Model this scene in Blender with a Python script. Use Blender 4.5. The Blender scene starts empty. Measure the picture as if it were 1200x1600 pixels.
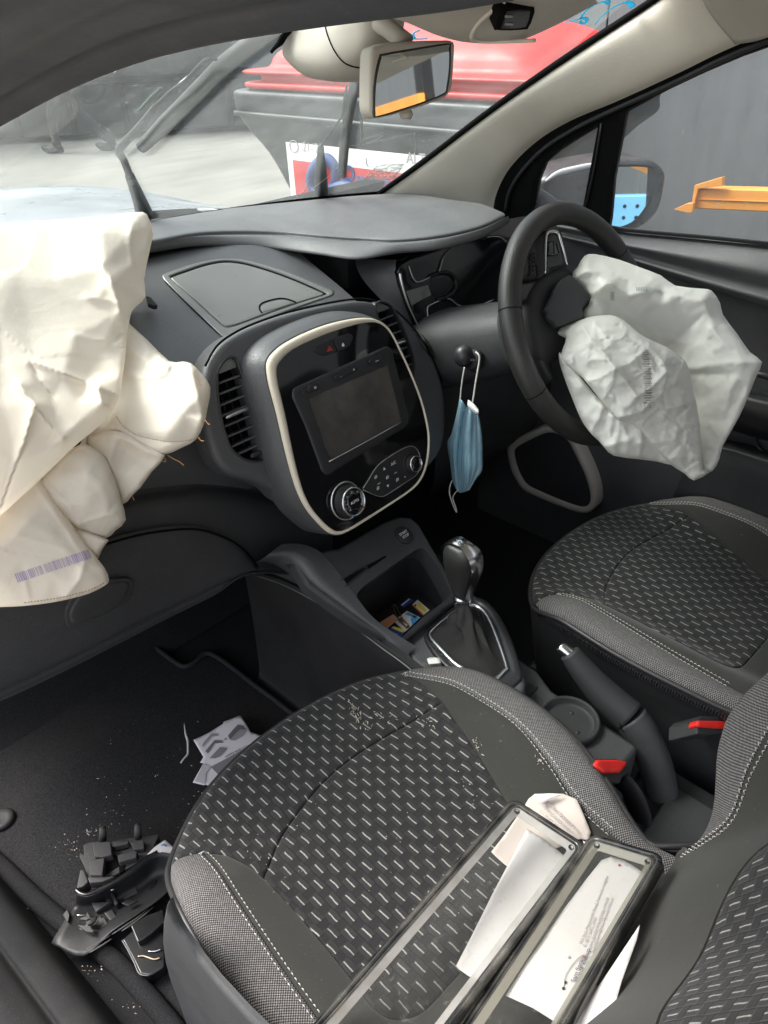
import bpy, bmesh, math, random
import numpy as np
from mathutils import Vector, Matrix, noise
from mathutils.geometry import delaunay_2d_cdt
random.seed(7)
S = bpy.context.scene
COL = S.collection

# ---------------------------------------------------------------- camera, light, exposure
CAMP = np.array([-0.7106, -0.7505, 1.1296])
YAW, PITCH, ROLL, FPX = math.radians(45.3118), math.radians(-34.0101), math.radians(-2.1344), 1160.07
def cam_axes():
    f = np.array([math.sin(YAW)*math.cos(PITCH), math.cos(YAW)*math.cos(PITCH), math.sin(PITCH)])
    r = np.array([math.cos(YAW), -math.sin(YAW), 0.0]); u = np.cross(r, f)
    c, s = math.cos(ROLL), math.sin(ROLL)
    return np.array([c*r+s*u, -s*r+c*u, f])
CM = cam_axes()
cd = bpy.data.cameras.new('camera'); cam = bpy.data.objects.new('camera', cd); COL.objects.link(cam); S.camera = cam
mw = Matrix.Identity(4)
for i in range(3):
    mw[i][0], mw[i][1], mw[i][2], mw[i][3] = CM[0][i], CM[1][i], -CM[2][i], CAMP[i]
cam.matrix_world = mw
cd.sensor_fit = 'VERTICAL'; cd.sensor_height = 24.0; cd.lens = 24.0*FPX/1600.0
cd.clip_start = 0.02; cd.clip_end = 300.0

SUN_EL, SUN_AZ = math.radians(52), math.radians(-28)     # azimuth measured from +y towards +x
W = bpy.data.worlds.new('World'); S.world = W; W.use_nodes = True
nt = W.node_tree; bg = nt.nodes['Background']
sky = nt.nodes.new('ShaderNodeTexSky'); sky.sky_type = 'NISHITA'; sky.sun_disc = False
sky.sun_elevation = SUN_EL; sky.sun_rotation = SUN_AZ; sky.air_density = 1.0; sky.dust_density = 4.0; sky.ozone_density = 1.0
hs = nt.nodes.new('ShaderNodeHueSaturation'); hs.inputs['Saturation'].default_value = 0.32
nt.links.new(sky.outputs[0], hs.inputs['Color']); nt.links.new(hs.outputs[0], bg.inputs['Color'])
bg.inputs['Strength'].default_value = 0.15
sl = bpy.data.lights.new('sun', 'SUN'); sun = bpy.data.objects.new('sun', sl); COL.objects.link(sun)
sl.energy = 1.3; sl.angle = math.radians(25); sl.color = (1.0, 0.955, 0.89)
sd = Vector((math.sin(SUN_AZ)*math.cos(SUN_EL), math.cos(SUN_AZ)*math.cos(SUN_EL), math.sin(SUN_EL)))
sun.rotation_euler = sd.to_track_quat('Z', 'Y').to_euler(); sun.location = sd*20
S.view_settings.view_transform = 'Standard'; S.view_settings.look = 'None'
S.view_settings.exposure = 1.75; S.view_settings.gamma = 1.0; S.view_settings.use_curve_mapping = False
S.render.engine = 'CYCLES'
S.cycles.max_bounces = 10; S.cycles.transparent_max_bounces = 16; S.cycles.diffuse_bounces = 5
try: S.cycles.use_denoising = True
except Exception: pass

# ---------------------------------------------------------------- measuring helpers (a picture point -> a place on a real surface)
def ray(px, py):
    return np.array([(px-600)/FPX, -(py-800)/FPX, 1.0]) @ CM
def onX(px, py, v): d = ray(px, py); return CAMP + d*((v-CAMP[0])/d[0])
def onY(px, py, v): d = ray(px, py); return CAMP + d*((v-CAMP[1])/d[1])
def onZ(px, py, v): d = ray(px, py); return CAMP + d*((v-CAMP[2])/d[2])
def onD(px, py, w): return CAMP + ray(px, py)*w
def onF(px, py, F, lo=0.2, hi=12.0):
    d = ray(px, py); a = F(CAMP+lo*d)
    for _ in range(60):
        m = (lo+hi)/2
        if (F(CAMP+m*d) > 0) == (a > 0): lo = m
        else: hi = m
    return CAMP + lo*d
def proj(P):
    q = CM @ (np.array(P)-CAMP); return 600+FPX*q[0]/q[2], 800-FPX*q[1]/q[2], q[2]
class Fr:                                    # a plane with its own axes: a right, b up, n towards the viewer
    def __init__(s, o, a, b):
        s.o = np.array(o, float); s.a = np.array(a, float)/np.linalg.norm(a)
        b = np.array(b, float); b = b - s.a*(b @ s.a); s.b = b/np.linalg.norm(b); s.n = np.cross(s.a, s.b)
    def p(s, u, v, h=0.0): return s.o + s.a*u + s.b*v + s.n*h
    def uv(s, px, py, h=0.0):
        d = ray(px, py); o = s.o + s.n*h; k = ((o-CAMP) @ s.n)/(d @ s.n); X = CAMP + k*d - o
        return (X @ s.a, X @ s.b)
    def uvs(s, pts, h=0.0): return [s.uv(x, y, h) for x, y in pts]
def frame3(p0, p1, p2): return Fr(p0, np.array(p1)-p0, np.array(p2)-p0)   # origin, along a, towards b

# ---------------------------------------------------------------- object helpers
def tag(o, label=None, cat=None, group=None, kind=None):
    if label: o['label'] = label
    if cat: o['category'] = cat
    if group: o['group'] = group
    if kind: o['kind'] = kind
    return o
def thing(name, label, cat, loc=(0, 0, 0), group=None):
    o = bpy.data.objects.new(name, None); COL.objects.link(o); o.location = loc; o.empty_display_size = .05
    return tag(o, label, cat, group)
def link(name, me, m=None, parent=None, smooth=True):
    o = bpy.data.objects.new(name, me); COL.objects.link(o)
    if m is not None:
        for x in (m if isinstance(m, (list, tuple)) else [m]): me.materials.append(x)
    if smooth and len(me.polygons): me.polygons.foreach_set('use_smooth', [True]*len(me.polygons))
    if parent is not None:
        o.parent = parent
        if parent.type == 'EMPTY': o.matrix_parent_inverse = Matrix.Translation(-parent.location)
    return o
def mesh(name, verts, faces, m, parent=None, uv=None, smooth=True):
    me = bpy.data.meshes.new(name); me.from_pydata([tuple(map(float, v)) for v in verts], [], [tuple(map(int, f)) for f in faces])
    if uv is not None:
        l = me.uv_layers.new(name='UVMap'); idx = np.empty(len(me.loops), np.int32); me.loops.foreach_get('vertex_index', idx)
        l.data.foreach_set('uv', np.asarray(uv, np.float32)[idx].ravel())
    me.update(); return link(name, me, m, parent, smooth)
def bevel(o, w, seg=3, ang=35):
    b = o.modifiers.new('b', 'BEVEL'); b.width = w; b.segments = seg; b.limit_method = 'ANGLE'; b.angle_limit = math.radians(ang); b.harden_normals = False
    w2 = o.modifiers.new('w', 'WEIGHTED_NORMAL'); w2.keep_sharp = True
    return o
def solid(o, t, off=-1): s = o.modifiers.new('s', 'SOLIDIFY'); s.thickness = t; s.offset = off; return o
def subsurf(o, n): s = o.modifiers.new('u', 'SUBSURF'); s.levels = n; s.render_levels = n; return o

def cr(pts, n, closed=False):                # Catmull-Rom through the points, n samples per span
    P = np.array(pts, float); N = len(P); out = []
    for i in range(N if closed else N-1):
        if closed: a, b, c, d = P[i-1], P[i], P[(i+1) % N], P[(i+2) % N]
        else:
            b, c = P[i], P[i+1]; a = P[i-1] if i else 2*b-c; d = P[i+2] if i+2 < N else 2*c-b
        for k in range(n):
            t = k/n
            out.append(.5*((2*b)+(c-a)*t+(2*a-5*b+4*c-d)*t*t+(3*b-a-3*c+d)*t**3))
    if not closed: out.append(P[-1])
    return np.array(out)
def resample(pts, step, closed=False):
    P = np.array(pts, float)
    if closed: P = np.vstack([P, P[:1]])
    L = np.r_[0, np.cumsum(np.linalg.norm(np.diff(P, axis=0), axis=1))]
    n = max(2, int(round(L[-1]/step)));  t = np.linspace(0, L[-1], n+1)
    R = np.stack([np.interp(t, L, P[:, k]) for k in range(P.shape[1])], 1)
    return R[:-1] if closed else R
def grid(name, rows, m, parent=None, nu=6, nv=6, thick=0.0, lin=(False, False), disp=None, uvscale=None):
    R = [np.array(r, float) for r in rows]
    f = lambda P, n, l: (np.array([P[i]+(P[i+1]-P[i])*k/n for i in range(len(P)-1) for k in range(n)]+[P[-1]]) if l else cr(P, n))
    R = np.array([f(r, nu, lin[0]) for r in R])
    G = np.array([f(R[:, j], nv, lin[1]) for j in range(R.shape[1])]).transpose(1, 0, 2)
    a, b = G.shape[:2]
    if disp is not None: G = disp(G)
    V = G.reshape(-1, 3)
    Fc = [(i*b+j, i*b+j+1, (i+1)*b+j+1, (i+1)*b+j) for i in range(a-1) for j in range(b-1)]
    du = np.r_[0, np.cumsum(np.linalg.norm(np.diff(G[a//2], axis=0), axis=1))]; dv = np.r_[0, np.cumsum(np.linalg.norm(np.diff(G[:, b//2], axis=0), axis=1))]
    uv = [(du[j], dv[i]) for i in range(a) for j in range(b)]
    o = mesh(name, V, Fc, m, parent, uv)
    if thick: solid(o, thick, 0)
    return o
def edist(P, poly):                          # distance of points P from the closed polygon's edges
    P = np.asarray(P, float); A = np.asarray(poly, float); B = np.roll(A, -1, 0); best = np.full(len(P), 1e9)
    for a, b in zip(A, B):
        ab = b-a; t = np.clip(((P-a) @ ab)/max(ab @ ab, 1e-12), 0, 1); q = a+t[:, None]*ab
        best = np.minimum(best, np.linalg.norm(P-q, axis=1))
    return best
def ed1(x, y, A, B):                         # the same for one point, edges as arrays
    ab = B-A; p = np.array([x, y]); t = np.clip(((p-A)*ab).sum(1)/np.maximum((ab*ab).sum(1), 1e-12), 0, 1); q = A+ab*t[:, None]-p
    return math.sqrt((q*q).sum(1).min())
def inside(P, poly):
    P = np.asarray(P, float); A = np.asarray(poly, float); B = np.roll(A, -1, 0); c = np.zeros(len(P), bool)
    for a, b in zip(A, B):
        if a[1] == b[1]: continue
        x = (b[0]-a[0])*(P[:, 1]-a[1])/(b[1]-a[1])+a[0]
        c ^= ((a[1] > P[:, 1]) != (b[1] > P[:, 1])) & (P[:, 0] < x)
    return c
def tri(poly, step, extra=None, HS=()):
    poly = np.asarray(poly, float); lo, hi = poly.min(0), poly.max(0)
    xs = np.arange(lo[0], hi[0]+step, step); ys = np.arange(lo[1], hi[1]+step*.866, step*.866)
    L = np.array([(x+(step/2 if j % 2 else 0), y) for j, y in enumerate(ys) for x in xs])
    L = L[inside(L, poly)]
    if len(L): L = L[edist(L, poly) > .55*step]
    n = len(poly); pts = [Vector(p) for p in poly]+[Vector(p) for p in L]
    if extra is not None: pts += [Vector(p) for p in extra]
    E = []
    for hp in HS:
        A = np.array([tuple(p) for p in pts]); k = ~(inside(A, hp) | (edist(A, hp) < .4*step)); k[:n] = True
        pts = [p for p, q in zip(pts, k) if q]; b = len(pts); pts += [Vector(p) for p in hp]; E += [(b+i, b+(i+1) % len(hp)) for i in range(len(hp))]
    v, e, f, ov, oe, of = delaunay_2d_cdt(pts, E, [list(range(n))], 1, 1e-7)
    v = np.array([(p.x, p.y) for p in v]); f = [tuple(t) for t in f]
    for hp in HS:
        c = np.array([v[list(t)].mean(0) for t in f]); f = [t for t, q in zip(f, inside(c, hp)) if not q]
    return v, f, n
def fill(name, poly, fn, m, parent=None, step=.01, roll=0.0, skirt=None, smooth_poly=0, puff=0.0, puffw=.02, uvs=1.0, holes=(), hdepth=.01):
    """A panel over a 2-D outline: fn(u, v, h) gives its place h above the surface; roll rounds the rim, skirt gives it depth, puff upholsters it."""
    P = cr(poly, smooth_poly, True) if smooth_poly else np.array(poly, float)
    P = resample_keep(P, step)
    ar = .5*np.sum(P[:, 0]*np.roll(P[:, 1], -1)-np.roll(P[:, 0], -1)*P[:, 1])
    if ar < 0: P = P[::-1]
    ext = None
    if roll: 
        ext = []
        for k in (.12, .35, .7, 1.0): ext += list(inset(P, roll*k))
        ext = np.array(ext); ext = ext[inside(ext, P)]; d0 = edist(ext, P); ext = ext[d0 > roll*.08]
    HS = []
    for hp in holes:
        hp = resample_keep(np.array(hp, float), step); a_ = .5*np.sum(hp[:, 0]*np.roll(hp[:, 1], -1)-np.roll(hp[:, 0], -1)*hp[:, 1])
        HS.append(hp if a_ > 0 else hp[::-1])
    V, F, _ = tri(P, step, ext, HS)
    d = edist(V, P); h = np.zeros(len(V))
    if roll: q = np.clip(1-d/roll, 0, 1); h -= roll*(1-np.sqrt(np.clip(1-q*q, 0, 1)))
    if puff: h += puff*(1-np.exp(-d/puffw))
    X = [fn(u, v, hh) for (u, v), hh in zip(V, h)]
    UV = list(V*uvs)
    if skirt:
        base = len(X); n = len(P); hb = -roll
        for (u, v) in P: X.append(fn(u, v, hb)); UV.append((u*uvs, v*uvs))
        for (u, v) in P: X.append(fn(u, v, hb-skirt)); UV.append((u*uvs, v*uvs))
        for i in range(n): j = (i+1) % n; F.append((base+i, base+n+i, base+n+j, base+j))
    for hp in HS:
        base = len(X); n = len(hp)
        for hh in (0, -hdepth):
            for (u, v) in hp: X.append(fn(u, v, hh)); UV.append((u*uvs, v*uvs))
        for i in range(n): j = (i+1) % n; F.append((base+i, base+j, base+n+j, base+n+i))
    return mesh(name, X, F, m, parent, UV)
def resample_keep(P, step):
    out = []; N = len(P)
    for i in range(N):
        a, b = P[i], P[(i+1) % N]; n = max(1, int(math.ceil(np.linalg.norm(b-a)/step)))
        for k in range(n): out.append(a+(b-a)*k/n)
    return np.array(out)
def inset(P, d):
    T = np.roll(P, -1, 0)-np.roll(P, 1, 0); T /= np.maximum(np.linalg.norm(T, axis=1), 1e-9)[:, None]
    return P+np.stack([-T[:, 1], T[:, 0]], 1)*d
def panel(name, fr, uvpoly, m, parent=None, h=0.0, roll=.002, skirt=.006, step=.01, sp=0, **k):
    return fill(name, uvpoly, lambda u, v, hh: fr.p(u, v, h+hh), m, parent, step, roll, skirt, sp, **k)
def ppanel(name, fr, pts, m, parent=None, h=0.0, **k):       # the same, its outline measured in the photograph
    return panel(name, fr, fr.uvs(pts, h), m, parent, h, **k)
def tube(name, path, r, m, parent=None, n=8, sm=6, closed=False, cap=True, flat=None):
    P = cr(path, sm, closed) if sm else np.array(path, float)
    N = len(P); rr = np.interp(np.linspace(0, 1, N), np.linspace(0, 1, len(r)), r) if isinstance(r, (list, tuple)) else np.full(N, r)
    V, F = tube_vf(P, rr, n, closed, cap, flat); return mesh(name, V, F, m, parent)
def tube_vf(P, rr, n=8, closed=False, cap=True, flat=None, base=0):
    N = len(P); T = (np.roll(P, -1, 0)-np.roll(P, 1, 0)) if closed else np.gradient(P, axis=0)
    T = T/np.maximum(np.linalg.norm(T, axis=1), 1e-12)[:, None]
    up = np.array(flat[0], float) if flat is not None else (np.array([0, 0, 1.]) if abs(T[0][2]) < .9 else np.array([1., 0, 0]))
    V = []; F = []
    for i in range(N):
        s = np.cross(T[i], up); s /= max(np.linalg.norm(s), 1e-9); w = np.cross(s, T[i])
        if flat is None: up = w
        fl = flat[1] if flat is not None else 1.0
        for k in range(n):
            a = 2*math.pi*k/n; V.append(P[i]+rr[i]*(math.cos(a)*s+math.sin(a)*w*fl))
    for i in range(N if closed else N-1):
        j = (i+1) % N
        for k in range(n): l = (k+1) % n; F.append((base+i*n+k, base+i*n+l, base+j*n+l, base+j*n+k))
    if cap and not closed: F.append(tuple(base+k for k in range(n-1, -1, -1))); F.append(tuple(base+(N-1)*n+k for k in range(n)))
    return V, F
class MB:                                    # gathers several bits of ONE part
    def __init__(s): s.V = []; s.F = []
    def add(s, V, F): b = len(s.V); s.V += [tuple(v) for v in V]; s.F += [tuple(i+b for i in f) for f in F]; return s
    def tube(s, P, r, n=6, sm=0, flat=None, closed=False):
        P = cr(P, sm, closed) if sm else np.array(P, float)
        rr = np.interp(np.linspace(0, 1, len(P)), np.linspace(0, 1, len(r)), r) if isinstance(r, (list, tuple)) else np.full(len(P), r)
        return s.add(*tube_vf(P, rr, n, closed, True, flat))
    def box(s, fr, u0, u1, v0, v1, h0, h1):
        c = [fr.p(u, v, h) for h in (h0, h1) for u, v in ((u0, v0), (u1, v0), (u1, v1), (u0, v1))]
        return s.add(c, [(3, 2, 1, 0), (4, 5, 6, 7), (0, 1, 5, 4), (1, 2, 6, 5), (2, 3, 7, 6), (3, 0, 4, 7)])
    def prism(s, fr, poly, h0, h1):
        n = len(poly); A = .5*sum(poly[i][0]*poly[(i+1) % n][1]-poly[(i+1) % n][0]*poly[i][1] for i in range(n))
        if A < 0: poly = list(poly)[::-1]
        V = [fr.p(u, v, h0) for u, v in poly]+[fr.p(u, v, h1) for u, v in poly]
        return s.add(V, [tuple(range(n-1, -1, -1)), tuple(range(n, 2*n))]+[(i, (i+1) % n, n+(i+1) % n, n+i) for i in range(n)])
    def build(s, name, m, parent=None, smooth=False, bev=0): 
        o = mesh(name, s.V, s.F, m, parent, smooth=smooth or bool(bev))
        if bev: bevel(o, bev, 2)
        return o
def prism(name, fr, poly, h0, h1, m, parent=None, bev=.001): return MB().prism(fr, poly, h0, h1).build(name, m, parent, bev=bev)
def lathe(name, fr, u, v, prof, m, parent=None, n=40):      # prof: (radius, height) along the frame's normal
    V = []; F = []
    for r, h in prof:
        for k in range(n): a = 2*math.pi*k/n; V.append(fr.p(u+r*math.cos(a), v+r*math.sin(a), h))
    for i in range(len(prof)-1):
        for k in range(n): l = (k+1) % n; F.append((i*n+k, i*n+l, (i+1)*n+l, (i+1)*n+k))
    F.append(tuple((len(prof)-1)*n+k for k in range(n))); F.append(tuple(range(n-1, -1, -1)))
    return mesh(name, V, F, m, parent)
def ribbon(name, fr, outer, inner, m, parent=None, h=0.0, t=.004, crown=.002, n=1, closed=True):   # a flat ring between two outlines of equal count
    V = []; F = []; N = len(outer); prof = [(0, -t), (0, 0), (.25, crown*.8), (.5, crown), (.75, crown*.8), (1, 0), (1, -t)]
    for a, b in zip(outer, inner):
        for s_, hh in prof: V.append(fr.p(a[0]+(b[0]-a[0])*s_, a[1]+(b[1]-a[1])*s_, h+hh))
    K = len(prof)
    for i in range(N if closed else N-1):
        j = (i+1) % N
        for k in range(K-1): F.append((i*K+k, j*K+k, j*K+k+1, i*K+k+1))
    return mesh(name, V, F, m, parent)
def rrect(w, h, r, n=5, cx=0, cy=0):
    out = []
    for sx, sy, a0 in ((1, 1, 0), (-1, 1, 90), (-1, -1, 180), (1, -1, 270)):
        for k in range(n+1): a = math.radians(a0+90*k/n); out.append((cx+sx*(w/2-r)+r*math.cos(a), cy+sy*(h/2-r)+r*math.sin(a)))
    return out
def text(name, body, fr, u, v, size, m, parent=None, h=0.0, rot=0.0, align='CENTER', ext=.0002, mirror=False, sx=1.0):
    c = bpy.data.curves.new(name, 'FONT'); c.body = body; c.size = size; c.align_x = align; c.align_y = 'CENTER'; c.extrude = ext
    tmp = bpy.data.objects.new('tmp', c); COL.objects.link(tmp)
    dg = bpy.context.evaluated_depsgraph_get(); me = bpy.data.meshes.new_from_object(tmp.evaluated_get(dg)); bpy.data.objects.remove(tmp); me.name = name
    cs, sn = math.cos(rot), math.sin(rot)
    for vt in me.vertices:
        x, y = vt.co.x*sx, vt.co.y
        if mirror: x = -x
        vt.co = Vector(fr.p(u+x*cs-y*sn, v+x*sn+y*cs, h+vt.co.z+ext))
    me.update(); return link(name, me, m, parent, False)
def copy_tree(o, parent=None):
    c = o.copy(); COL.objects.link(c)
    if parent is not None:
        mi = o.matrix_parent_inverse.copy(); c.parent = parent; c.matrix_parent_inverse = mi
    for ch in list(o.children):
        if not ch.get('skip'): copy_tree(ch, c)
    return c

# ---------------------------------------------------------------- materials
class NB:
    def __init__(s, name):
        s.m = bpy.data.materials.new(name); s.m.use_nodes = True; s.t = s.m.node_tree; s.b = s.t.nodes['Principled BSDF']; s.out = s.t.nodes['Material Output']
    def n(s, t, **k):
        x = s.t.nodes.new(t)
        for a, b in k.items(): setattr(x, a, b)
        return x
    def l(s, a, b): s.t.links.new(a, b)
    def val(s, sock, x):
        if isinstance(x, (int, float)): sock.default_value = x
        elif isinstance(x, tuple): sock.default_value = x if len(x) == 4 or sock.type != 'RGBA' else (*x, 1)
        else: s.l(x, sock)
    def ma(s, op, a, b=0.0, c=None):
        x = s.n('ShaderNodeMath', operation=op); s.val(x.inputs[0], a); s.val(x.inputs[1], b)
        if c is not None: s.val(x.inputs[2], c)
        return x.outputs[0]
    def mix(s, f, a, b):
        x = s.n('ShaderNodeMix', data_type='RGBA'); s.val(x.inputs[0], f); s.val(x.inputs[6], a); s.val(x.inputs[7], b); return x.outputs[2]
    def obj(s): return s.n('ShaderNodeTexCoord').outputs['Object']
    def uv(s): return s.n('ShaderNodeUVMap', uv_map='UVMap').outputs[0]
    def noise(s, scale, detail=2.0, rough=.5, vec=None, w=0):
        x = s.n('ShaderNodeTexNoise'); x.inputs['Scale'].default_value = scale; x.inputs['Detail'].default_value = detail; x.inputs['Roughness'].default_value = rough
        s.l(vec if vec is not None else s.obj(), x.inputs['Vector']); return x.outputs['Fac']
    def ramp(s, f, *stops):
        x = s.n('ShaderNodeValToRGB'); e = x.color_ramp.elements
        while len(e) < len(stops): e.new(.5)
        for q, (p, c) in zip(e, stops): q.position = p; q.color = (c, c, c, 1) if isinstance(c, (int, float)) else (*c, 1)
        s.l(f, x.inputs[0]); return x.outputs[0]
    def map(s, f, a, b, c, d):
        x = s.n('ShaderNodeMapRange'); s.val(x.inputs[0], f)
        for i, q in enumerate((a, b, c, d)): x.inputs[i+1].default_value = q
        return x.outputs[0]
    def bump(s, hgt, strength=.3, dist=.001, normal=None):
        x = s.n('ShaderNodeBump'); x.inputs['Strength'].default_value = strength; x.inputs['Distance'].default_value = dist; s.l(hgt, x.inputs['Height'])
        if normal is not None: s.l(normal, x.inputs['Normal'])
        s.l(x.outputs[0], s.b.inputs['Normal']); return x.outputs[0]
    def set(s, **k):
        for a, v in k.items(): s.val(s.b.inputs[a.replace('_', ' ')], v)
        return s
def plastic(name, col, rough=.5, grain=0.0, gscale=1400, spec=.5, dust=0.0, dcol=(.35, .34, .32), coat=0.0):
    b = NB(name); c = (*col, 1)
    base = b.mix(b.map(b.noise(6, 4), .35, .7, 0, 1), c, tuple(min(1, x*1.18+.001) for x in col)+(1,))
    if dust:
        sp = b.map(b.noise(420, 2, .7), .60, .72, 0, dust); bl = b.map(b.noise(9, 5, .65), .42, .75, 0.0, dust*.45)
        base = b.mix(b.ma('MINIMUM', b.ma('ADD', sp, bl), 1.0), base, (*dcol, 1))
    b.set(Base_Color=base, Specular_IOR_Level=spec)
    b.set(Roughness=b.map(b.noise(11, 6, .65), .3, .7, rough*.82, min(1, rough*1.22)))
    if coat: b.set(Coat_Weight=coat, Coat_Roughness=.05)
    if grain:
        v = b.n('ShaderNodeTexVoronoi'); v.inputs['Scale'].default_value = gscale*.6; b.l(b.obj(), v.inputs['Vector'])
        b.bump(b.ma('ADD', v.outputs['Distance'], b.noise(gscale*.5, 2)), grain, .0006)
    return b.m
def flat(name, col, rough=.6, metal=0.0, spec=.5):
    b = NB(name); b.set(Base_Color=(*col, 1), Roughness=rough, Metallic=metal, Specular_IOR_Level=spec); return b.m

M = {}
M['dash'] = plastic('soft_dash_plastic', (.060, .061, .065), .42, .5, 1300, .6, .16, (.26, .255, .245))
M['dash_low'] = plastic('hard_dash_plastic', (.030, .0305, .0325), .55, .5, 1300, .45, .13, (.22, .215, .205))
M['satin'] = plastic('satin_black', (.020, .020, .022), .33, .08, 1800, .5, .03)
M['pad'] = plastic('dusty_sheen_pad', (.105, .106, .108), .50, .6, 1000, .55, .18, (.30, .30, .29))  # dust over a base colour lightened to paint the sky sheen
M['sill'] = plastic('matt_sill_plastic', (.017, .017, .0175), .85, .3, 900, .2, .06)
M['lid'] = plastic('satin_grey_lid', (.13, .13, .122), .30, .12, 2000, .7, .05)
M['dark'] = plastic('shadow_black_plastic', (.014, .014, .015), .6, .2, 1500, .4)
M['piano'] = plastic('piano_black', (.004, .004, .005), .06, 0, 1, .5, .012, (.3, .3, .3), .5)
M['gap'] = flat('seam_black', (.004, .004, .004), .9, 0, .1)
M['cream'] = plastic('cream_trim_paint', (.62, .56, .45), .38, 0, 1, .5, .03)
M['greyring'] = plastic('warm_grey_ring', (.30, .28, .25), .45, 0, 1, .5, .05)
M['chrome'] = flat('satin_chrome', (.62, .62, .63), .22, 1.0)
M['chrome_line'] = flat('chrome_line', (.72, .71, .69), .28, 1.0)
M['rubber'] = plastic('black_rubber', (.017, .017, .019), .62, .1, 900, .4, .04)
M['headliner'] = plastic('grey_headlining', (.60, .56, .485), .85, .35, 900, .3, .03, (.22, .2, .18))
M['visor'] = plastic('grey_roof_plastic', (.40, .37, .325), .6, .2, 1600, .4, .03, (.2, .19, .17))
M['white_print'] = flat('white_print', (.70, .70, .70), .6)
M['grey_print'] = flat('grey_print', (.30, .30, .31), .6)
M['red_print'] = flat('red_print', (.35, .02, .015), .5)
M['blue_print'] = flat('blue_print', (.05, .25, .6), .5)
M['red_plastic'] = plastic('red_buckle_plastic', (.62, .018, .012), .38, 0, 1, .5, .03)
def C(ox, oy, s): return lambda *pts: [(ox+x/s, oy+y/s) for x, y in pts]
# ---- fabrics
def woven_fabric():
    b = NB('basket_weave_fabric'); sp = b.n('ShaderNodeSeparateXYZ'); b.l(b.uv(), sp.inputs[0])
    u = b.ma('DIVIDE', sp.outputs[0], .0262); v = b.ma('DIVIDE', sp.outputs[1], .0258)
    wob = b.map(b.noise(60, 2, vec=b.uv()), .3, .7, -.05, .05)
    u = b.ma('ADD', u, b.ma('MULTIPLY', wob, .5))
    def cell(o):
        fu = b.ma('ABSOLUTE', b.ma('SUBTRACT', b.ma('FRACT', b.ma('ADD', u, o)), .5)); fv = b.ma('ABSOLUTE', b.ma('SUBTRACT', b.ma('FRACT', b.ma('ADD', v, o)), .5))
        return fu, fv
    dash = None; hgt = None; edge = None
    for o in (0.0, .5):
        fu, fv = cell(o)
        d = b.ma('MULTIPLY', b.map(fu, .022, .036, 1, 0), b.map(fv, .26, .29, 1, 0))
        t = b.ma('MULTIPLY', b.map(fu, .19, .265, 1, 0), b.map(fv, .27, .34, 1, 0))
        g = b.ma('MULTIPLY', b.map(b.ma('ABSOLUTE', b.ma('SUBTRACT', fu, .25)), .0, .03, 1, 0), b.map(fv, .3, .36, 1, 0))
        dash = d if dash is None else b.ma('MAXIMUM', dash, d); hgt = t if hgt is None else b.ma('MAXIMUM', hgt, t); edge = g if edge is None else b.ma('MAXIMUM', edge, g)
    thread = b.noise(1500, 2, vec=b.uv()); stain = b.map(b.noise(7, 6, .7), .52, .78, 0, .10)
    base = b.mix(hgt, (.0175, .0175, .0185, 1), (.028, .0275, .028, 1))
    base = b.mix(b.ma('MULTIPLY', edge, .75), base, (.004, .004, .0045, 1))
    base = b.mix(b.map(thread, .3, .7, 0, .5), base, (.010, .010, .011, 1))
    base = b.mix(stain, base, (.16, .145, .12, 1))
    lint = b.map(b.noise(900, 2, .6), .70, .76, 0, .5); base = b.mix(lint, base, (.18, .17, .16, 1))
    base = b.mix(b.ma('MULTIPLY', dash, b.map(b.noise(500, 2, vec=b.uv()), .25, .6, .55, 1)), base, (.29, .283, .265, 1))
    b.set(Base_Color=base, Roughness=.85, Specular_IOR_Level=.2); b.set(Sheen_Weight=.12)
    h = b.ma('SUBTRACT', b.ma('ADD', b.ma('MULTIPLY', hgt, .8), b.ma('ADD', b.ma('MULTIPLY', dash, .5), b.ma('MULTIPLY', thread, .25))), b.ma('MULTIPLY', edge, .7))
    b.bump(h, .5, .0013); return b.m
def dotted_fabric():
    b = NB('silver_dotted_mesh_fabric'); sp = b.n('ShaderNodeSeparateXYZ'); b.l(b.uv(), sp.inputs[0])
    p = .0032
    su = b.ma('SINE', b.ma('MULTIPLY', sp.outputs[0], 2*math.pi/p)); sv = b.ma('SINE', b.ma('MULTIPLY', sp.outputs[1], 2*math.pi/p))
    g = b.ma('MULTIPLY', su, sv); f = b.map(g, -.15, .35, 0, 1)
    base = b.mix(b.ma('MULTIPLY', f, b.map(b.noise(300, 2), .3, .7, .6, 1)), (.018, .017, .018, 1), (.25, .238, .235, 1))
    b.set(Base_Color=base, Roughness=.75, Specular_IOR_Level=.3); b.bump(f, .5, .0008); return b.m
def knit_fabric():
    b = NB('plain_grey_knit'); th = b.noise(1300, 3); st = b.map(b.noise(8, 6, .7), .55, .8, 0, .16)
    base = b.mix(th, (.022, .0222, .020, 1), (.047, .047, .042, 1)); base = b.mix(st, base, (.15, .14, .12, 1))
    sp = b.map(b.noise(260, 2, .65), .70, .75, 0, .5); base = b.mix(sp, base, (.22, .21, .19, 1))
    b.set(Base_Color=base, Roughness=.95, Specular_IOR_Level=.1); b.set(Sheen_Weight=.15); b.bump(th, .3, .0008); return b.m
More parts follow.
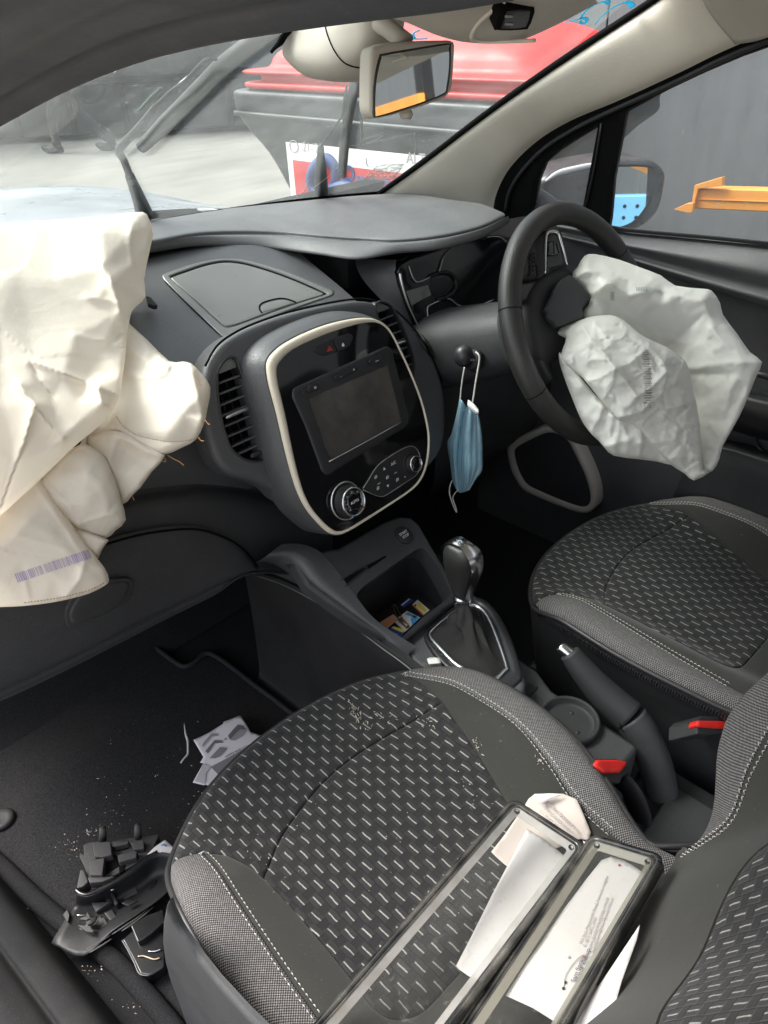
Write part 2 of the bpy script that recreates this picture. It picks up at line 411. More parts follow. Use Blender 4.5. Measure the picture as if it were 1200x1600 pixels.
def carpet(name, c0=(.010, .010, .011), c1=(.040, .040, .042), dirt=.7):
    b = NB(name); th = b.noise(700, 4, .7); base = b.mix(b.map(th, .35, .65, 0, 1), (*c0, 1), (*c1, 1))
    sp = b.map(b.noise(330, 2, .7), .68, .74, 0, .35*dirt); base = b.mix(b.ma('MULTIPLY', sp, b.map(b.noise(7, 3), .4, .65, 0, 1)), base, (.25, .22, .18, 1))
    base = b.mix(b.map(b.noise(5, 4), .5, .8, 0, .35*dirt), base, (.055, .048, .042, 1))
    b.set(Base_Color=base, Roughness=1.0, Specular_IOR_Level=.05); b.bump(th, .9, .002); return b.m
def airbag_cloth(name, col, trans=.25, fine=1800, crk=.35, bst=.55):
    b = NB(name); th = b.noise(fine, 2); st = b.map(b.noise(5, 4), .5, .8, 0, .12)
    cw = b.noise(30, 5, .6); n2 = b.n('ShaderNodeTexNoise'); n2.inputs['Scale'].default_value = 16 if crk < .3 else 26; n2.inputs['Detail'].default_value = 3; n2.inputs['Distortion'].default_value = 1.6; b.l(b.obj(), n2.inputs['Vector'])
    rid = b.ma('ABSOLUTE', b.ma('SUBTRACT', n2.outputs['Fac'], .5)); rid = b.map(rid, 0, .10, 1, 0)
    base = b.mix(st, (*col, 1), tuple(x*.8 for x in col)+(1,))
    b.set(Base_Color=base, Roughness=.62, Specular_IOR_Level=.3)
    b.bump(b.ma('ADD', b.ma('ADD', b.ma('MULTIPLY', cw, 1.0), b.ma('MULTIPLY', rid, crk)), b.ma('MULTIPLY', th, .03)), bst, .006)
    tr = b.n('ShaderNodeBsdfTranslucent'); tr.inputs[0].default_value = (*col, 1); mx = b.n('ShaderNodeMixShader'); mx.inputs[0].default_value = trans
    b.l(b.b.outputs[0], mx.inputs[1]); b.l(tr.outputs[0], mx.inputs[2]); b.l(mx.outputs[0], b.out.inputs[0]); return b.m
def glass(name, tint=(.90, .95, .93), haze=.08, hcol=(.75, .80, .78), specks=.25, streak=False, spk=130):
    b = NB(name); t = b.n('ShaderNodeBsdfTransparent'); t.inputs[0].default_value = (*tint, 1)
    g = b.n('ShaderNodeBsdfGlossy'); g.inputs['Roughness'].default_value = .015; lw = b.n('ShaderNodeFresnel'); lw.inputs[0].default_value = 1.45
    m1 = b.n('ShaderNodeMixShader'); b.l(b.ma('MULTIPLY', lw.outputs[0], .22), m1.inputs[0]); b.l(t.outputs[0], m1.inputs[1]); b.l(g.outputs[0], m1.inputs[2])
    d = b.n('ShaderNodeBsdfDiffuse'); d.inputs[0].default_value = (*hcol, 1); tl = b.n('ShaderNodeBsdfTranslucent'); tl.inputs[0].default_value = (*hcol, 1)
    m2 = b.n('ShaderNodeMixShader'); m2.inputs[0].default_value = .5; b.l(d.outputs[0], m2.inputs[1]); b.l(tl.outputs[0], m2.inputs[2])
    vec = b.obj()
    if streak:
        mp = b.n('ShaderNodeMapping'); mp.inputs['Scale'].default_value = (1, 1, .22); b.l(vec, mp.inputs[0]); vec = mp.outputs[0]
    dustf = b.ma('ADD', b.map(b.noise(7, 5, .6, vec), .3, .75, haze*.5, haze*1.6), b.ma('MULTIPLY', b.map(b.noise(spk, 3, .75, vec), .60, .70, 0, specks), b.map(b.noise(4, 2), .35, .65, .25, 1)))
    m3 = b.n('ShaderNodeMixShader'); b.l(dustf, m3.inputs[0]); b.l(m1.outputs[0], m3.inputs[1]); b.l(m2.outputs[0], m3.inputs[2]); b.l(m3.outputs[0], b.out.inputs[0]); return b.m
M['weave'] = woven_fabric(); M['dots'] = dotted_fabric(); M['knit'] = knit_fabric()
M['carpet'] = carpet('black_carpet'); M['mat'] = carpet('black_mat_carpet', (.012, .012, .013), (.048, .048, .050), 1.0)
M['airbag_cream'] = airbag_cloth('cream_airbag_nylon', (.86, .785, .67), .26, 1800, .07, .26)
M['airbag_white'] = airbag_cloth('white_airbag_nylon', (.78, .78, .735), .28, 1800, .0, .30)
M['windscreen'] = glass('dusty_windscreen', (.74, .80, .785), .12, (.72, .78, .76), .14)
M['window'] = glass('dusty_side_glass', (.86, .90, .90), .12, (.70, .72, .72), .16, True, 170)
M['thread'] = flat('pale_thread', (.50, .49, .46), .8)
M['zip'] = plastic('zip_black', (.020, .019, .020), .45, 0)
M['leather'] = plastic('black_leather', (.017, .0165, .0165), .44, .35, 700, .5, .05)
M['gaiter'] = plastic('matt_gaiter_leather', (.013, .0125, .0125), .72, .3, 700, .25, .05)
M['paper'] = plastic('white_paper', (.52, .495, .485), .8, .1, 300, .3)

# ---------------------------------------------------------------- ground, sky-side setting come later; first the car body
GZ = -0.36
car = thing('parked_car', 'dark grey car seen from inside, with pale pillar trim, dusty windscreen and black carpet', 'car', (0, 0, GZ))
def WSF(P): return P[1]-(.65-.6*P[0]**2-1.75*(P[2]-.80))
def onWS(px, py, off=0.0): return onF(px, py, lambda P: WSF(P)+off)
def wsp(x, z, off=0.0): return np.array([x, .65-.6*x*x-1.75*(z-.80)-off, z])
grid('windscreen', [[wsp(x, z) for x in np.linspace(-1, 1, 9)*(.63-.13*(z-.76)/.42)] for z in (.775, .88, .98, 1.08, 1.19)], M['windscreen'], car, 4, 4)
grid('windscreen_border', [[wsp(x, z, .003) for x in np.linspace(-.64, .64, 9)] for z in (.765, .785, .800)], M['gap'], car, 4, 2, .002)
# floor, bulkhead, tunnel
fl = MB(); A = Fr((0, 0, 0), (1, 0, 0), (0, 1, 0))
fl.box(A, -.72, .72, -2.2, .64, -.06, 0).box(A, -.72, .72, .62, .68, -.06, .78)
fl.build('floor_carpet', M['carpet'], car)
grid('toe_board', [[(x, .40, .003) for x in (-.72, 0, .72)], [(x, .52, .07) for x in (-.72, 0, .72)], [(x, .615, .26) for x in (-.72, 0, .72)]], M['carpet'], car, 4, 5)
sh = MB(); sh.box(A, .705, .74, -2.2, .72, -.2, .755).box(A, -.70, .70, .28, .62, .40, .70).box(A, .24, .64, .26, .52, .70, .770).box(A, .66, .72, .36, .50, .2, .775)
sh.build('inner_shell', M['dark'], car)
# near sill with its grooved tread
sr = [[(0, 1388, .006), (100, 1488, .006), (215, 1622, .006)], [(0, 1398, .055), (92, 1502, .055), (192, 1622, .055)], [(0, 1418, .072), (80, 1518, .072), (165, 1622, .072)],
      [(0, 1470, .076), (48, 1530, .076), (112, 1622, .076)], [(0, 1482, .066), (38, 1535, .066), (98, 1622, .066)], [(-10, 1500, .080), (20, 1545, .080), (70, 1622, .080)], [(-70, 1530, .088), (-30, 1580, .088), (10, 1640, .088)], [(-200, 1600, .06), (-160, 1660, .06), (-120, 1720, .06)], [(-210, 1680, -.1), (-160, 1760, -.1), (-120, 1800, -.1)]]
SDV = onZ(*sr[3][2])-onZ(*sr[3][0]); SDV /= np.linalg.norm(SDV)
def sill_row(r):
    P = onZ(*r[1]); d = SDV; return [P+d*s_ for s_ in (-.75, -.3, 0, .3, .9)]
grid('sill_trim', [sill_row(r) for r in sr], M['sill'], car, 5, 5)
# near door opening: the dark seal and pillar edge close to the lens
PX = -.575
lo = [(-130, 262), (0, 187), (100, 132), (200, 90), (300, 62), (400, 42), (500, 26), (600, 12), (700, -2), (800, -20)]
hd = [[onX(x, y, PX) for x, y in lo], [onX(x, y-8, PX-.006) for x, y in lo], [onX(x, y-34-(x > 250)*4, PX-.010) for x, y in lo], [onX(x, y-40, PX-.022) for x, y in lo], [onX(x, y-75, PX-.030) for x, y in lo], [onX(x, y-100, PX-.040) for x, y in lo], [onX(x, y-190, PX-.050) for x, y in lo], [onX(x, y-330, PX-.075) for x, y in lo]]
hd.insert(0, [p+np.array([-.012, .0, .03]) for p in hd[0]]); hd.insert(0, [p+np.array([-.09, 0, .09]) for p in hd[0]])
M['seal'] = plastic('dark_door_seal', (.038, .040, .048), .6, .1, 500, .4, .05)
grid('near_pillar', hd, M['seal'], car, 4, 4)
# roof: headlining over the front seats, outer skin above it
rf = MB()
grid('headlining', [[(-.56, -.17, 1.165), (-.3, -.135, 1.178), (0, -.12, 1.185), (.3, -.135, 1.178), (.56, -.17, 1.165)], [(-.58, -.5, 1.20), (-.3, -.5, 1.225), (0, -.5, 1.235), (.3, -.5, 1.225), (.56, -.5, 1.20)], [(-.58, -1.9, 1.16), (-.3, -1.9, 1.22), (0, -1.9, 1.23), (.3, -1.9, 1.22), (.56, -1.9, 1.16)]], M['headliner'], car, 4, 6)
grid('roof_skin', [[(-.62, -.10, 1.18), (0, -.05, 1.215), (.60, -.10, 1.18)], [(-.66, -.5, 1.235), (0, -.5, 1.27), (.62, -.5, 1.235)], [(-.66, -1.9, 1.20), (0, -1.9, 1.25), (.62, -1.9, 1.20)]], M['seal'], car, 4, 6, .006)
# far pillar trim: from the windscreen edge to the side window seal
pe = [(560, 326), (600, 300), (660, 257), (720, 211), (780, 166), (850, 117), (920, 70), (1000, 18), (1050, -16), (1120, -62)]     # glass edge
so = [(770, 330), (776, 302), (797, 262), (840, 220), (893, 188), (960, 160), (1050, 119), (1130, 80), (1200, 52), (1300, 20)]      # side seal edge
PA = [onWS(x, y, .012) for x, y in pe]
def sideX(P): return .68-.27*max(0.0, P[2]-.78)**1.0      # the side glass leans inwards above the belt
def onSide(px, py, off=0.0): return onF(px, py, lambda P: P[0]-(sideX(P)-off))
PB = [onSide(x, y, .03) for x, y in so]
for t in range(len(PB)): pass
mid = []
for a, b in zip(PA, PB):
    m_ = (a+b)/2; v = CAMP-m_; v /= np.linalg.norm(v); mid.append((m_+v*.014, a+(b-a)*.15+v*.012, a+(b-a)*.85+v*.012))
grid('pillar_trim', [PA, [q[1] for q in mid], [q[0] for q in mid], [q[2] for q in mid], PB], M['headliner'], car, 5, 5)
tube('windscreen_seal', [onWS(x-2, y-2, .008) for x, y in pe], .006, M['gap'], car, 6, 4)
# pale flap of trim over the top of the pillar (grab handle end)
grid('grab_trim', [[onSide(1085, -40, .06), onSide(1100, 0, .06), onSide(1118, 30, .055), onSide(1150, 68, .05)], [onSide(1130, -60, .075), onSide(1150, 0, .075), onSide(1170, 30, .07), onSide(1185, 62, .06)], [onSide(1230, -60, .075), onSide(1230, 0, .08), onSide(1230, 30, .07), onSide(1235, 45, .06)]], M['visor'], car, 5, 5, .004)
# header rail under the windscreen top, far side
grid('header_trim', [[wsp(x, 1.155, .01) for x in (-.5, -.2, .1, .3, .45)], [wsp(x, 1.165, .05) for x in (-.5, -.2, .1, .3, .45)], [(x, -.2, 1.18) for x in (-.5, -.2, .1, .3, .45)]], M['headliner'], car, 4, 4)
# ---------------------------------------------------------------- driver's door
door = thing('car_door_unit', 'black driver side door with padded top, armrest and dusty side window', 'car door', (.66, -.3, GZ))
def sfn(off): return lambda u, v, h: np.array([.68-.27*max(0.0, v-.78)-off-h, u, v])
def S2(pts, off=0.0): return [tuple(onSide(x, y, off)[1:]) for x, y in pts]
belt = [(818, 338), (905, 344), (932, 354), (1050, 368), (1200, 384), (1330, 398)]
outer = [(752, 350), (758, 300), (780, 256), (828, 210), (885, 178), (950, 150), (1042, 110), (1124, 71), (1196, 44), (1330, 0)]
c6 = C(760, 60, 2.727)
quarter = c6((180, 742), (198, 610), (228, 535), (285, 484), (380, 424), (470, 368), (474, 385), (405, 752))
mainw = c6((572, 318), (740, 226), (900, 150), (1060, 82), (1200, 32), (1560, -100), (1560, 930), (1200, 884), (950, 857), (700, 835), (560, 822), (500, 812), (520, 600))
WIN = lambda off: [S2(quarter, off), S2(mainw, off)]
fill('window_frame', S2(outer+belt[::-1], .03), sfn(.03), M['gap'], door, .02, 0, None, 0, holes=WIN(.03), hdepth=.03)
f2 = fill('quarter_window', S2(quarter, .008), sfn(.008), M['window'], door, .03)
f3 = fill('window_glass', S2(mainw, .008), sfn(.008), M['window'], door, .04)
tube('divider_strip', [onSide(x, y, .032) for x, y in c6((490, 362), (465, 520), (438, 650), (410, 752))], .0022, M['satin'], door, 6, 3)
tube('weather_strip', [onSide(x, y, .034) for x, y in [(790, 330), (796, 300), (815, 268), (850, 232), (900, 200), (960, 171), (1050, 131), (1130, 92), (1200, 64), (1300, 25)]], .004, M['rubber'], door, 8, 4)
def dr(x, *pts): return [onX(a, b, x) for a, b in pts]
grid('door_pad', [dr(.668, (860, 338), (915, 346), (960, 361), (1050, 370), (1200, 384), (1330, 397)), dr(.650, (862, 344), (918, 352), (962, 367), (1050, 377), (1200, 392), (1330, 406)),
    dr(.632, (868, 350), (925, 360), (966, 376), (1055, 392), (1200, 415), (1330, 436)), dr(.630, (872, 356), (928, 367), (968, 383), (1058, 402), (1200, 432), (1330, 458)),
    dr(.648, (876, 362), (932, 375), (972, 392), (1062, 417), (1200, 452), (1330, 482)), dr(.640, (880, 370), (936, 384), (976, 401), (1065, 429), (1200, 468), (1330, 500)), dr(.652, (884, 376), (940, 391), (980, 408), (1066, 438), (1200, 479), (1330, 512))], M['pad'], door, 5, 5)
grid('door_panel', [dr(.654, (860, 372), (940, 388), (980, 405), (1066, 434), (1200, 475), (1330, 508)), dr(.660, (860, 440), (940, 450), (1000, 470), (1080, 500), (1200, 540), (1330, 580)), dr(.655, (860, 560), (940, 570), (1000, 580), (1080, 590), (1200, 612), (1330, 640)),
    dr(.66, (850, 640), (930, 640), (1000, 650), (1080, 660), (1200, 690), (1330, 720)), dr(.66, (760, 700), (900, 740), (1000, 740), (1080, 745), (1200, 770), (1330, 800)), dr(.66, (740, 860), (880, 890), (1000, 880), (1100, 880), (1250, 900), (1360, 930))], M['dash_low'], door, 4, 4)
grid('armrest', [dr(.655, (1080, 590), (1150, 600), (1200, 612), (1330, 640)), dr(.60, (1072, 600), (1150, 611), (1200, 622), (1330, 650)), dr(.582, (1068, 615), (1150, 626), (1200, 638), (1330, 668)), dr(.585, (1064, 636), (1148, 652), (1200, 668), (1330, 700)), dr(.62, (1060, 650), (1140, 668), (1200, 684), (1330, 716)), dr(.655, (1060, 655), (1140, 672), (1200, 690), (1330, 722))], M['satin'], door, 5, 5)
tube('door_handle', [onX(x, y, .60) for x, y in [(1150, 615), (1163, 596), (1180, 585), (1205, 590), (1240, 606)]], .006, M['satin'], door, 8, 5)
grid('door_pocket', [dr(.655, (1090, 686), (1150, 690), (1200, 705), (1330, 740)), dr(.60, (1085, 694), (1140, 700), (1200, 718), (1330, 756)), dr(.595, (1082, 700), (1135, 708), (1200, 730), (1330, 770)), dr(.60, (1070, 730), (1120, 738), (1200, 764), (1330, 800)), dr(.625, (1050, 780), (1120, 800), (1200, 830), (1330, 860))], M['dash_low'], door, 5, 4)
tube('pocket_edge', [onX(x, y, .648) for x, y in [(1165, 655), (1176, 672), (1182, 695), (1200, 712)]], .003, M['satin'], door, 6, 5)
k = C(680, 520, 4.2857)
ro = k((480, 790), (500, 745), (560, 700), (650, 655), (745, 632), (850, 650), (915, 690), (955, 750), (1000, 840), (1040, 930), (1070, 1020), (1082, 1100), (1075, 1160), (1030, 1202), (960, 1202), (850, 1167), (700, 1107), (590, 1052), (530, 962), (495, 880))
ri = k((528, 800), (545, 768), (600, 735), (690, 690), (770, 668), (845, 690), (890, 725), (918, 775), (955, 850), (995, 935), (1025, 1020), (1040, 1095), (1030, 1145), (1000, 1165), (950, 1160), (850, 1125), (720, 1070), (620, 1020), (570, 950), (540, 870))
FD = Fr((.632, 0, .25), (0, -1, 0), (0, .12, 1))
ro2 = cr(FD.uvs(ro), 4, True); ri2 = cr(FD.uvs(ri), 4, True)
ribbon('speaker_ring', FD, ro2, ri2, M['greyring'], door, 0, .03, .003)
def grille_mat():
    b = NB('speaker_grille'); v = b.n('ShaderNodeTexVoronoi'); v.inputs['Scale'].default_value = 260; v.inputs['Randomness'].default_value = 0; b.l(b.uv(), v.inputs['Vector'])
    f = b.map(v.outputs['Distance'], .25, .4, 0, 1); b.set(Base_Color=b.mix(f, (.002, .002, .002, 1), (.016, .016, .018, 1)), Roughness=.5); b.bump(f, .5, .001); return b.m
M['grille'] = grille_mat()
panel('speaker_grille', FD, ri2, M['grille'], door, -.002, 0, .01, .015)

# ---------------------------------------------------------------- wing mirror outside the driver's window
wing = thing('wing_mirror', 'dusty black wing mirror with a highlight painted along its top outside the driver window', 'wing mirror', (.95, .15, GZ))
FW = Fr((.95, .14, .77), (.86, -.5, 0), (0, 0, 1))
hw = c6((240, 640), (250, 602), (300, 570), (440, 535), (540, 518), (640, 513), (720, 525), (768, 570), (766, 640), (742, 730), (692, 790), (620, 826), (520, 832), (400, 810), (290, 770), (245, 720))
ppanel('housing', FW, hw, plastic('mirror_housing_black', (.020, .020, .021), .3, 0, 1, .5, .5, (.35, .35, .34)), wing, 0, roll=.016, skirt=.09, step=.012, sp=3)
tube('top_highlight', [FW.p(*FW.uv(x, y), .002) for x, y in c6((250, 608), (300, 575), (370, 556), (440, 541), (500, 530))], [.003, .0065, .006, .003], flat('white_mirror_highlight', (.55, .55, .56), .35), wing, 8, 5)  # pale tube paints the highlight along the housing's top
FW2 = Fr((.99, .09, .77), (.97, -.24, 0), (0, .05, 1))
gw = c6((513, 556), (600, 541), (690, 545), (708, 570), (705, 640), (682, 720), (622, 788), (535, 815), (516, 795), (505, 680))
b = NB('mirror_glass'); b.set(Base_Color=(.72, .76, .76, 1), Metallic=1.0, Roughness=.02); M['mirror'] = b.m
hh = (FW.o-FW2.o) @ FW.n
gp = FW.uvs(gw, .006)
NF = Fr((0, 0, 0), (.958, -.288, 0), (0, .03, 1))
FG = Fr(FW.p(*FW.uv(960, 300), .02), NF.a, NF.b)
panel('mirror_glass', FG, FG.uvs(gw), M['mirror'], wing, 0, 0, .02, .02, 3)
tube('glass_rim', [FG.p(u, v, .001) for u, v in FG.uvs(gw)], .003, M['rubber'], wing, 6, 4, True)
wl = MB(); wl.tube([(.70, .17, .80), (.78, .17, .76), (.86, .17, .74)], .02, 10); wl.build('mirror_arm', M['rubber'], wing, True)
# ---------------------------------------------------------------- dashboard
dash = thing('dashboard', 'dark grey soft plastic dashboard with lidded tray, round ended vents and glovebox', 'dashboard', (0, .3, GZ))
DX = np.linspace
def prof(pts): return [[(x, y, z) for x in (-.72, -.45, -.2, .0, .14, .172)] for y, z in pts]
zM = lambda y: .722+.414*(y-.19)
grid('mid_panel', prof([(.43, .80), (.38, zM(.375)), (.33, zM(.33)), (.26, zM(.26)), (.19, zM(.19)), (.155, .702), (.130, .672), (.118, .63), (.115, .57), (.115, .50)]), M['dash'], dash, 5, 5)
FM = Fr((0, .19, .722), (1, 0, 0), (0, 1, .414))
# upper pad: lit top, then a rounded front face down to the tray panel, with the hood over the dials at its right end
bk = [(-.70, .33), (-.45, .46), (-.2, .58), (0, .645), (.12, .640), (.25, .60), (.36, .55), (.46, .49), (.54, .40), (.60, .30)]
top_edge = [(-240, 470), (-60, 424), (120, 390), (237, 374), (300, 363), (360, 360), (430, 361), (500, 367), (560, 371), (620, 372), (690, 365), (750, 351), (788, 334)]
bot_edge = [(-240, 488), (-60, 442), (120, 408), (237, 393), (300, 384), (370, 383.5), (430, 388), (500, 397), (558, 404), (620, 395), (690, 388), (755, 370), (796, 347)]
ZP = lambda p: .803
onM = lambda x, y: onF(x, y, lambda P: P[2]-zM(P[1]))
E2 = [onM(x, y)+np.array([0, -.001, .001]) if x < 545 else onZ(x, y, .787) for x, y in bot_edge]
zz = [e[2] for e in E2]
E2 = [onZ(x, y, np.interp(x, [237, 300, 430, 558, 700, 796], [zz[3], zz[4], max(zz[6], .770), .778, .785, .785])) if x >= 237 else e for (x, y), e in zip(bot_edge, E2)]
E0 = [onZ(x, y, e[2]+.020) for (x, y), e in zip(top_edge, E2)]; print('E2', [np.round(e, 3).tolist() for e in E2])
BK = resample(cr(bk, 6), .001); 
def back_of(p):
    x = p[0]; return np.array([min(x+.02, .63), np.interp(x, [q[0] for q in bk], [q[1] for q in bk]), .800])
E1 = [a*.5+b_*.5+np.array([-.002, -.004, .004]) for a, b_ in zip(E0, E2)]
Bk = [back_of(p) for p in E0]
Bk[-1] = E0[-1]+np.array([.03, .16, -.004]); Bk[-2] = np.array([.57, .40, .80]); Bk[-3] = np.array([.52, .45, .80]); Bk[-4] = np.array([.45, .50, .80])
rows = [Bk]+[[b_+(e-b_)*t+np.array([0, 0, .010*math.sin(math.pi*t)]) for b_, e in zip(Bk, E0)] for t in (.3, .6, .85)]+[E0, [e+np.array([-.002, -.003, -.006]) for e in E0], E1, E2, [e+np.array([.012, .02, -.004]) for e in E2], [e+np.array([.03, .10, .004]) for e in E2]]
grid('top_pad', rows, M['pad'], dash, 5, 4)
tube('pad_seam', [onF(x, y, lambda P: WSF(P)+.02) for x, y in [(236, 357), (300, 344), (360, 332), (410, 324)]], .0012, M['gap'], dash, 6, 4)
# lidded tray on top
c1 = C(220, 290, 4.0)
fo = c1((135, 575), (150, 555), (230, 525), (350, 488), (470, 466), (560, 462), (650, 470), (800, 508), (950, 556), (1080, 610), (1190, 655), (1204, 668), (1190, 690), (1100, 722), (950, 775), (800, 832), (680, 885), (590, 932), (535, 962), (500, 945), (400, 845), (270, 720), (180, 632))
fi = c1((183, 578), (200, 562), (270, 536), (370, 502), (460, 480), (540, 472), (640, 483), (760, 515), (880, 555), (1000, 602), (1090, 642), (1160, 676), (1158, 684), (1090, 706), (980, 740), (860, 780), (740, 825), (620, 868), (560, 884), (525, 882), (480, 850), (350, 730), (240, 632))
grid_l = FM.uvs(fo)
ribbon('tray_frame', FM, cr(grid_l, 3, True), cr(FM.uvs(fi), 3, True), M['lid'], dash, .0015, .006, .0006)
lid = ppanel('tray_lid', FM, c1((190, 579), (205, 566), (275, 541), (372, 508), (460, 486), (540, 478), (638, 489), (758, 521), (878, 561), (998, 608), (1085, 646), (1145, 676), (1085, 698), (978, 732), (858, 772), (738, 816), (618, 860), (558, 876), (528, 874), (485, 842), (356, 724), (246, 630)), M['lid'], dash, .0035, roll=.0025, skirt=.006, step=.01, sp=3)
ppanel('lid_shadow_gap', FM, c1((183, 578), (200, 562), (270, 536), (370, 502), (460, 480), (540, 472), (640, 483), (760, 515), (880, 555), (1000, 602), (1090, 642), (1160, 676), (1158, 684), (1090, 706), (980, 740), (860, 780), (740, 825), (620, 868), (560, 884), (525, 882), (480, 850), (350, 730), (240, 632)), M['gap'], dash, .0012, roll=0, skirt=.002, step=.03, sp=3)
lt = [FM.p(*FM.uv(x, y, .004), .0040) for x, y in c1((758, 795), (742, 770), (748, 742), (790, 722), (860, 706), (905, 708), (940, 718), (970, 730))]
tube('latch', lt, .0013, M['gap'], lid, 6, 4)
ppanel('latch_tab', FM, c1((765, 790), (750, 768), (756, 747), (795, 728), (862, 712), (905, 713), (938, 722), (962, 731), (860, 766)), M['lid'], lid, .0042, roll=.0015, skirt=.002, step=.01, sp=0)
# seam between tray panel and the console surround, left of the tray frame
tube('panel_seam', [FM.p(*FM.uv(x, y), .001) for x, y in c1((150, 600), (260, 712), (400, 848), (520, 960))], .001, M['gap'], dash, 6, 4)

# lower face below the airbag, its moulded ridge and the glovebox
def yr(y, *pts): return [onY(a, b_, y) for a, b_ in pts]
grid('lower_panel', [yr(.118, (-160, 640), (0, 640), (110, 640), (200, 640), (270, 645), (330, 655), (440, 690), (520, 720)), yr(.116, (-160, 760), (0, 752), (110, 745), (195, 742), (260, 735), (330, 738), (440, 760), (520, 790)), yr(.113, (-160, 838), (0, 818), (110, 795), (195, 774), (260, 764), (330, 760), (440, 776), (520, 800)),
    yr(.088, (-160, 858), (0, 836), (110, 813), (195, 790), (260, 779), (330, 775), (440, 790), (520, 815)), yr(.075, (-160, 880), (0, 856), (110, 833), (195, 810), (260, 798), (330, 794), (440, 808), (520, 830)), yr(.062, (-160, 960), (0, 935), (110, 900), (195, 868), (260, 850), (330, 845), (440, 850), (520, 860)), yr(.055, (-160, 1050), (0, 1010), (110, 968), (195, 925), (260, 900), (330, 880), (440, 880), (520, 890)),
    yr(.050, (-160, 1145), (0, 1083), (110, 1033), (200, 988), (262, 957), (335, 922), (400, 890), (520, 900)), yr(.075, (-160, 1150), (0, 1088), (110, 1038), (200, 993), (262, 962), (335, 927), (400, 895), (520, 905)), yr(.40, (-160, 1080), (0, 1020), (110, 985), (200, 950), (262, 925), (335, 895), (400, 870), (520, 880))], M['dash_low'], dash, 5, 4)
ga = [(-160, 960), (0, 905), (90, 876), (165, 851), (230, 834), (300, 827), (345, 838), (378, 857), (402, 886)]
gb = [(-160, 1140), (0, 1079), (90, 1038), (165, 1001), (230, 969), (300, 935), (345, 913), (378, 898), (403, 889)]
gm = [((a[0]+q[0])/2, (a[1]+q[1])/2) for a, q in zip(ga, gb)]
g0 = yr(.054, *ga); g1 = yr(.046, *gm); g2 = yr(.042, *gb)
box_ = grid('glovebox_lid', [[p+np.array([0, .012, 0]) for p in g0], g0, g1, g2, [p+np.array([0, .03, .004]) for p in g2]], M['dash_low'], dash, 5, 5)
tube('lid_gap', [p+np.array([0, -.001, .001]) for p in g0], .0017, M['gap'], box_, 6, 4)
FGb = Fr((-.4, .043, .5), (1, 0, 0), (0, -.05, 1))
ppanel('handle_recess', FGb, [(103, 955), (118, 928), (150, 910), (190, 904), (208, 908), (206, 930), (192, 952), (160, 972), (120, 985), (106, 978)], M['dash_low'], box_, .0015, roll=.001, skirt=.004, step=.02, sp=3)
ppanel('handle_flap', FGb, [(110, 957), (125, 932), (155, 916), (190, 909), (203, 912), (200, 928), (186, 947), (158, 964), (122, 976), (112, 972)], M['dash_low'], box_, .0035, roll=.004, skirt=.004, step=.01, sp=3)

# surround of the vents and screen, behind the screen body
t18 = math.radians(18.9)
FS = Fr((0, 0, .62), (1, 0, 0), (0, math.sin(t18), math.cos(t18)))        # the face of the screen panel
VH = -.040
sur = [(318, 640), (317, 610), (323, 575), (340, 545), (365, 525), (400, 508), (450, 491), (500, 479), (545, 471), (575, 470), (605, 478), (630, 496), (655, 524), (678, 562), (693, 600), (698, 650), (692, 700), (665, 735), (600, 770), (500, 790), (448, 785), (425, 765), (395, 752), (360, 742), (338, 718), (325, 680)]
cv = C(300, 540, 7.5)
vo = cv((290, 350), (305, 285), (335, 225), (400, 152), (480, 128), (530, 170), (565, 270), (640, 470), (720, 690), (800, 900), (870, 1090), (920, 1225), (934, 1270), (920, 1305), (880, 1330), (750, 1362), (640, 1345), (555, 1300), (500, 1255), (440, 1180), (395, 1060), (350, 900), (315, 720), (295, 540))
uvo = FS.uvs(vo, VH); UC = -.012
mir = lambda pts: [(2*UC-u, v) for u, v in pts][::-1]
panel('vent_surround', FS, FS.uvs(sur, VH), M['dash'], dash, VH, .010, .03, .012, 3, holes=[cr(uvo, 3, True), cr(mir(uvo), 3, True)], hdepth=.03)
edge_ = [FS.p(*FS.uv(x, y, VH), VH-.003) for x, y in [(323, 575), (340, 545), (365, 525), (400, 508), (450, 491), (500, 479), (545, 471), (575, 470), (605, 478), (630, 496), (655, 524), (678, 562), (693, 600)]]
tube('surround_seam', [p+np.array([0, .0, .003]) for p in edge_], .0016, M['gap'], dash, 6, 4)
M['slat'] = plastic('vent_slat_grey', (.080, .080, .082), .4, 0, 1, .5, .05)
slats = [((300, 450), (580, 345)), ((305, 578), (620, 455)), ((325, 707), (665, 567)), ((345, 832), (705, 682)), ((375, 957), (750, 793)), ((405, 1078), (795, 908)), ((450, 1197), (835, 1020)), ((520, 1283), (870, 1125))]
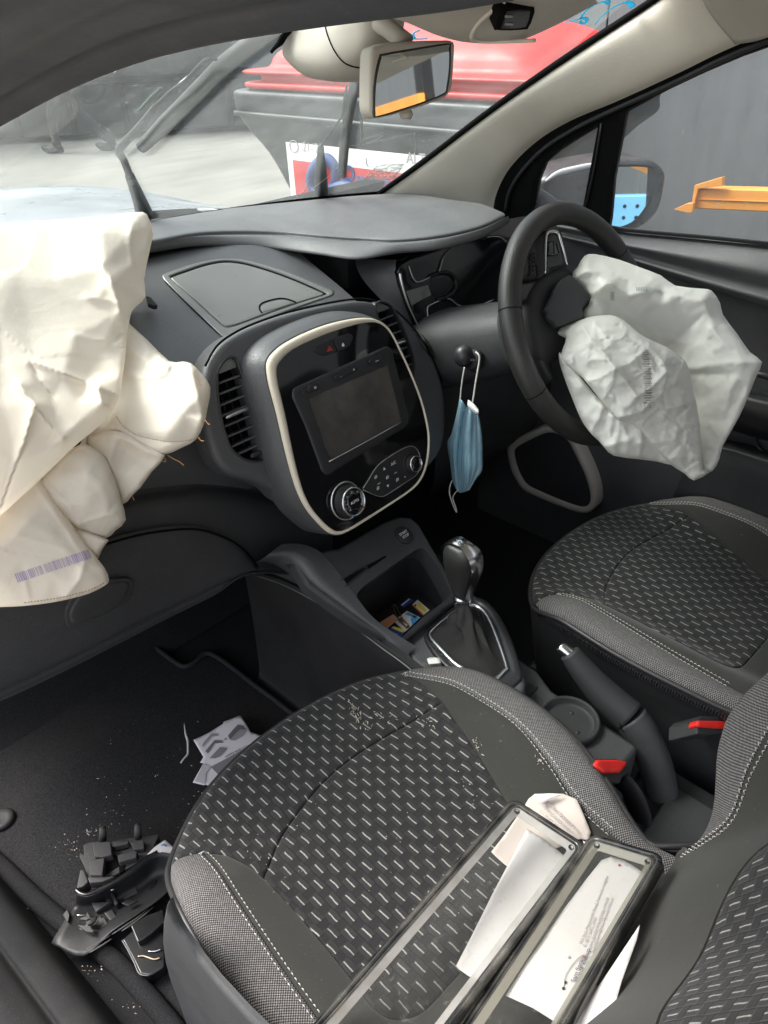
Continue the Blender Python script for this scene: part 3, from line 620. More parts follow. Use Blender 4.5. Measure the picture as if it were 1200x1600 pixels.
for side in (0, 1):
    v_ = thing('air_vent', ['left air vent with ridged slats and a chrome tab beside the cream ringed screen', 'right air vent with slats, half hidden behind the cream ringed screen'][side], 'air vent', tuple(FS.p(*(np.mean(uvo, 0) if not side else np.mean(mir(uvo), 0)), VH)), 'pair of air vents beside the screen')
    q = (lambda u: u) if not side else (lambda u: 2*UC-u)
    ring = cr(uvo, 3, True); inn = inset(ring, .0028) if not side else None
    A_ = np.array([(q(u), w) for u, w in ring])
    ar = .5*np.sum(A_[:, 0]*np.roll(A_[:, 1], -1)-np.roll(A_[:, 0], -1)*A_[:, 1]); A_ = A_ if ar > 0 else A_[::-1]
    ribbon('vent_rim', FS, inset(A_, -.0012), inset(A_, .0024), M['satin'], v_, VH+.0005, .02, .0012)
    panel('vent_back', FS, inset(A_, .001), M['gap'], v_, VH-.024, 0, .002, .02)
    panel('top_cap', FS, [(q(u), w) for u, w in FS.uvs(cv((303, 345), (335, 232), (400, 165), (480, 142), (522, 180), (552, 245)), VH)], M['lid'], v_, VH-.004, .001, .004, .01)
    for (l, r) in slats:
        (u0, w0), (u1, w1) = FS.uvs(cv(l, r), VH-.004)
        f4 = Fr(FS.p(q(u0), w0, VH-.004), FS.p(q(u1), w1, VH-.004)-FS.p(q(u0), w0, VH-.004), FS.b); L_ = np.linalg.norm(FS.p(q(u1), w1)-FS.p(q(u0), w0))
        if f4.n @ FS.n < 0: f4 = Fr(f4.o, f4.a, -f4.b)
        MB().box(f4, 0, L_, -.0013, .0013, -.015, 0).build('slat', M['slat'], v_, bev=.0006)
    for k_ in (.30, .62):
        pa = np.array(FS.uvs(cv((300+280*k_, 400), (470+370*k_, 1190)), VH)); pp = [FS.p(q(u), w, VH-.019) for u, w in pa]
        MB().tube(pp, .0012, 5).build('vane', M['dark'], v_, True)
    a_, c_ = [np.array(FS.p(q(u), w, VH+.001)) for u, w in FS.uvs(cv((392, 850), (662, 728)), VH)]
    d_ = c_-a_; tube('vent_tab', [a_, a_+d_*.12, a_+d_*.5, a_+d_*.88, c_], [.0010, .0026, .0030, .0026, .0010], M['chrome'], v_, 8, 3)
    a_, c_ = [np.array(FS.p(q(u), w, VH-.001)) for u, w in FS.uvs(cv((690, 1302), (880, 1222)), VH)]
    d_ = c_-a_; tube('vent_wheel', [a_, a_+d_*.1, a_+d_*.5, a_+d_*.9, c_], [.002, .0038, .0042, .0038, .002], M['satin'], v_, 10, 3)

# ---------------------------------------------------------------- screen panel with cream ring
st = thing('media_console', 'piano black screen and climate panel in a cream ring', 'media console', (0, 0, GZ))
c2 = C(400, 480, 4.138)
pairs = [((75, 400), (137, 412)), ((80, 350), (148, 368)), ((110, 300), (180, 328)), ((180, 240), (230, 283)), ((300, 175), (325, 231)), ((450, 115), (465, 172)), ((600, 78), (610, 124)), ((700, 68), (705, 102)), ((770, 78), (775, 100)), ((830, 110), (828, 124)), ((880, 170), (876, 180)), ((930, 270), (924, 276)), ((1000, 420), (993, 425)), ((1070, 600), (1062, 603)), ((1110, 760), (1101, 762)), ((1121, 860), (1111, 860)),
 ((1112, 980), (1102, 977)), ((1080, 1090), (1071, 1083)), ((1010, 1180), (1003, 1171)), ((850, 1290), (844, 1278)), ((700, 1388), (694, 1371)), ((600, 1448), (600, 1428)), ((530, 1472), (538, 1448)), ((470, 1455), (492, 1432)), ((400, 1390), (425, 1375)), ((320, 1290), (349, 1277)), ((260, 1160), (296, 1153)), ((200, 950), (243, 943)), ((140, 690), (192, 690)), ((90, 500), (146, 497))]
RO = cr(FS.uvs(c2(*[p[0] for p in pairs])), 3, True); RI = cr(FS.uvs(c2(*[p[1] for p in pairs]), .001), 3, True)
RO = RO if .5*np.sum(RO[:, 0]*np.roll(RO[:, 1], -1)-np.roll(RO[:, 0], -1)*RO[:, 1]) > 0 else RO[::-1]; RI = RI if .5*np.sum(RI[:, 0]*np.roll(RI[:, 1], -1)-np.roll(RI[:, 0], -1)*RI[:, 1]) > 0 else RI[::-1]
ribbon('trim_ring', FS, RO, RI, M['cream'], st, 0, .012, .003)
CW = RO-RO.mean(0); CW = np.clip(.45+(CW/np.linalg.norm(CW, axis=1)[:, None]) @ np.array([-.62, .78]), .06, 1)[:, None]
def bod(d): return RO+(np.array(inset(RO, d))-RO)*(CW if d < -.002 else 1)
def rowv(P, h): return [FS.p(u, v, h) for u, v in np.vstack([P, P[:1]])]
C0 = RO.mean(0)
grow = lambda a, up: np.array([(C0[0]+(u-C0[0])*(1+a), C0[1]+(v-C0[1])*(1+a)+up*(v > C0[1])) for u, v in RO])
grid('screen_body', [rowv(inset(RO, .001), -.004), rowv(inset(RO, -.0015), -.004), rowv(bod(-.004), -.007), rowv(bod(-.011), -.018), rowv(bod(-.016), -.034), rowv(bod(-.018), -.06)], M['satin'] if 0 else M['dash'], st, 1, 4, lin=(True, False))
fas = panel('fascia', FS, inset(RI, -.001), M['piano'], st, .0005, 0, .004, .015)
# the screen unit
bez = ppanel('screen_bezel', FS, c2((240, 545), (246, 528), (262, 515), (560, 380), (830, 258), (856, 254), (876, 268), (890, 300), (940, 500), (988, 705), (988, 745), (962, 782), (720, 930), (490, 1078), (455, 1086), (430, 1062), (415, 1020), (320, 760), (240, 585)), M['satin'], st, .003, roll=.003, skirt=.004, step=.008)
b = NB('dusty_dark_screen'); n_ = b.noise(3, 3); b.set(Base_Color=b.mix(b.map(b.noise(5, 5, .65), .35, .75, 0, .9), (.014, .014, .014, 1), (.13, .12, .105, 1)), Roughness=b.map(n_, .3, .7, .16, .34)); M['screen'] = b.m
ppanel('touch_screen', FS, c2((343, 590), (600, 480), (850, 376), (900, 570), (938, 740), (700, 860), (480, 985), (412, 790)), M['screen'], bez, .0045, roll=0, skirt=.002, step=.02)
tube('screen_lower_edge', [FS.p(*FS.uv(x, y, .005), .005) for x, y in c2((472, 998), (600, 930), (780, 832), (940, 742))], .0008, M['chrome_line'], bez, 6, 3)
for nm, pl_ in (('power_button', ((338, 525), (350, 503), (400, 486), (415, 495), (416, 520), (404, 535), (360, 550), (344, 545))), ('volume_button', ((508, 450), (520, 436), (640, 380), (655, 382), (662, 398), (652, 415), (530, 470), (514, 468))), ('eject_button', ((732, 350), (745, 332), (805, 310), (825, 308), (832, 325), (820, 340), (760, 364), (738, 364)))):
    q_ = ppanel(nm, FS, c2(*pl_), M['rubber'], bez, .0065, roll=.0016, skirt=.003, step=.004, sp=2)
    tube('button_edge', [FS.p(*FS.uv(x, y, .0058), .0058) for x, y in c2(*pl_)], .0005, M['satin'], q_, 5, 3, True)
def icon(nm, pts, mat_, par, h, r=.0005): return tube(nm, [FS.p(*FS.uv(x, y, h), h) for x, y in pts], r, mat_, par, 5, 0)
def bolt(nm, p, par): return lathe(nm, FS, *FS.uv(*p, .005), [(.0028, .004), (.0028, .0058), (.0022, .0062), (.0016, .0056)], M['satin'], par, 14)
bolt('screw', c2((307, 545))[0], bez); bolt('screw', c2((820, 325))[0], bez)
u_, v_ = FS.uv(*c2((380, 519))[0], .0072)
tube('power_icon', [FS.p(u_+.0016*math.cos(a), v_+.0016*math.sin(a), .0084) for a in np.radians(np.arange(120, 421, 30))]+[FS.p(u_, v_+.0002, .0084)], .0003, M['white_print'], bez, 5, 0)
for s_, p in (('-', (548, 447)), ('+', (632, 405))): text('volume_mark', s_, FS, *FS.uv(*c2(p)[0], .008), .007, M['white_print'], bez, .0083)
text('eject_mark', '\u2013', FS, *FS.uv(*c2((780, 345))[0], .008), .012, M['white_print'], bez, .0083)
# hazard and lock switches
for nm, pl_ in (('hazard_button', ((372, 272), (385, 252), (440, 228), (496, 207), (512, 250), (528, 290), (470, 308), (440, 314), (415, 308), (392, 292))), ('lock_button', ((502, 204), (560, 180), (606, 168), (628, 180), (632, 200), (612, 245), (585, 266), (534, 287), (517, 245)))):
    hb = ppanel(nm, FS, c2(*pl_), M['rubber'], st, .003, roll=.002, skirt=.003, step=.005)
    if nm[0] == 'h':
        P_ = [FS.p(*FS.uv(x, y, .0035), .0035) for x, y in c2((459, 290), (474, 249), (497, 277))]; fr_ = frame3(*P_)
        MB().prism(Fr((0, 0, 0), FS.a, FS.b), [(p @ FS.a, p @ FS.b) for p in P_], P_[0] @ FS.n-.001, P_[0] @ FS.n+.0006).build('warning_triangle', M['red_print'], hb)
    else:
        u_, v_ = FS.uv(*c2((563, 243))[0], .0035)
        MB().box(FS, u_-.0019, u_+.0019, v_-.0022, v_+.0008, .002, .0040).build('lock_icon', M['white_print'], hb)
        tube('lock_shackle', [FS.p(u_+.0012*math.cos(a), v_+.0008+.0016*math.sin(a), .0038) for a in np.linspace(0, math.pi, 7)], .0004, M['white_print'], hb, 5, 0)
# knobs
def knob(p, r, hgt, big):
    u, v = FS.uv(*c2(p)[0], .002)
    lathe('knob_surround', FS, u, v, [(r*1.30, -.001), (r*1.30, .0018), (r*1.25, .0026), (r*1.2, .0018), (r*1.18, .0006), (r*.6, .0006)], M['chrome_line'] if big else M['satin'], st)
    kn = lathe('knob', FS, u, v, [(r*1.05, 0), (r*1.05, .004), (r*1.0, .006), (r*1.0, hgt-.003), (r*.97, hgt-.001)], M['satin'], st)
    if big:
        g = MB()
        for k_ in range(40): a = 2*math.pi*k_/40; g.tube([FS.p(u+r*1.005*math.cos(a), v+r*1.005*math.sin(a), h_) for h_ in (.005, hgt-.003)], .0006, 4)
        o_ = g.build('knob_ridges', M['satin'], kn); tag(o_, kind='stuff')
    lathe('knob_rim', FS, u, v, [(r*.99, hgt-.003), (r*1.0, hgt-.001), (r*.96, hgt+.0012), (r*.88, hgt+.0008), (r*.86, hgt-.001)], M['chrome'], kn)
    lathe('knob_face', FS, u, v, [(r*.88, hgt-.002), (r*.86, hgt), (r*.4, hgt+.0006), (.0002, hgt+.0008)], M['piano'], kn)
    return u, v, kn
u, v, kn = knob((586, 1252), .0232, .020, True)
for k_, s_ in enumerate(('18', '19', '20', '21', '22', '23', '24')):
    a = math.radians(215-k_*42); text('temperature_mark', s_, FS, u+.0155*math.cos(a), v+.0155*math.sin(a), .0042, M['grey_print'], kn, .0206)
text('auto_mark', 'AUTO', FS, u, v, .006, M['white_print'], kn, .0212)
MB().box(FS, u-.0125, u-.009, v-.0195, v-.0178, .0202, .0212).build('blue_mark', M['blue_print'], kn); MB().box(FS, u+.012, u+.0155, v-.0160, v-.0145, .0202, .0212).build('red_mark', M['red_print'], kn)
knob((1004, 1012), .0138, .014, False)
cl = [(700, 1172), (725, 1120), (760, 1060), (800, 1012), (880, 955), (960, 910), (1010, 899), (1045, 925), (1064, 985), (1060, 1040), (1035, 1085), (980, 1125), (850, 1210), (810, 1224), (765, 1214), (712, 1192)]
ppanel('climate_panel', FS, c2(*cl), M['satin'], st, .0015, roll=.001, skirt=.002, step=.008, sp=2)
tube('climate_outline', [FS.p(*FS.uv(x, y, .0022), .0022) for x, y in c2(*([(690, 1172)]+cl[1:-1]+[(690, 1180)]))], .0006, M['chrome_line'], st, 6, 3)
for s_, p, z_ in (('A/C', (890, 1010), .0070), ('\u25b2', (830, 1045), .006), ('\u25bc', (855, 1158), .006), ('+', (965, 1098), .006), ('\u2013', (795, 1138), .012), ('\u2013', (903, 1068), .012)):
    text('climate_mark', s_, FS, *FS.uv(*c2(p)[0], .003), z_, M['white_print'], st, .0026)
for cx_, cy_ in ((775, 1098), (790, 1170), (850, 1100), (915, 1115)):
    u_, v_ = FS.uv(*c2((cx_, cy_))[0], .003)
    mm = MB(); mm.tube([FS.p(u_-.003, v_-.0018, .0028), FS.p(u_+.002, v_-.0018, .0028), FS.p(u_+.003, v_+.0018, .0028), FS.p(u_-.001, v_+.002, .0028), FS.p(u_-.003, v_-.0018, .0028)], .0004, 4); mm.tube([FS.p(u_-.001, v_, .0028), FS.p(u_+.0015, v_, .0028)], .0005, 4)
    mm.build('climate_icon', M['white_print'], st)

# ---------------------------------------------------------------- dials under the hood
dial = thing('instrument_cluster', 'dark gloss dial cluster with chrome outlines under the dash hood', 'instrument cluster', (.35, .1, GZ))
c3 = C(500, 290, 3.75)
FI = Fr((.36, .13, .70), (1, -.05, 0), (0, .34, 1))
M['dial'] = plastic('dial_lens', (.004, .004, .005), .12, 0, 1, .5, .02)
M['dialgrey'] = flat('dial_grey', (.006, .006, .007), .5)
ppanel('cluster_lens', FI, c3((462, 500), (500, 430), (600, 380), (760, 330), (980, 290), (1120, 300), (1180, 420), (1180, 640), (1060, 700), (900, 760), (640, 870), (600, 870), (560, 810), (500, 640)), M['dial'], dial, 0, roll=.004, skirt=.05, step=.015, sp=2)
cl2 = lambda nm, pts, r=.0014, m='chrome_line', h=.003: tube(nm, [FI.p(*FI.uv(x, y, h), h) for x, y in c3(*pts)], r, M[m], dial, 6, 5)
cl2('chrome_edge', ((468, 515), (480, 580), (510, 680), (550, 770), (585, 840), (610, 862)), [.0035, .0028, .0018, .0012, .0008])
cl2('dial_outline', ((520, 470), (540, 530), (560, 560), (585, 562), (640, 540), (690, 515), (705, 480), (720, 430), (745, 390), (780, 362)), [.0006, .0010, .0014, .0014, .0014, .0014, .0012, .001, .0008])
cl2('dial_outline', ((630, 850), (632, 780), (630, 715), (655, 695), (700, 675), (740, 662), (770, 670), (810, 700), (870, 714), (930, 705), (1020, 668)), [.0005, .001, .0013, .0014, .0014, .0014, .0014, .0014])
cl2('dial_outline', ((980, 302), (1030, 298), (1070, 310), (1090, 330)), .0010)
ppanel('display_window', FI, c3((508, 618), (570, 600), (632, 582), (652, 640), (590, 672), (538, 702)), M['lid'], dial, .003, roll=0, skirt=.002, step=.02)
ring_ = [FI.p(*FI.uv(x, y, .002), .002) for x, y in c3((640, 535), (690, 515), (745, 512), (785, 535), (798, 580), (780, 625), (735, 655), (690, 668))]
tube('dial_ring', ring_, .004, M['dialgrey'], dial, 8, 5)
ppanel('gauge_insert', FI, c3((645, 560), (690, 545), (740, 545), (765, 575), (750, 610), (700, 640), (660, 640)), M['dialgrey'], dial, .001, roll=.001, skirt=.002, step=.02, sp=3)
# cheek between tray panel and dials
CHK = [[onF(500+x/3.75, 290+y/3.75, lambda P: P[2]-zM(P[1])) for x, y in ((205, 430), (215, 480), (245, 540), (300, 610), (380, 690), (480, 790), (580, 880), (660, 960))],
    None, None,
    [FI.p(*FI.uv(500+x/3.75, 290+y/3.75), -.01) for x, y in ((470, 430), (465, 470), (470, 530), (490, 600), (515, 670), (555, 770), (600, 868), (700, 950))]]
for q_ in (1, 2): CHK[q_] = [a+(c-a)*q_/3+np.array([-.004, .006, 0]) for a, c in zip(CHK[0], CHK[3])]
grid('cluster_cheek', CHK, M['dash'], dash, 4, 4)
# shelf under the dials and the dark knee panels behind the column
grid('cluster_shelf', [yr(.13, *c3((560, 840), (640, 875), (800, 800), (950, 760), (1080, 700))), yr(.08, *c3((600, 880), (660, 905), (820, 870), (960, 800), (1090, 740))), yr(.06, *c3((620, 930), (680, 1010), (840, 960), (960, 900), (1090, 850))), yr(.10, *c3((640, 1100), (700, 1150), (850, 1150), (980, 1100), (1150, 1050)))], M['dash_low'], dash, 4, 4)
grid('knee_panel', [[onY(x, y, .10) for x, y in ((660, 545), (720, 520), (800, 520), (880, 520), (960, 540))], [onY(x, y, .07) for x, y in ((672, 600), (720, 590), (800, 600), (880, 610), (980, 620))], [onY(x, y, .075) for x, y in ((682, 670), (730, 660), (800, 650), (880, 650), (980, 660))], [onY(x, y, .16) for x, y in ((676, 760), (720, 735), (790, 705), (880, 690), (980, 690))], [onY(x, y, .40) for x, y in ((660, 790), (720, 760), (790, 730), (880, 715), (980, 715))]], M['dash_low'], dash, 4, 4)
# ---------------------------------------------------------------- seats (both alike; the passenger's is built, the driver's copied)
SEAT_D = (.699, -.040, -.029)
seat = thing('car_seat_unit', 'nearest seat, passenger side, dark basket weave fabric under the clear covers and papers', 'car seat', (-.33, -.4, 0), 'pair of front seats')
foot = [(-.546, -.210), (-.505, -.178), (-.453, -.155), (-.39, -.144), (-.31, -.145), (-.25, -.153), (-.194, -.168), (-.150, -.190), (-.112, -.222), (-.088, -.270), (-.076, -.33), (-.075, -.40), (-.088, -.47), (-.116, -.53), (-.144, -.58), (-.155, -.62), (-.155, -.70), (-.56, -.70), (-.566, -.62), (-.578, -.55), (-.583, -.46), (-.582, -.37), (-.572, -.29), (-.560, -.240)]
FT_ = resample(cr(foot, 4, True), .012, True); FTB = np.roll(FT_, -1, 0)
def sm(a, b, x): t = min(1, max(0, (x-a)/(b-a))); return t*t*(3-2*t)
def cz(x, y):
    z = .308+.034*sm(-.455, -.535, x)*sm(-.18, -.30, y)+.034*sm(-.215, -.125, x)*sm(-.19, -.32, y)
    z += .006*math.exp(-((x+.33)/.12)**2)*sm(-.5, -.3, y) - .018*sm(-.30, -.15, y)*0
    d = ed1(x, y, FT_, FTB); r = .018
    if d < r: q = 1-d/r; z -= r*(1-math.sqrt(max(0, 1-q*q)))
    return z
cfn = lambda x, y, h: np.array([x, y, cz(x, y)+h])
L1 = [(-.514, -.236), (-.516, -.27), (-.524, -.32), (-.533, -.385), (-.541, -.455), (-.548, -.54), (-.550, -.69)]
R1 = [(-.140, -.216), (-.134, -.255), (-.128, -.31), (-.127, -.40), (-.147, -.47), (-.166, -.52), (-.174, -.575), (-.176, -.69)]
PL = [(-.514, -.233), (-.496, -.262), (-.485, -.300), (-.484, -.36), (-.487, -.41), (-.491, -.46), (-.496, -.495), (-.490, -.517), (-.465, -.530), (-.43, -.534), (-.36, -.536), (-.29, -.528), (-.250, -.510)]
PR = [(-.140, -.214), (-.146, -.25), (-.158, -.303), (-.186, -.39), (-.214, -.456), (-.232, -.495)]
SEAM = [(-.4845, -.312), (-.436, -.284), (-.357, -.267), (-.289, -.268), (-.204, -.283), (-.1575, -.304)]
def spl(p, n=4): return [tuple(q) for q in cr(p, n)]
foot_np = np.array(foot)
fL = [p for p in foot if p[1] >= -.245]          # front run, left to right
front = foot[0:9]
up_to = lambda P, y0: [p for p in P if p[1] >= y0]
fp = [(-.538, -.222)]+front+[(-.135, -.212)]
fpoly = spl(front)+[PR[0], (-.146, -.25), (-.1575, -.304)]+spl(SEAM[::-1])[1:-1]+[(-.4845, -.312), (-.496, -.262), (-.514, -.235)]
fill('front_panel', fpoly, cfn, M['weave'], seat, .008, .004, None, 0, puff=.002, puffw=.01)
cpoly = spl(SEAM)+spl(PR[2:])[1:]+[(-.250, -.510)]+spl(PL[::-1])[1:]
cpoly = spl(SEAM)+spl(PR[2:])[1:]+spl([(-.250, -.510)]+PL[2:12][::-1])[:-1]
fill('centre_panel', cpoly, cfn, M['weave'], seat, .008, .004, None, 0, puff=.003, puffw=.015)
ipoly = spl(L1)+spl(R1[::-1])+spl(PR)[1:]+spl([(-.250, -.510)]+PL[1:12][::-1])
fill('side_insert', ipoly, cfn, M['knit'], seat, .009, .004, None, 0, puff=.002, puffw=.01)
lb = spl([(-.545, -.213), (-.560, -.240), (-.572, -.29), (-.582, -.37), (-.583, -.46), (-.578, -.55), (-.566, -.62), (-.56, -.70)])+spl(L1[::-1])+[(-.53, -.222)]
fill('bolster_fabric', lb, cfn, M['dots'], seat, .007, .003, None, 0, puff=.003, puffw=.012)
rb = spl(R1)+spl([(-.155, -.70), (-.155, -.62), (-.144, -.58), (-.116, -.53), (-.088, -.47), (-.075, -.40), (-.076, -.33), (-.088, -.270), (-.112, -.222)])+[(-.128, -.212)]
fill('bolster_fabric', rb, cfn, M['dots'], seat, .007, .003, None, 0, puff=.003, puffw=.012)
fr_ = cr(foot, 5, True); fr_ = np.vstack([fr_, fr_[:1]])
def ins(P, d): Q = np.array(inset(P[:-1], d if True else 0)); return np.vstack([Q, Q[:1]])
sg = 1 if .5*np.sum(fr_[:-1, 0]*np.roll(fr_[:-1, 1], -1)-np.roll(fr_[:-1, 0], -1)*fr_[:-1, 1]) > 0 else -1
EZ = [cz(x, y) for x, y in ins(fr_, .0008*sg)]
lev = lambda d, z: [(x, y, (e+z-.283) if z > .2 else z) for (x, y), e in zip(ins(fr_, d*sg), EZ)]
grid('seat_skirt', [lev(.002, .283), lev(-.001, .276), lev(.000, .262), lev(.004, .235), lev(.008, .205), lev(.016, .16), lev(.03, .10)], M['rubber'], seat, 1, 3, lin=(True, False))
tube('piping', [(x, y, e-.002) for (x, y), e in zip(ins(fr_, -.001*sg)[:-1:3], EZ[:-1:3])], .0042, M['zip'], seat, 8, 3, True)
zt = MB(); zp = resample(cr([(-.546, -.210), (-.560, -.240), (-.573, -.29), (-.583, -.37), (-.584, -.46), (-.579, -.55), (-.567, -.62)], 6), .0042)
for i in range(1, len(zp)-1):
    t_ = zp[i+1]-zp[i-1]; t_ /= np.linalg.norm(t_); f_ = Fr((*zp[i], cz(zp[i][0]+.001, zp[i][1])-.012), (t_[0], t_[1], 0), (0, 0, 1)); f_ = f_ if f_.n[0] < 0 else Fr(f_.o, -f_.a, f_.b)
    zt.box(f_, -.0013, .0013, -.004, .004, -.002, .0035 if i % 2 else .0028)
tag(zt.build('zip_teeth', M['zip'], seat), kind='stuff')
def stitches(name, path, z0, par, fn=cfn, gap=.0062, off=0.0):
    P = resample(cr(path, 8), .0005); n = int(len(P)*.0005/gap); s = MB(); seg = len(P)/n
    P = P if not off else np.array(inset(np.vstack([P]), off))
    for i in range(n):
        a, b_ = P[int(i*seg)], P[min(len(P)-1, int((i+.68)*seg))]
        s.tube([fn(*a, z0*.2), fn(*((a+b_)/2), z0), fn(*b_, z0*.2)], .00055, 4)
    return s.build(name, M['thread'], par, True)
stitches('stitching', L1[:-1], .0022, seat, off=0.004); stitches('stitching', L1[:-1], .0022, seat, off=-.004)
stitches('stitching', R1[:-1], .0022, seat, off=0.004); stitches('stitching', R1[:-1], .0022, seat, off=-.004)
# plastic side cover of the base
FTm = Fr((-.598, -.3, .2), (0, -1, 0), (0, 0, 1))
ppanel('base_cover', FTm, [(258, 1412), (262, 1425), (275, 1452), (300, 1490), (335, 1535), (380, 1585), (430, 1635), (520, 1720), (460, 1790), (330, 1700), (290, 1600), (276, 1560), (264, 1530), (256, 1500), (252, 1470), (253, 1440)], plastic('grey_base_plastic', (.030, .031, .033), .65, .25, 1300, .45, .04), seat, 0, roll=.005, skirt=.004, step=.012, sp=0)
MB().box(Fr((-.33, -.4, .08), (1, 0, 0), (0, 1, 0)), -.20, .20, -.27, .20, -.05, .06).build('seat_base', M['dark'], seat, bev=.01)
# backrest
RC = math.radians(25)
BO = lambda x, v: (.040+.045*sm(.05, .13, v))*sm(.135, .235, abs(x+.33))-.012*sm(.1, 0, abs(x+.33))
def bfn(x, v, h): h = h+BO(x, v); return np.array([x, -.640-math.sin(RC)*v+math.cos(RC)*h, .350+math.cos(RC)*v+math.sin(RC)*h])
bR = [(-.178, .0), (-.168, .035), (-.150, .075), (-.124, .12), (-.096, .165), (-.074, .24), (-.057, .32), (-.052, .42), (-.068, .51), (-.15, .57), (-.25, .60)]
bout = bR+[(-.66-x, v) for x, v in bR[::-1]]
bfull = [tuple(q) for q in cr(bout, 3, True)]; BFA = np.array(bfull); BFB = np.roll(BFA, -1, 0)
pc = [(-.232, .185), (-.218, .24), (-.205, .32), (-.205, .50), (-.25, .545), (-.41, .545), (-.455, .50), (-.455, .32), (-.448, .24), (-.44, .205), (-.40, .168), (-.34, .156), (-.28, .158)]
pcs = [tuple(q) for q in cr(pc, 4, True)]
fill('back_insert', bfull, bfn, M['knit'], seat, .012, .030, .05, 0, holes=[pcs], hdepth=.004)
fill('back_panel', pcs, lambda x, v, h: bfn(x, v, h-.001), M['weave'], seat, .009, .004, None, 0, puff=.003, puffw=.012)
for sgn in (0, 1):
    O = [(x, v) for x, v in bR[1:10]]; I = [(x-.016-.040*sm(.02, .15, v), v-.01*sm(.45, .55, v)) for x, v in O]
    if sgn: O = [(-.66-x, v) for x, v in O]; I = [(-.66-x, v) for x, v in I]
    O, I = cr(O, 4), cr(I, 4)
    def edgep(x, v, h):
        d = ed1(x, v, BFA, BFB); q = max(0, 1-d/.03); return bfn(x, v, h-.03*(1-math.sqrt(max(0, 1-q*q))))
    rows_ = [[edgep(o[0]+(i_[0]-o[0])*t, o[1]+(i_[1]-o[1])*t, .0018) for o, i_ in zip(O, I)] for t in (.02, .2, .45, .75, 1.0)]
    grid('back_bolster_fabric', rows_ if sgn else [r[::-1] for r in rows_], M['dots'], seat, 2, 2)
    stitches('stitching', [(a-.0045*(1-2*sgn), b_) for a, b_ in I[::4]], .0022, seat, edgep); stitches('stitching', I[::4], .0030, seat, edgep)
for o_ in list(seat.children): 
    if o_.name.startswith('base_cover'): o_['skip'] = 1
# scuffs and lint rubbed into the near seat's cloth
sc_ = MB(); rsc = random.Random(9)
def onseat(x, y, l=.0006):
    p = onF(x, y, lambda P: P[2]-cz(P[0], max(P[1], -.69)), .5, 1.6); return p+np.array([0, 0, l+.0022])
for (cx_, cy_, sx_, sy_, ang, n_) in ((558, 1116, 13, 5, 1.0, 34), (596, 1122, 12, 8, .3, 10), (662, 1126, 10, 8, .6, 12), (745, 1166, 12, 10, .9, 12), (845, 1192, 5, 9, 1.3, 12), (730, 1235, 30, 25, .5, 16), (430, 1330, 60, 50, .4, 18), (640, 1330, 80, 60, .7, 20)):
    for _ in range(n_):
        u, v = rsc.gauss(0, sx_), rsc.gauss(0, sy_ if n_ > 30 else sy_*.5); x, y = cx_+u*math.cos(ang)-v*math.sin(ang), cy_+u*math.sin(ang)+v*math.cos(ang); a_ = ang+rsc.gauss(0, .7); l_ = rsc.uniform(1.2, 6.0) if sx_ < 25 else rsc.uniform(.8, 2.2)
        try: sc_.tube([onseat(x, y), onseat(x+l_*math.cos(a_), y+l_*math.sin(a_))], rsc.choice((.0003, .0004, .0007)), 4)
        except Exception: pass
tag(sc_.build('lint_scuffs', flat('pale_scuff', (.36, .33, .28), .9), seat), kind='stuff'); sc_ob = [o for o in seat.children if o.name.startswith('lint')][0]; sc_ob['skip'] = 1
drv = copy_tree(seat); drv.location = Vector(seat.location)+Vector(SEAT_D)
drv['label'] = 'farther seat, driver side, empty dark basket weave seat behind the steering wheel'

# ---------------------------------------------------------------- steering wheel, column and stalk
tw = math.radians(27.84); WR = .195
FWh = Fr((.3389, -.1689, .6961), (1, 0, 0), (0, math.sin(tw), math.cos(tw)))
wheel = thing('steering_wheel', 'black leather steering wheel with burst open hub pad', 'steering wheel', tuple(FWh.o))
rimp = [FWh.p(.1775*math.cos(a), .1775*math.sin(a), .012) for a in np.linspace(0, 2*math.pi, 72, endpoint=False)]
V, F_ = tube_vf(np.array(rimp), np.full(72, .0172), 14, True)
mesh('wheel_rim', V, F_, M['leather'], wheel)
for a in (157, 198, 262, 28, 330): 
    a = math.radians(a); c_ = FWh.p(.1775*math.cos(a), .1775*math.sin(a), .012); r_ = FWh.a*math.cos(a)+FWh.b*math.sin(a)
    tube('rim_seam', [c_+.0173*(r_*math.cos(t)+FWh.n*math.sin(t)) for t in np.linspace(0, 2*math.pi, 18, endpoint=False)], .0007, M['gap'], wheel, 5, 0, True)
cw = C(760, 310, 4.0)
ppanel('hub_cover', FWh, cw((268, 660), (282, 590), (325, 520), (400, 455), (470, 422), (515, 420), (545, 438), (600, 500), (665, 600), (650, 760), (580, 900), (470, 1010), (400, 1030), (340, 990), (300, 880), (272, 760)), M['rubber'], wheel, .012, roll=.014, skirt=.05, step=.012, sp=2)
flap = [FWh.p(*FWh.uv(x, y, .030), .030) for x, y in cw((455, 525))]
FF = Fr(FWh.p(*FWh.uv(*cw((500, 620))[0], .034), .034), FWh.a+FWh.n*.25, FWh.b-FWh.n*.2)
ppanel('torn_pad_flap', FF, cw((372, 690), (392, 650), (420, 590), (452, 525), (490, 492), (528, 472), (570, 505), (610, 550), (652, 598), (656, 622), (628, 655), (606, 690), (620, 735), (600, 750), (520, 775), (445, 800), (425, 768), (388, 742), (390, 705)), plastic('torn_soft_pad', (.030, .031, .033), .55, .2, 900, .4, .05), wheel, 0, roll=.004, skirt=.006, step=.01)
ppanel('upper_spoke', FWh, cw((275, 300), (320, 215), (380, 190), (470, 190), (490, 240), (505, 330), (520, 430), (470, 440), (420, 460), (350, 500), (335, 420)), M['rubber'], wheel, .010, roll=.010, skirt=.02, step=.012, sp=2)
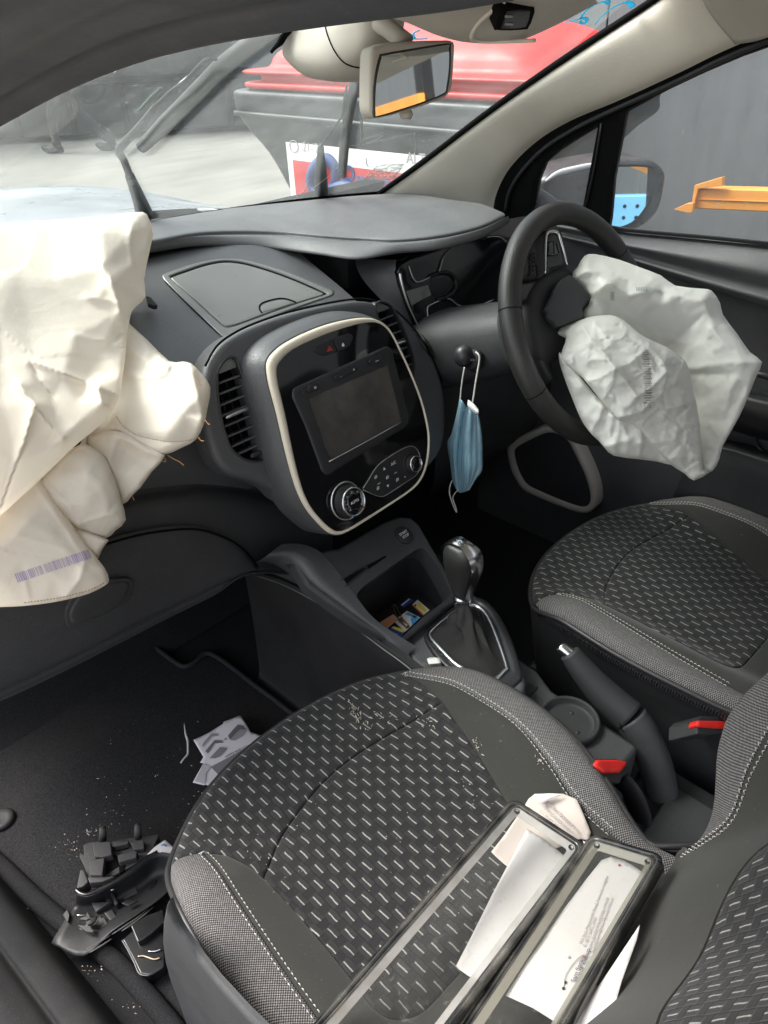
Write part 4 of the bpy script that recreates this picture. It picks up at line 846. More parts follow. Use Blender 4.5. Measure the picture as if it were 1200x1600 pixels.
tube('spoke_trim', [FWh.p(*FWh.uv(x, y, .021), .021) for x, y in cw((368, 470), (367, 380), (368, 290), (373, 232), (392, 209), (430, 208), (450, 228), (468, 280), (488, 350), (504, 418))], [.0015, .0022, .0026, .0028, .003, .003, .0028, .0026, .002, .0015], M['chrome'], wheel, 8, 5)
ppanel('switch_pad', FWh, cw((384, 235), (400, 222), (430, 222), (446, 245), (470, 330), (480, 400), (470, 418), (385, 440), (376, 330)), M['satin'], wheel, .012, roll=.003, skirt=.01, step=.01)
bt = ppanel('switch_button', FWh, cw((388, 280), (400, 264), (440, 262), (455, 280), (466, 340), (455, 354), (400, 358), (390, 340)), M['piano'], wheel, .016, roll=.003, skirt=.006, step=.006)
MB().tube([FWh.p(*FWh.uv(x, y, .0175), .0175) for x, y in cw((428, 270), (432, 350))], .0008, 5).build('button_divide', M['lid'], bt, True)
ppanel('side_spoke', FWh, cw((212, 535), (250, 520), (330, 512), (300, 560), (275, 640), (225, 645), (205, 600)), M['satin'], wheel, .004, roll=.006, skirt=.02, step=.01, sp=2)
bo = ppanel('leather_boot', FWh, cw((240, 330), (270, 300), (300, 320), (322, 400), (330, 500), (290, 512), (240, 490), (220, 455)), M['leather'], wheel, .008, roll=.012, skirt=.02, step=.01, sp=2)
sk_ = MB()
for k_ in range(6):
    y_ = 345+k_*27; sk_.tube([FWh.p(*FWh.uv(x, y, .0095), .0095) for x, y in cw((268, y_), (298, y_+24))], .0012, 5); sk_.tube([FWh.p(*FWh.uv(x, y, .0095), .0095) for x, y in cw((300, y_), (270, y_+24))], .0012, 5)
sk_.build('boot_lacing', M['rubber'], bo, True)
ppanel('lower_spoke', FWh, cw((560, 880), (660, 800), (900, 1180), (960, 1330), (880, 1400), (760, 1280), (640, 1080)), M['rubber'], wheel, .006, roll=.008, skirt=.02, step=.015, sp=2)
tube('back_cover', [FWh.p(*FWh.uv(x, y, -.005), -.005) for x, y in cw((255, 690), (262, 800), (290, 920), (330, 1020), (400, 1140))], [.010, .014, .014, .012, .008], M['satin'], wheel, 8, 5)
colm = thing('steering_column', 'dark steering column shroud behind the wheel', 'steering column', (.33, 0, GZ))
ax0, ax1 = np.array([.345, -.105, .672]), np.array([.325, .13, .585]); dcol = (ax1-ax0)/np.linalg.norm(ax1-ax0)
FC = Fr(ax0, (1, 0, 0), np.cross((1, 0, 0), dcol)); FC = Fr(ax0, (1, 0, 0), (0, .35, 1))
rows_ = []
for t, w_, h_ in ((-.02, .02, .02), (0, .062, .046), (.15, .074, .056), (.5, .082, .064), (.85, .086, .070), (1.1, .088, .072)):
    c_ = ax0+(ax1-ax0)*t; rows_.append([c_+FC.a*w_*math.copysign(abs(math.cos(a))**.7, math.cos(a))+FC.b*h_*math.copysign(abs(math.sin(a))**.7, math.sin(a)) for a in np.linspace(0, 2*math.pi, 25)])
grid('column_shroud', rows_, M['dash_low'], colm, 1, 4, lin=(True, False))
kx = onX(724, 556, .232); kb = onX(750, 568, .262)
FKn = Fr(kx, (.55, .5, 0), (0, 0, 1))
stalk = thing('wiper_stalk', 'round ended black control stalk with a face mask hooked on it', 'control stalk', tuple(kx))
def ball(name, c_, r, m, par, ax=(1, 1, 1), n=16):
    V = [];F_ = []
    for i in range(n+1):
        th = math.pi*i/n
        for j in range(2*n): ph = math.pi*j/n; V.append(c_+np.array([r*ax[0]*math.sin(th)*math.cos(ph), r*ax[1]*math.sin(th)*math.sin(ph), r*ax[2]*math.cos(th)]))
    for i in range(n):
        for j in range(2*n): k_ = (j+1) % (2*n); F_.append((i*2*n+j, (i+1)*2*n+j, (i+1)*2*n+k_, i*2*n+k_))
    return mesh(name, V, F_, m, par)
ball('stalk_end', kx, .0178, M['satin'], stalk, (.95, .95, 1.05))
tube('stalk_ring', [kx+(kb-kx)*t for t in (.42, .5, .75, .8)], [.0165, .019, .019, .014], M['dark'], stalk, 20, 0)
tube('stalk_arm', [kx+(kb-kx)*.5, kb, kb+np.array([.06, .0, .02])], .008, M['rubber'], stalk, 10, 4)
pts_ = [kx+(kb-kx)*.62+.0195*np.array([0, math.sin(a)*.3, math.cos(a)])+np.array([-.006, -.006, 0]) for a in (0.2, 1.6)]
text('stalk_mark', 'OFF', Fr(kx+(kb-kx)*.35+np.array([-.010, -.013, .004]), (.5, -.4, -.2), (.2, .1, 1)), 0, 0, .006, M['grey_print'], stalk)

# ---------------------------------------------------------------- face mask
mk = thing('face_mask', 'pale blue disposable face mask hanging by its white loop', 'face mask', tuple(onX(735, 700, .215)))
km = C(680, 520, 4.2857)
def mrow(dx, *p): return [onX(x, y, .215+d) for (x, y), d in zip(km(*p), dx)]
b = NB('blue_mask_cloth'); sp_ = b.n('ShaderNodeSeparateXYZ'); b.l(b.uv(), sp_.inputs[0]); pk = b.noise(900, 2)
b.set(Base_Color=b.mix(b.map(b.noise(22, 3), .35, .7, 0, 1), (.36, .62, .76, 1), (.50, .73, .82, 1)), Roughness=.8, Specular_IOR_Level=.2); pw = b.ma('SINE', b.ma('MULTIPLY', sp_.outputs[0], 520.0)); b.bump(b.ma('ADD', b.ma('ADD', pk, b.ma('MULTIPLY', pw, .7)), b.ma('MULTIPLY', b.noise(60, 4), 3.0)), .7, .002)
tr_ = b.n('ShaderNodeBsdfTranslucent'); tr_.inputs[0].default_value = (.3, .6, .75, 1); mx_ = b.n('ShaderNodeMixShader'); mx_.inputs[0].default_value = .25; b.l(b.b.outputs[0], mx_.inputs[1]); b.l(tr_.outputs[0], mx_.inputs[2]); b.l(mx_.outputs[0], b.out.inputs[0]); M['mask'] = b.m
grid('mask_cloth', [mrow((0, -.012, .004, -.008, 0, .01), (165, 440), (185, 462), (215, 498), (235, 520), (262, 540), (288, 545)), mrow((0, -.010, .006, -.010, .004, .012), (140, 560), (165, 560), (190, 580), (228, 568), (265, 572), (300, 600)),
    mrow((.004, -.006, .006, -.012, 0, .014), (108, 680), (145, 690), (175, 700), (220, 690), (262, 690), (313, 705)), mrow((.004, -.008, .004, -.012, -.002, .014), (79, 738), (130, 770), (165, 790), (214, 800), (262, 800), (317, 800)),
    mrow((.002, -.008, 0, -.016, -.004, .012), (100, 868), (130, 880), (160, 900), (212, 925), (262, 900), (313, 920)), mrow((0, -.006, .002, -.010, -.002, .006), (116, 985), (140, 985), (165, 970), (210, 1000), (240, 990), (266, 990)), mrow((0, 0, .002, 0, 0, 0), (140, 1045), (152, 1060), (168, 1072), (190, 1066), (210, 1060), (230, 1052))], M['mask'], mk, 5, 6, .0012)
grid('mask_lining', [[onX(x, y, .209) for x, y in km((222, 448), (245, 465), (270, 488), (290, 515))], [onX(x, y, .204) for x, y in km((216, 480), (235, 495), (262, 512), (290, 532))], [onX(x, y, .207) for x, y in km((230, 512), (245, 525), (265, 540), (287, 547))]], plastic('white_mask_lining', (.75, .76, .76), .8), mk, 4, 4, .001)
ll = [onX(x, y, .213) for x, y in km((168, 445), (172, 390), (182, 310), (196, 232))]+[kx+(kb-kx)*.6+np.array([-.004, -.012, .021]), ]+[onX(x, y, .205) for x, y in km((272, 128), (293, 150), (296, 185), (282, 270), (268, 350), (258, 420), (250, 468))]
M['loop'] = plastic('white_elastic', (.72, .68, .64), .8)
tube('ear_loop', ll[:4], .0012, M['loop'], mk, 7, 5); tube('ear_loop', ll[5:], .0014, M['loop'], mk, 7, 5)
tube('ear_loop', [onX(x, y, .213) for x, y in km((112, 990), (98, 1030), (98, 1085), (118, 1150), (142, 1202), (138, 1170), (118, 1110), (132, 1075), (155, 1052))], .0011, M['loop'], mk, 7, 5)
# seat belt buckles
bk4 = C(880, 1040, 3.75)
def buckle(label, top, body, y0, fr):
    t = thing('seat_belt_buckle', label, 'seat belt buckle', tuple(fr.o), 'red seat belt buckles')
    ppanel('release_button', fr, top, M['red_plastic'], t, 0, roll=.003, skirt=.012, step=.008)
    MB().prism(fr, fr.uvs(body), -.055, -.004).build('buckle_body', M['rubber'], t, bev=.003)
    return t
FB1 = Fr(onZ(955, 1198, .335), (1, .15, 0), (0, .75, .65))
buckle('red topped seat belt buckle beside the handbrake base', bk4((188, 580), (206, 550), (330, 550), (372, 560), (378, 576), (338, 628), (236, 630)), bk4((180, 580), (200, 540), (335, 540), (385, 558), (390, 590), (350, 690), (240, 690)), 0, FB1)
tube('belt_strap', [onX(x, y, -.075) for x, y in bk4((330, 660), (400, 740), (440, 850), (440, 900))], [.020, .018, .018, .018], M['rubber'], None, 8, 4, flat=((1, 0, 0), .35)).parent = None
bs = bpy.data.objects['belt_strap']; tag(bs, 'black seat belt buckle strap rising from the floor beside the nearest seat', 'strap')
FB2 = Fr(onX(1110, 1130, .09), (1, .15, 0), (0, .75, .65))
buckle('red topped seat belt buckle beside the driver seat cushion, half behind the nearest backrest', bk4((786, 345), (797, 320), (925, 322), (1010, 330), (1010, 366), (900, 366), (800, 358)), bk4((800, 318), (825, 290), (1000, 296), (1020, 330), (1020, 372), (900, 400), (800, 400)), 0, FB2)
# ---------------------------------------------------------------- centre console
con = thing('centre_console', 'dark plastic centre console with an open cubby, cup holder ring and gear surround', 'centre console', (0, -.2, 0))
ck = C(500, 800, 3.75)
FRm = Fr((0, -.2, .30), (1, 0, 0), (0, 1, .67))
ramp_o = [(455, 872), (490, 862), (530, 856), (600, 815), (625, 806), (642, 808), (655, 818), (668, 840), (684, 868), (700, 895), (722, 935), (700, 950), (625, 1008), (600, 995), (560, 972), (520, 945), (480, 915)]
cub = ck((215, 500), (222, 470), (255, 436), (330, 382), (410, 325), (490, 268), (560, 222), (595, 212), (625, 228), (665, 280), (700, 335), (745, 420), (772, 470), (768, 492), (620, 603), (462, 752), (400, 705), (330, 650), (250, 580))
fill('console_top', FRm.uvs(ramp_o), lambda u, v, h: FRm.p(u, v, h), M['dash_low'], con, .012, .006, .02, 0, holes=[FRm.uvs(cub)], hdepth=.035)
cw_ = cub[:1]
MB().prism(Fr((0, 0, 0), (1, 0, 0), (0, 1, 0)), [tuple(onZ(x, y, .262)[:2]) for x, y in [(540, 960), (580, 905), (650, 850), (715, 880), (740, 930), (720, 965), (640, 1030), (590, 1010)]], .252, .262).build('cubby_floor', M['dark'], con, bev=.002)
grid('cubby_back', [[FRm.p(u, v, -.03) for u, v in FRm.uvs(ck((200, 500), (330, 382), (490, 268), (600, 205), (700, 320), (780, 470)))], [np.array([p[0], p[1]-.01, .258]) for p in [FRm.p(u, v, -.07) for u, v in FRm.uvs(ck((200, 500), (330, 382), (490, 268), (600, 205), (700, 320), (780, 470)))]]], M['dark'], con, 4, 3)
sides = [(385, 884), (400, 892), (440, 905), (480, 924), (520, 948), (560, 975), (600, 1005), (640, 1034), (700, 1085), (780, 1160)]
sw = [onX(x, y, -.118) for x, y in sides]
ramp_left = [(392, 880), (420, 876), (455, 872), (480, 915), (520, 945), (560, 972), (600, 995), (640, 1022), (700, 1070), (780, 1140)]
grid('console_side', [[p+np.array([.004, 0, .006]) for p in sw], sw, [p+np.array([-.006, 0, -.01]) for p in sw], [np.array([p[0]-.006, p[1], .17]) for p in sw], [np.array([p[0]-.012, p[1], .02]) for p in sw], [np.array([p[0]-.03, p[1], .0]) for p in sw]], M['dark'], con, 5, 4)
tube('side_seam', [p+np.array([-.0055, 0, -.006]) for p in sw[1:]], .0013, M['lid'], con, 6, 4)
grid('console_swoosh', [[onX(x, y, -.114)+np.array([0, 0, .004]) for x, y in sides[:8]], [FRm.p(*FRm.uv(x, y, .001), .001) for x, y in [(405, 876), (430, 872), (460, 880), (490, 912), (530, 942), (565, 968), (600, 992), (640, 1020)]], [FRm.p(*FRm.uv(x, y, .002), .002) for x, y in [(440, 850), (470, 850), (500, 862), (525, 890), (555, 930), (580, 962), (610, 985), (650, 1010)]]], M['dash'], con, 4, 4)
ppanel('card_slot', FRm, ck((100, 432), (108, 412), (180, 364), (250, 326), (320, 290), (380, 256), (390, 262), (330, 302), (262, 344), (190, 398), (132, 448), (110, 452)), M['gap'], con, .002, roll=0, skirt=.003, step=.01)
tube('slot_rim', [FRm.p(*FRm.uv(x, y, .002), .002) for x, y in ck((100, 440), (106, 412), (180, 364), (250, 326), (275, 330), (190, 398), (132, 448), (108, 454))], .0012, M['satin'], con, 6, 4, True)
u, v = FRm.uv(*ck((492, 135))[0], .001)
lathe('start_button', FRm, u, v, [(.0195, 0), (.0195, .001), (.0182, .0018), (.0170, .0010), (.0168, .0004)], M['dash_low'], con)
sb = lathe('start_button', FRm, u, v, [(.0158, 0), (.0158, .0020), (.0148, .0028), (.0002, .0026)], M['rubber'], con)
text('start_mark', 'START', FRm, u+.0005, v+.0032, .0062, M['white_print'], sb, .0028); text('stop_mark', 'STOP', FRm, u+.0005, v-.0034, .0062, M['white_print'], sb, .0028)
# gear surround
FG2 = Fr((0, -.2, .300), (1, 0, 0), (0, 1, .02))
gp_ = [(622, 1003), (665, 962), (708, 930), (735, 922), (765, 950), (790, 985), (812, 1030), (822, 1062), (816, 1088), (785, 1112), (740, 1100), (690, 1068), (645, 1034)]
ppanel('gear_plate', FG2, gp_, M['dash'], con, 0, roll=.010, skirt=.06, step=.012, sp=2)
cfo = [(669, 998), (672, 986), (690, 970), (712, 953), (740, 944), (760, 958), (778, 995), (794, 1042), (790, 1052), (773, 1066), (745, 1060), (712, 1043), (688, 1020)]
cfi = [(675, 997), (678, 989), (693, 975), (714, 958), (739, 950), (756, 963), (772, 998), (787, 1041), (784, 1048), (771, 1060), (746, 1053), (715, 1037), (692, 1015)]
ribbon('gear_trim', FG2, cr(FG2.uvs(cfo), 4, True)[::-1], cr(FG2.uvs(cfi), 4, True)[::-1], M['chrome'], con, .004, .004, .0016)
og = cr(FG2.uvs([(663, 1000), (668, 982), (690, 962), (714, 944), (745, 935), (770, 950), (795, 990), (815, 1050), (810, 1068), (782, 1085), (745, 1075), (708, 1055), (680, 1028)]), 4, True)[::-1]
ribbon('gear_rim', FG2, og, cr(FG2.uvs(cfo), 4, True)[::-1], M['satin'], con, .0015, .004, .003)
# rear of the console with the cup holder ring
ZC = .250
MB().prism(Fr((0, 0, 0), (1, 0, 0), (0, 1, 0)), [(-.088, -.26), (.055, -.26), (.050, -.33), (.030, -.37), (.022, -.52), (-.085, -.52)], .0, ZC).build('console_rear', M['dash_low'], con, bev=.008)
MB().prism(Fr((0, 0, 0), (1, 0, 0), (0, 1, 0)), [(-.085, -.515), (.10, -.515), (.10, -1.2), (-.085, -1.2)], .0, .15).build('console_tail', M['dark'], con, bev=.006)
MB().prism(Fr((0, 0, 0), (1, 0, 0), (0, 1, 0)), [(.02, -.30), (.10, -.30), (.10, -.52), (.02, -.52)], .0, .16).build('tunnel_cover', M['dark'], con, bev=.006)
u_, v_ = onZ(889, 1128, ZC+.004)[:2]; FCp = Fr((u_, v_, ZC), (1, 0, 0), (0, 1, 0))
lathe('cup_holder', FCp, 0, 0, [(.0445, 0), (.0445, .010), (.0430, .0125), (.0405, .0125), (.0385, .010), (.0370, .0035), (.0355, .0025), (.030, .0018), (.0002, .0018)], M['rubber'], con, 48)
for a_ in (20, 110, 160, 250): 
    a_ = math.radians(a_); lathe('holder_stud', FCp, .02*math.cos(a_), .02*math.sin(a_), [(.0035, .001), (.0030, .0028), (.0002, .003)], M['rubber'], con, 12)
MB().box(Fr((.0, -.345, ZC), (1, .1, 0), (-.1, 1, 0)), -.012, .018, -.008, .008, 0, .002).build('blank_switch', M['dark'], con, bev=.001)
MB().box(Fr((-.03, -.60, .15), (1, .0, 0), (0, 1, 0)), -.04, .10, -.05, .03, 0, .006).build('rear_cover', M['dash_low'], con, bev=.003)
# ---------------------------------------------------------------- gear lever
gl = thing('gear_lever', 'automatic gear lever with black and satin silver knob in a leather gaiter', 'gear lever', (0, -.23, .3))
neck = onX(722, 933, .012); topk = onX(717, 848, .004); axk = topk-neck; Lk = np.linalg.norm(axk)
FK = Fr(neck, (1, 0.0, 0), axk); FKN = FK                     # b runs up the knob
def ksec(t, w, d, off=0.0):
    c_ = neck+axk*t; return [c_+FK.a*w*math.copysign(abs(math.cos(a))**.75, math.cos(a))+FK.n*(d*math.copysign(abs(math.sin(a))**.75, math.sin(a))+off) for a in np.linspace(0, 2*math.pi, 33)]
KS = ((-.02, .012, .013, 0), (.10, .0135, .015, 0), (.25, .0165, .019, .001), (.5, .0210, .026, .003), (.72, .0225, .029, .004), (.88, .0205, .027, .004), (.97, .0150, .020, .003), (1.0, .004, .006, .002))
grid('knob', [ksec(*s_) for s_ in KS], M['leather'], gl, 1, 5, lin=(True, False))
def kpt(t, ang, ex=.0008):
    t_ = [s_[0] for s_ in KS]; w = np.interp(t, t_, [s_[1] for s_ in KS])+ex; d = np.interp(t, t_, [s_[2] for s_ in KS])+ex; o_ = np.interp(t, t_, [s_[3] for s_ in KS])
    c_ = neck+axk*t; return c_+FK.a*w*math.copysign(abs(math.cos(ang))**.75, math.cos(ang))+FK.n*(d*math.copysign(abs(math.sin(ang))**.75, math.sin(ang))+o_)
A90 = math.pi/2
sil = []
for side in (-1, 1):
    row = [kpt(t, A90+side*w_, .0042) for t, w_ in ((.02, .75), (.2, .62), (.4, .52), (.6, .48), (.8, .50), (.92, .62))]+[neck+axk*1.015+FK.a*(-side)*.0105+FK.n*.012, neck+axk*1.025+FK.a*(-side)*.012-FK.n*.006]+[kpt(t, -A90-side*w_, .0042) for t, w_ in ((.94, .62), (.85, .5), (.6, .48))]
    sil.append(row)
midr = [(a+c_)/2+(n_ if True else 0) for a, c_, n_ in zip(sil[0], sil[1], [FK.n*.003]*6+[FK.b*.002]*2+[-FK.n*.0015]*3)]
grid('knob_inlay', [sil[0], midr, sil[1]], M['chrome'], gl, 4, 4)
FTp = Fr(neck+axk*1.0+FK.b*.0050+FK.n*.004, FK.a, -FK.n)
for k_, s_ in enumerate('PRND'): text('gear_mark', s_, FTp, -.005, .012-k_*.0065, .0068, M['gap'], gl, .0008)
text('gear_mark', '+\n\u2013', FTp, .005, -.004, .0065, M['gap'], gl, .0008)
tube('neck_collar', [neck-axk*.04, neck+axk*.0, neck+axk*.06], [.0145, .0152, .0140], M['chrome'], gl, 20, 0)
base_ = [FG2.p(*q, .004) for q in cr(FG2.uvs(cfi), 3, True)]
N_ = len(base_); cb = np.mean(base_, 0)
def gring(t, r, jit):
    out = []
    for k_, p in enumerate(base_):
        d = p-cb; dirn = d/np.linalg.norm(d); tgt = neck-axk*.02+dirn*r*np.array([1, 1, .2]); q = p*(1-t)+tgt*t
        w = math.sin(k_*2*math.pi/N_*5+t*9)*jit*1.5+math.sin(k_*2*math.pi/N_*3+1.3-t*6)*jit*1.6
        out.append(q-dirn*(.017*math.sin(math.pi*min(1, t*1.05))**.7)+dirn*w)
    return out+[out[0]]
grid('gaiter', [gring(0, .014, 0), gring(.06, .014, .001), gring(.16, .014, .003), gring(.30, .015, .004), gring(.48, .015, .0035), (gring(.66, .015, .002)), gring(.85, .014, .001), gring(1.0, .0135, 0)], M['gaiter'], gl, 2, 5)
sti = [(p, q_) for p, q_ in zip(gring(0, .014, 0), gring(0, .014, 0))]
sm_ = MB(); pp_ = cr([onX(x, y, .022) for x, y in ck((905, 510), (930, 600), (965, 700), (1010, 800), (1050, 880))], 10)
for off_ in (0, .0065):
    for i in range(0, len(pp_)-2, 2): sm_.tube([pp_[i]+np.array([off_, -off_*.3, 0]), pp_[i+1]+np.array([off_, -off_*.3, 0])], .0005, 4)
sm_.build('gaiter_stitching', flat('grey_thread', (.12, .12, .12), .7), gl, True)
# ---------------------------------------------------------------- handbrake
hbk = thing('handbrake', 'raised black handbrake lever with a chrome button', 'handbrake', (.05, -.5, .25))
HX = .052
hp = lambda *p: [onX(x, y, HX) for x, y in p]
tube('grip', hp((890, 1020), (905, 1040), (930, 1070), (958, 1098), (985, 1122)), [.0155, .0185, .0220, .0245, .0260], M['rubber'], hbk, 18, 6)
gx = hp((985, 1122))[0]
tube('lever', hp((984, 1121), (1003, 1148), (1022, 1190), (1034, 1240), (1038, 1300), (1040, 1340)), [.0256, .0256, .0252, .0240, .023, .022], M['dash_low'], hbk, 18, 6)
tube('grip_seam', [gx+.0262*(np.array([1, 0, 0])*math.cos(a)+np.array([0, .55, .83])*math.sin(a)*.98) for a in np.linspace(0, 2*math.pi, 24, endpoint=False)], .0008, M['gap'], hbk, 5, 0, True)
tube('release_button', hp((874, 1009), (876, 1011), (884, 1017), (892, 1024)), [.0070, .0088, .0092, .0092], M['chrome'], hbk, 18, 3)
# ---------------------------------------------------------------- what lies in the cubby
def card(name, label, cat, pts, z, m, t=.0006, lift=0.0):
    P = [onZ(x, y, z) for x, y in pts]; fr = frame3(P[0], P[1], P[-1]); fr = fr if fr.n[2] > 0 else Fr(fr.o, fr.b, fr.a)
    o = MB().prism(fr, fr.uvs(pts), 0, t).build(name, m, None); tag(o, label, cat); return o, fr
M['cardorange'] = flat('pale_orange_card', (.60, .40, .28), .6); M['cardblue'] = flat('navy_print', (.02, .06, .30), .5); M['cardyellow'] = flat('yellow_print', (.75, .62, .08), .5); M['cardsky'] = flat('sky_print', (.10, .38, .70), .5); M['cardwhite'] = flat('white_card', (.75, .73, .70), .55); M['orange_print'] = flat('orange_print', (.70, .22, .04), .5)
def strip(fr, pts, m, par, h, name='print_band'): return MB().prism(fr, fr.uvs(pts, h), h, h+.0003).build(name, m, par)
o, f_ = card('leaflet', 'blue and yellow wipe sachet lying at the front of the cubby', 'sachet', ck((385, 700), (430, 668), (505, 692), (458, 752)), .2640, M['cardblue'])
strip(f_, ck((418, 680), (432, 670), (502, 694), (488, 708)), M['cardyellow'], o, .0007)
text('sachet_print', 'arwipe', f_, *f_.uv(*ck((432, 720))[0]), .011, M['cardwhite'], o, .0008, rot=math.atan2(*(np.array(f_.uv(*ck((460, 740))[0]))-np.array(f_.uv(*ck((392, 702))[0])))[::-1]))
o, f_ = card('leaflet', 'white and sky blue card in the middle of the cubby', 'card', ck((430, 640), (510, 580), (586, 620), (500, 702)), .2660, M['cardwhite'])
strip(f_, ck((530, 625), (548, 603), (584, 622), (540, 664)), M['cardsky'], o, .0007); strip(f_, ck((500, 600), (515, 586), (570, 614), (560, 622)), M['cardsky'], o, .0007)
o, f_ = card('parking_ticket', 'pale orange ticket with small print at the left of the cubby', 'ticket', ck((340, 655), (430, 600), (458, 627), (380, 697)), .2680, M['cardorange'])
for k_ in range(5): strip(f_, ck((352+k_*6, 655+k_*7), (425+k_*5, 610+k_*5), (426+k_*5, 612+k_*5), (354+k_*6, 658+k_*7)), M['orange_print'], o, .0007, 'print_line')
o, f_ = card('leaflet', 'navy packet at the back of the cubby', 'packet', ck((468, 546), (520, 505), (552, 520), (490, 562)), .2640, M['cardblue'])
strip(f_, ck((474, 545), (521, 508), (528, 512), (482, 550)), M['cardwhite'], o, .0007)
o, f_ = card('leaflet', 'white packet with yellow stripe at the right of the cubby', 'packet', ck((540, 545), (572, 515), (642, 576), (604, 606)), .2640, M['cardwhite'])
strip(f_, ck((562, 546), (580, 530), (630, 575), (612, 588)), M['cardyellow'], o, .0007); strip(f_, ck((541, 547), (546, 541), (608, 600), (604, 606)), M['orange_print'], o, .0007); strip(f_, ck((552, 548), (560, 540), (566, 546), (558, 553)), M['gap'], o, .0007)
kp = thing('hair_clip', 'bronze metal clip lying across the cards in the cubby', 'clip', tuple(onZ(628, 965, .27)))
M['bronze'] = flat('bronze_metal', (.50, .38, .28), .35, .9)
tube('clip_loop', [onZ(x, y, .2715) for x, y in ck((470, 650), (450, 610), (430, 560), (434, 544), (446, 552), (470, 600), (492, 640))], .0011, M['bronze'], kp, 7, 5)
tube('clip_bar', [onZ(x, y, .2705) for x, y in ck((470, 625), (490, 650), (515, 672))], [.003, .0045, .0035], M['bronze'], kp, 8, 4)
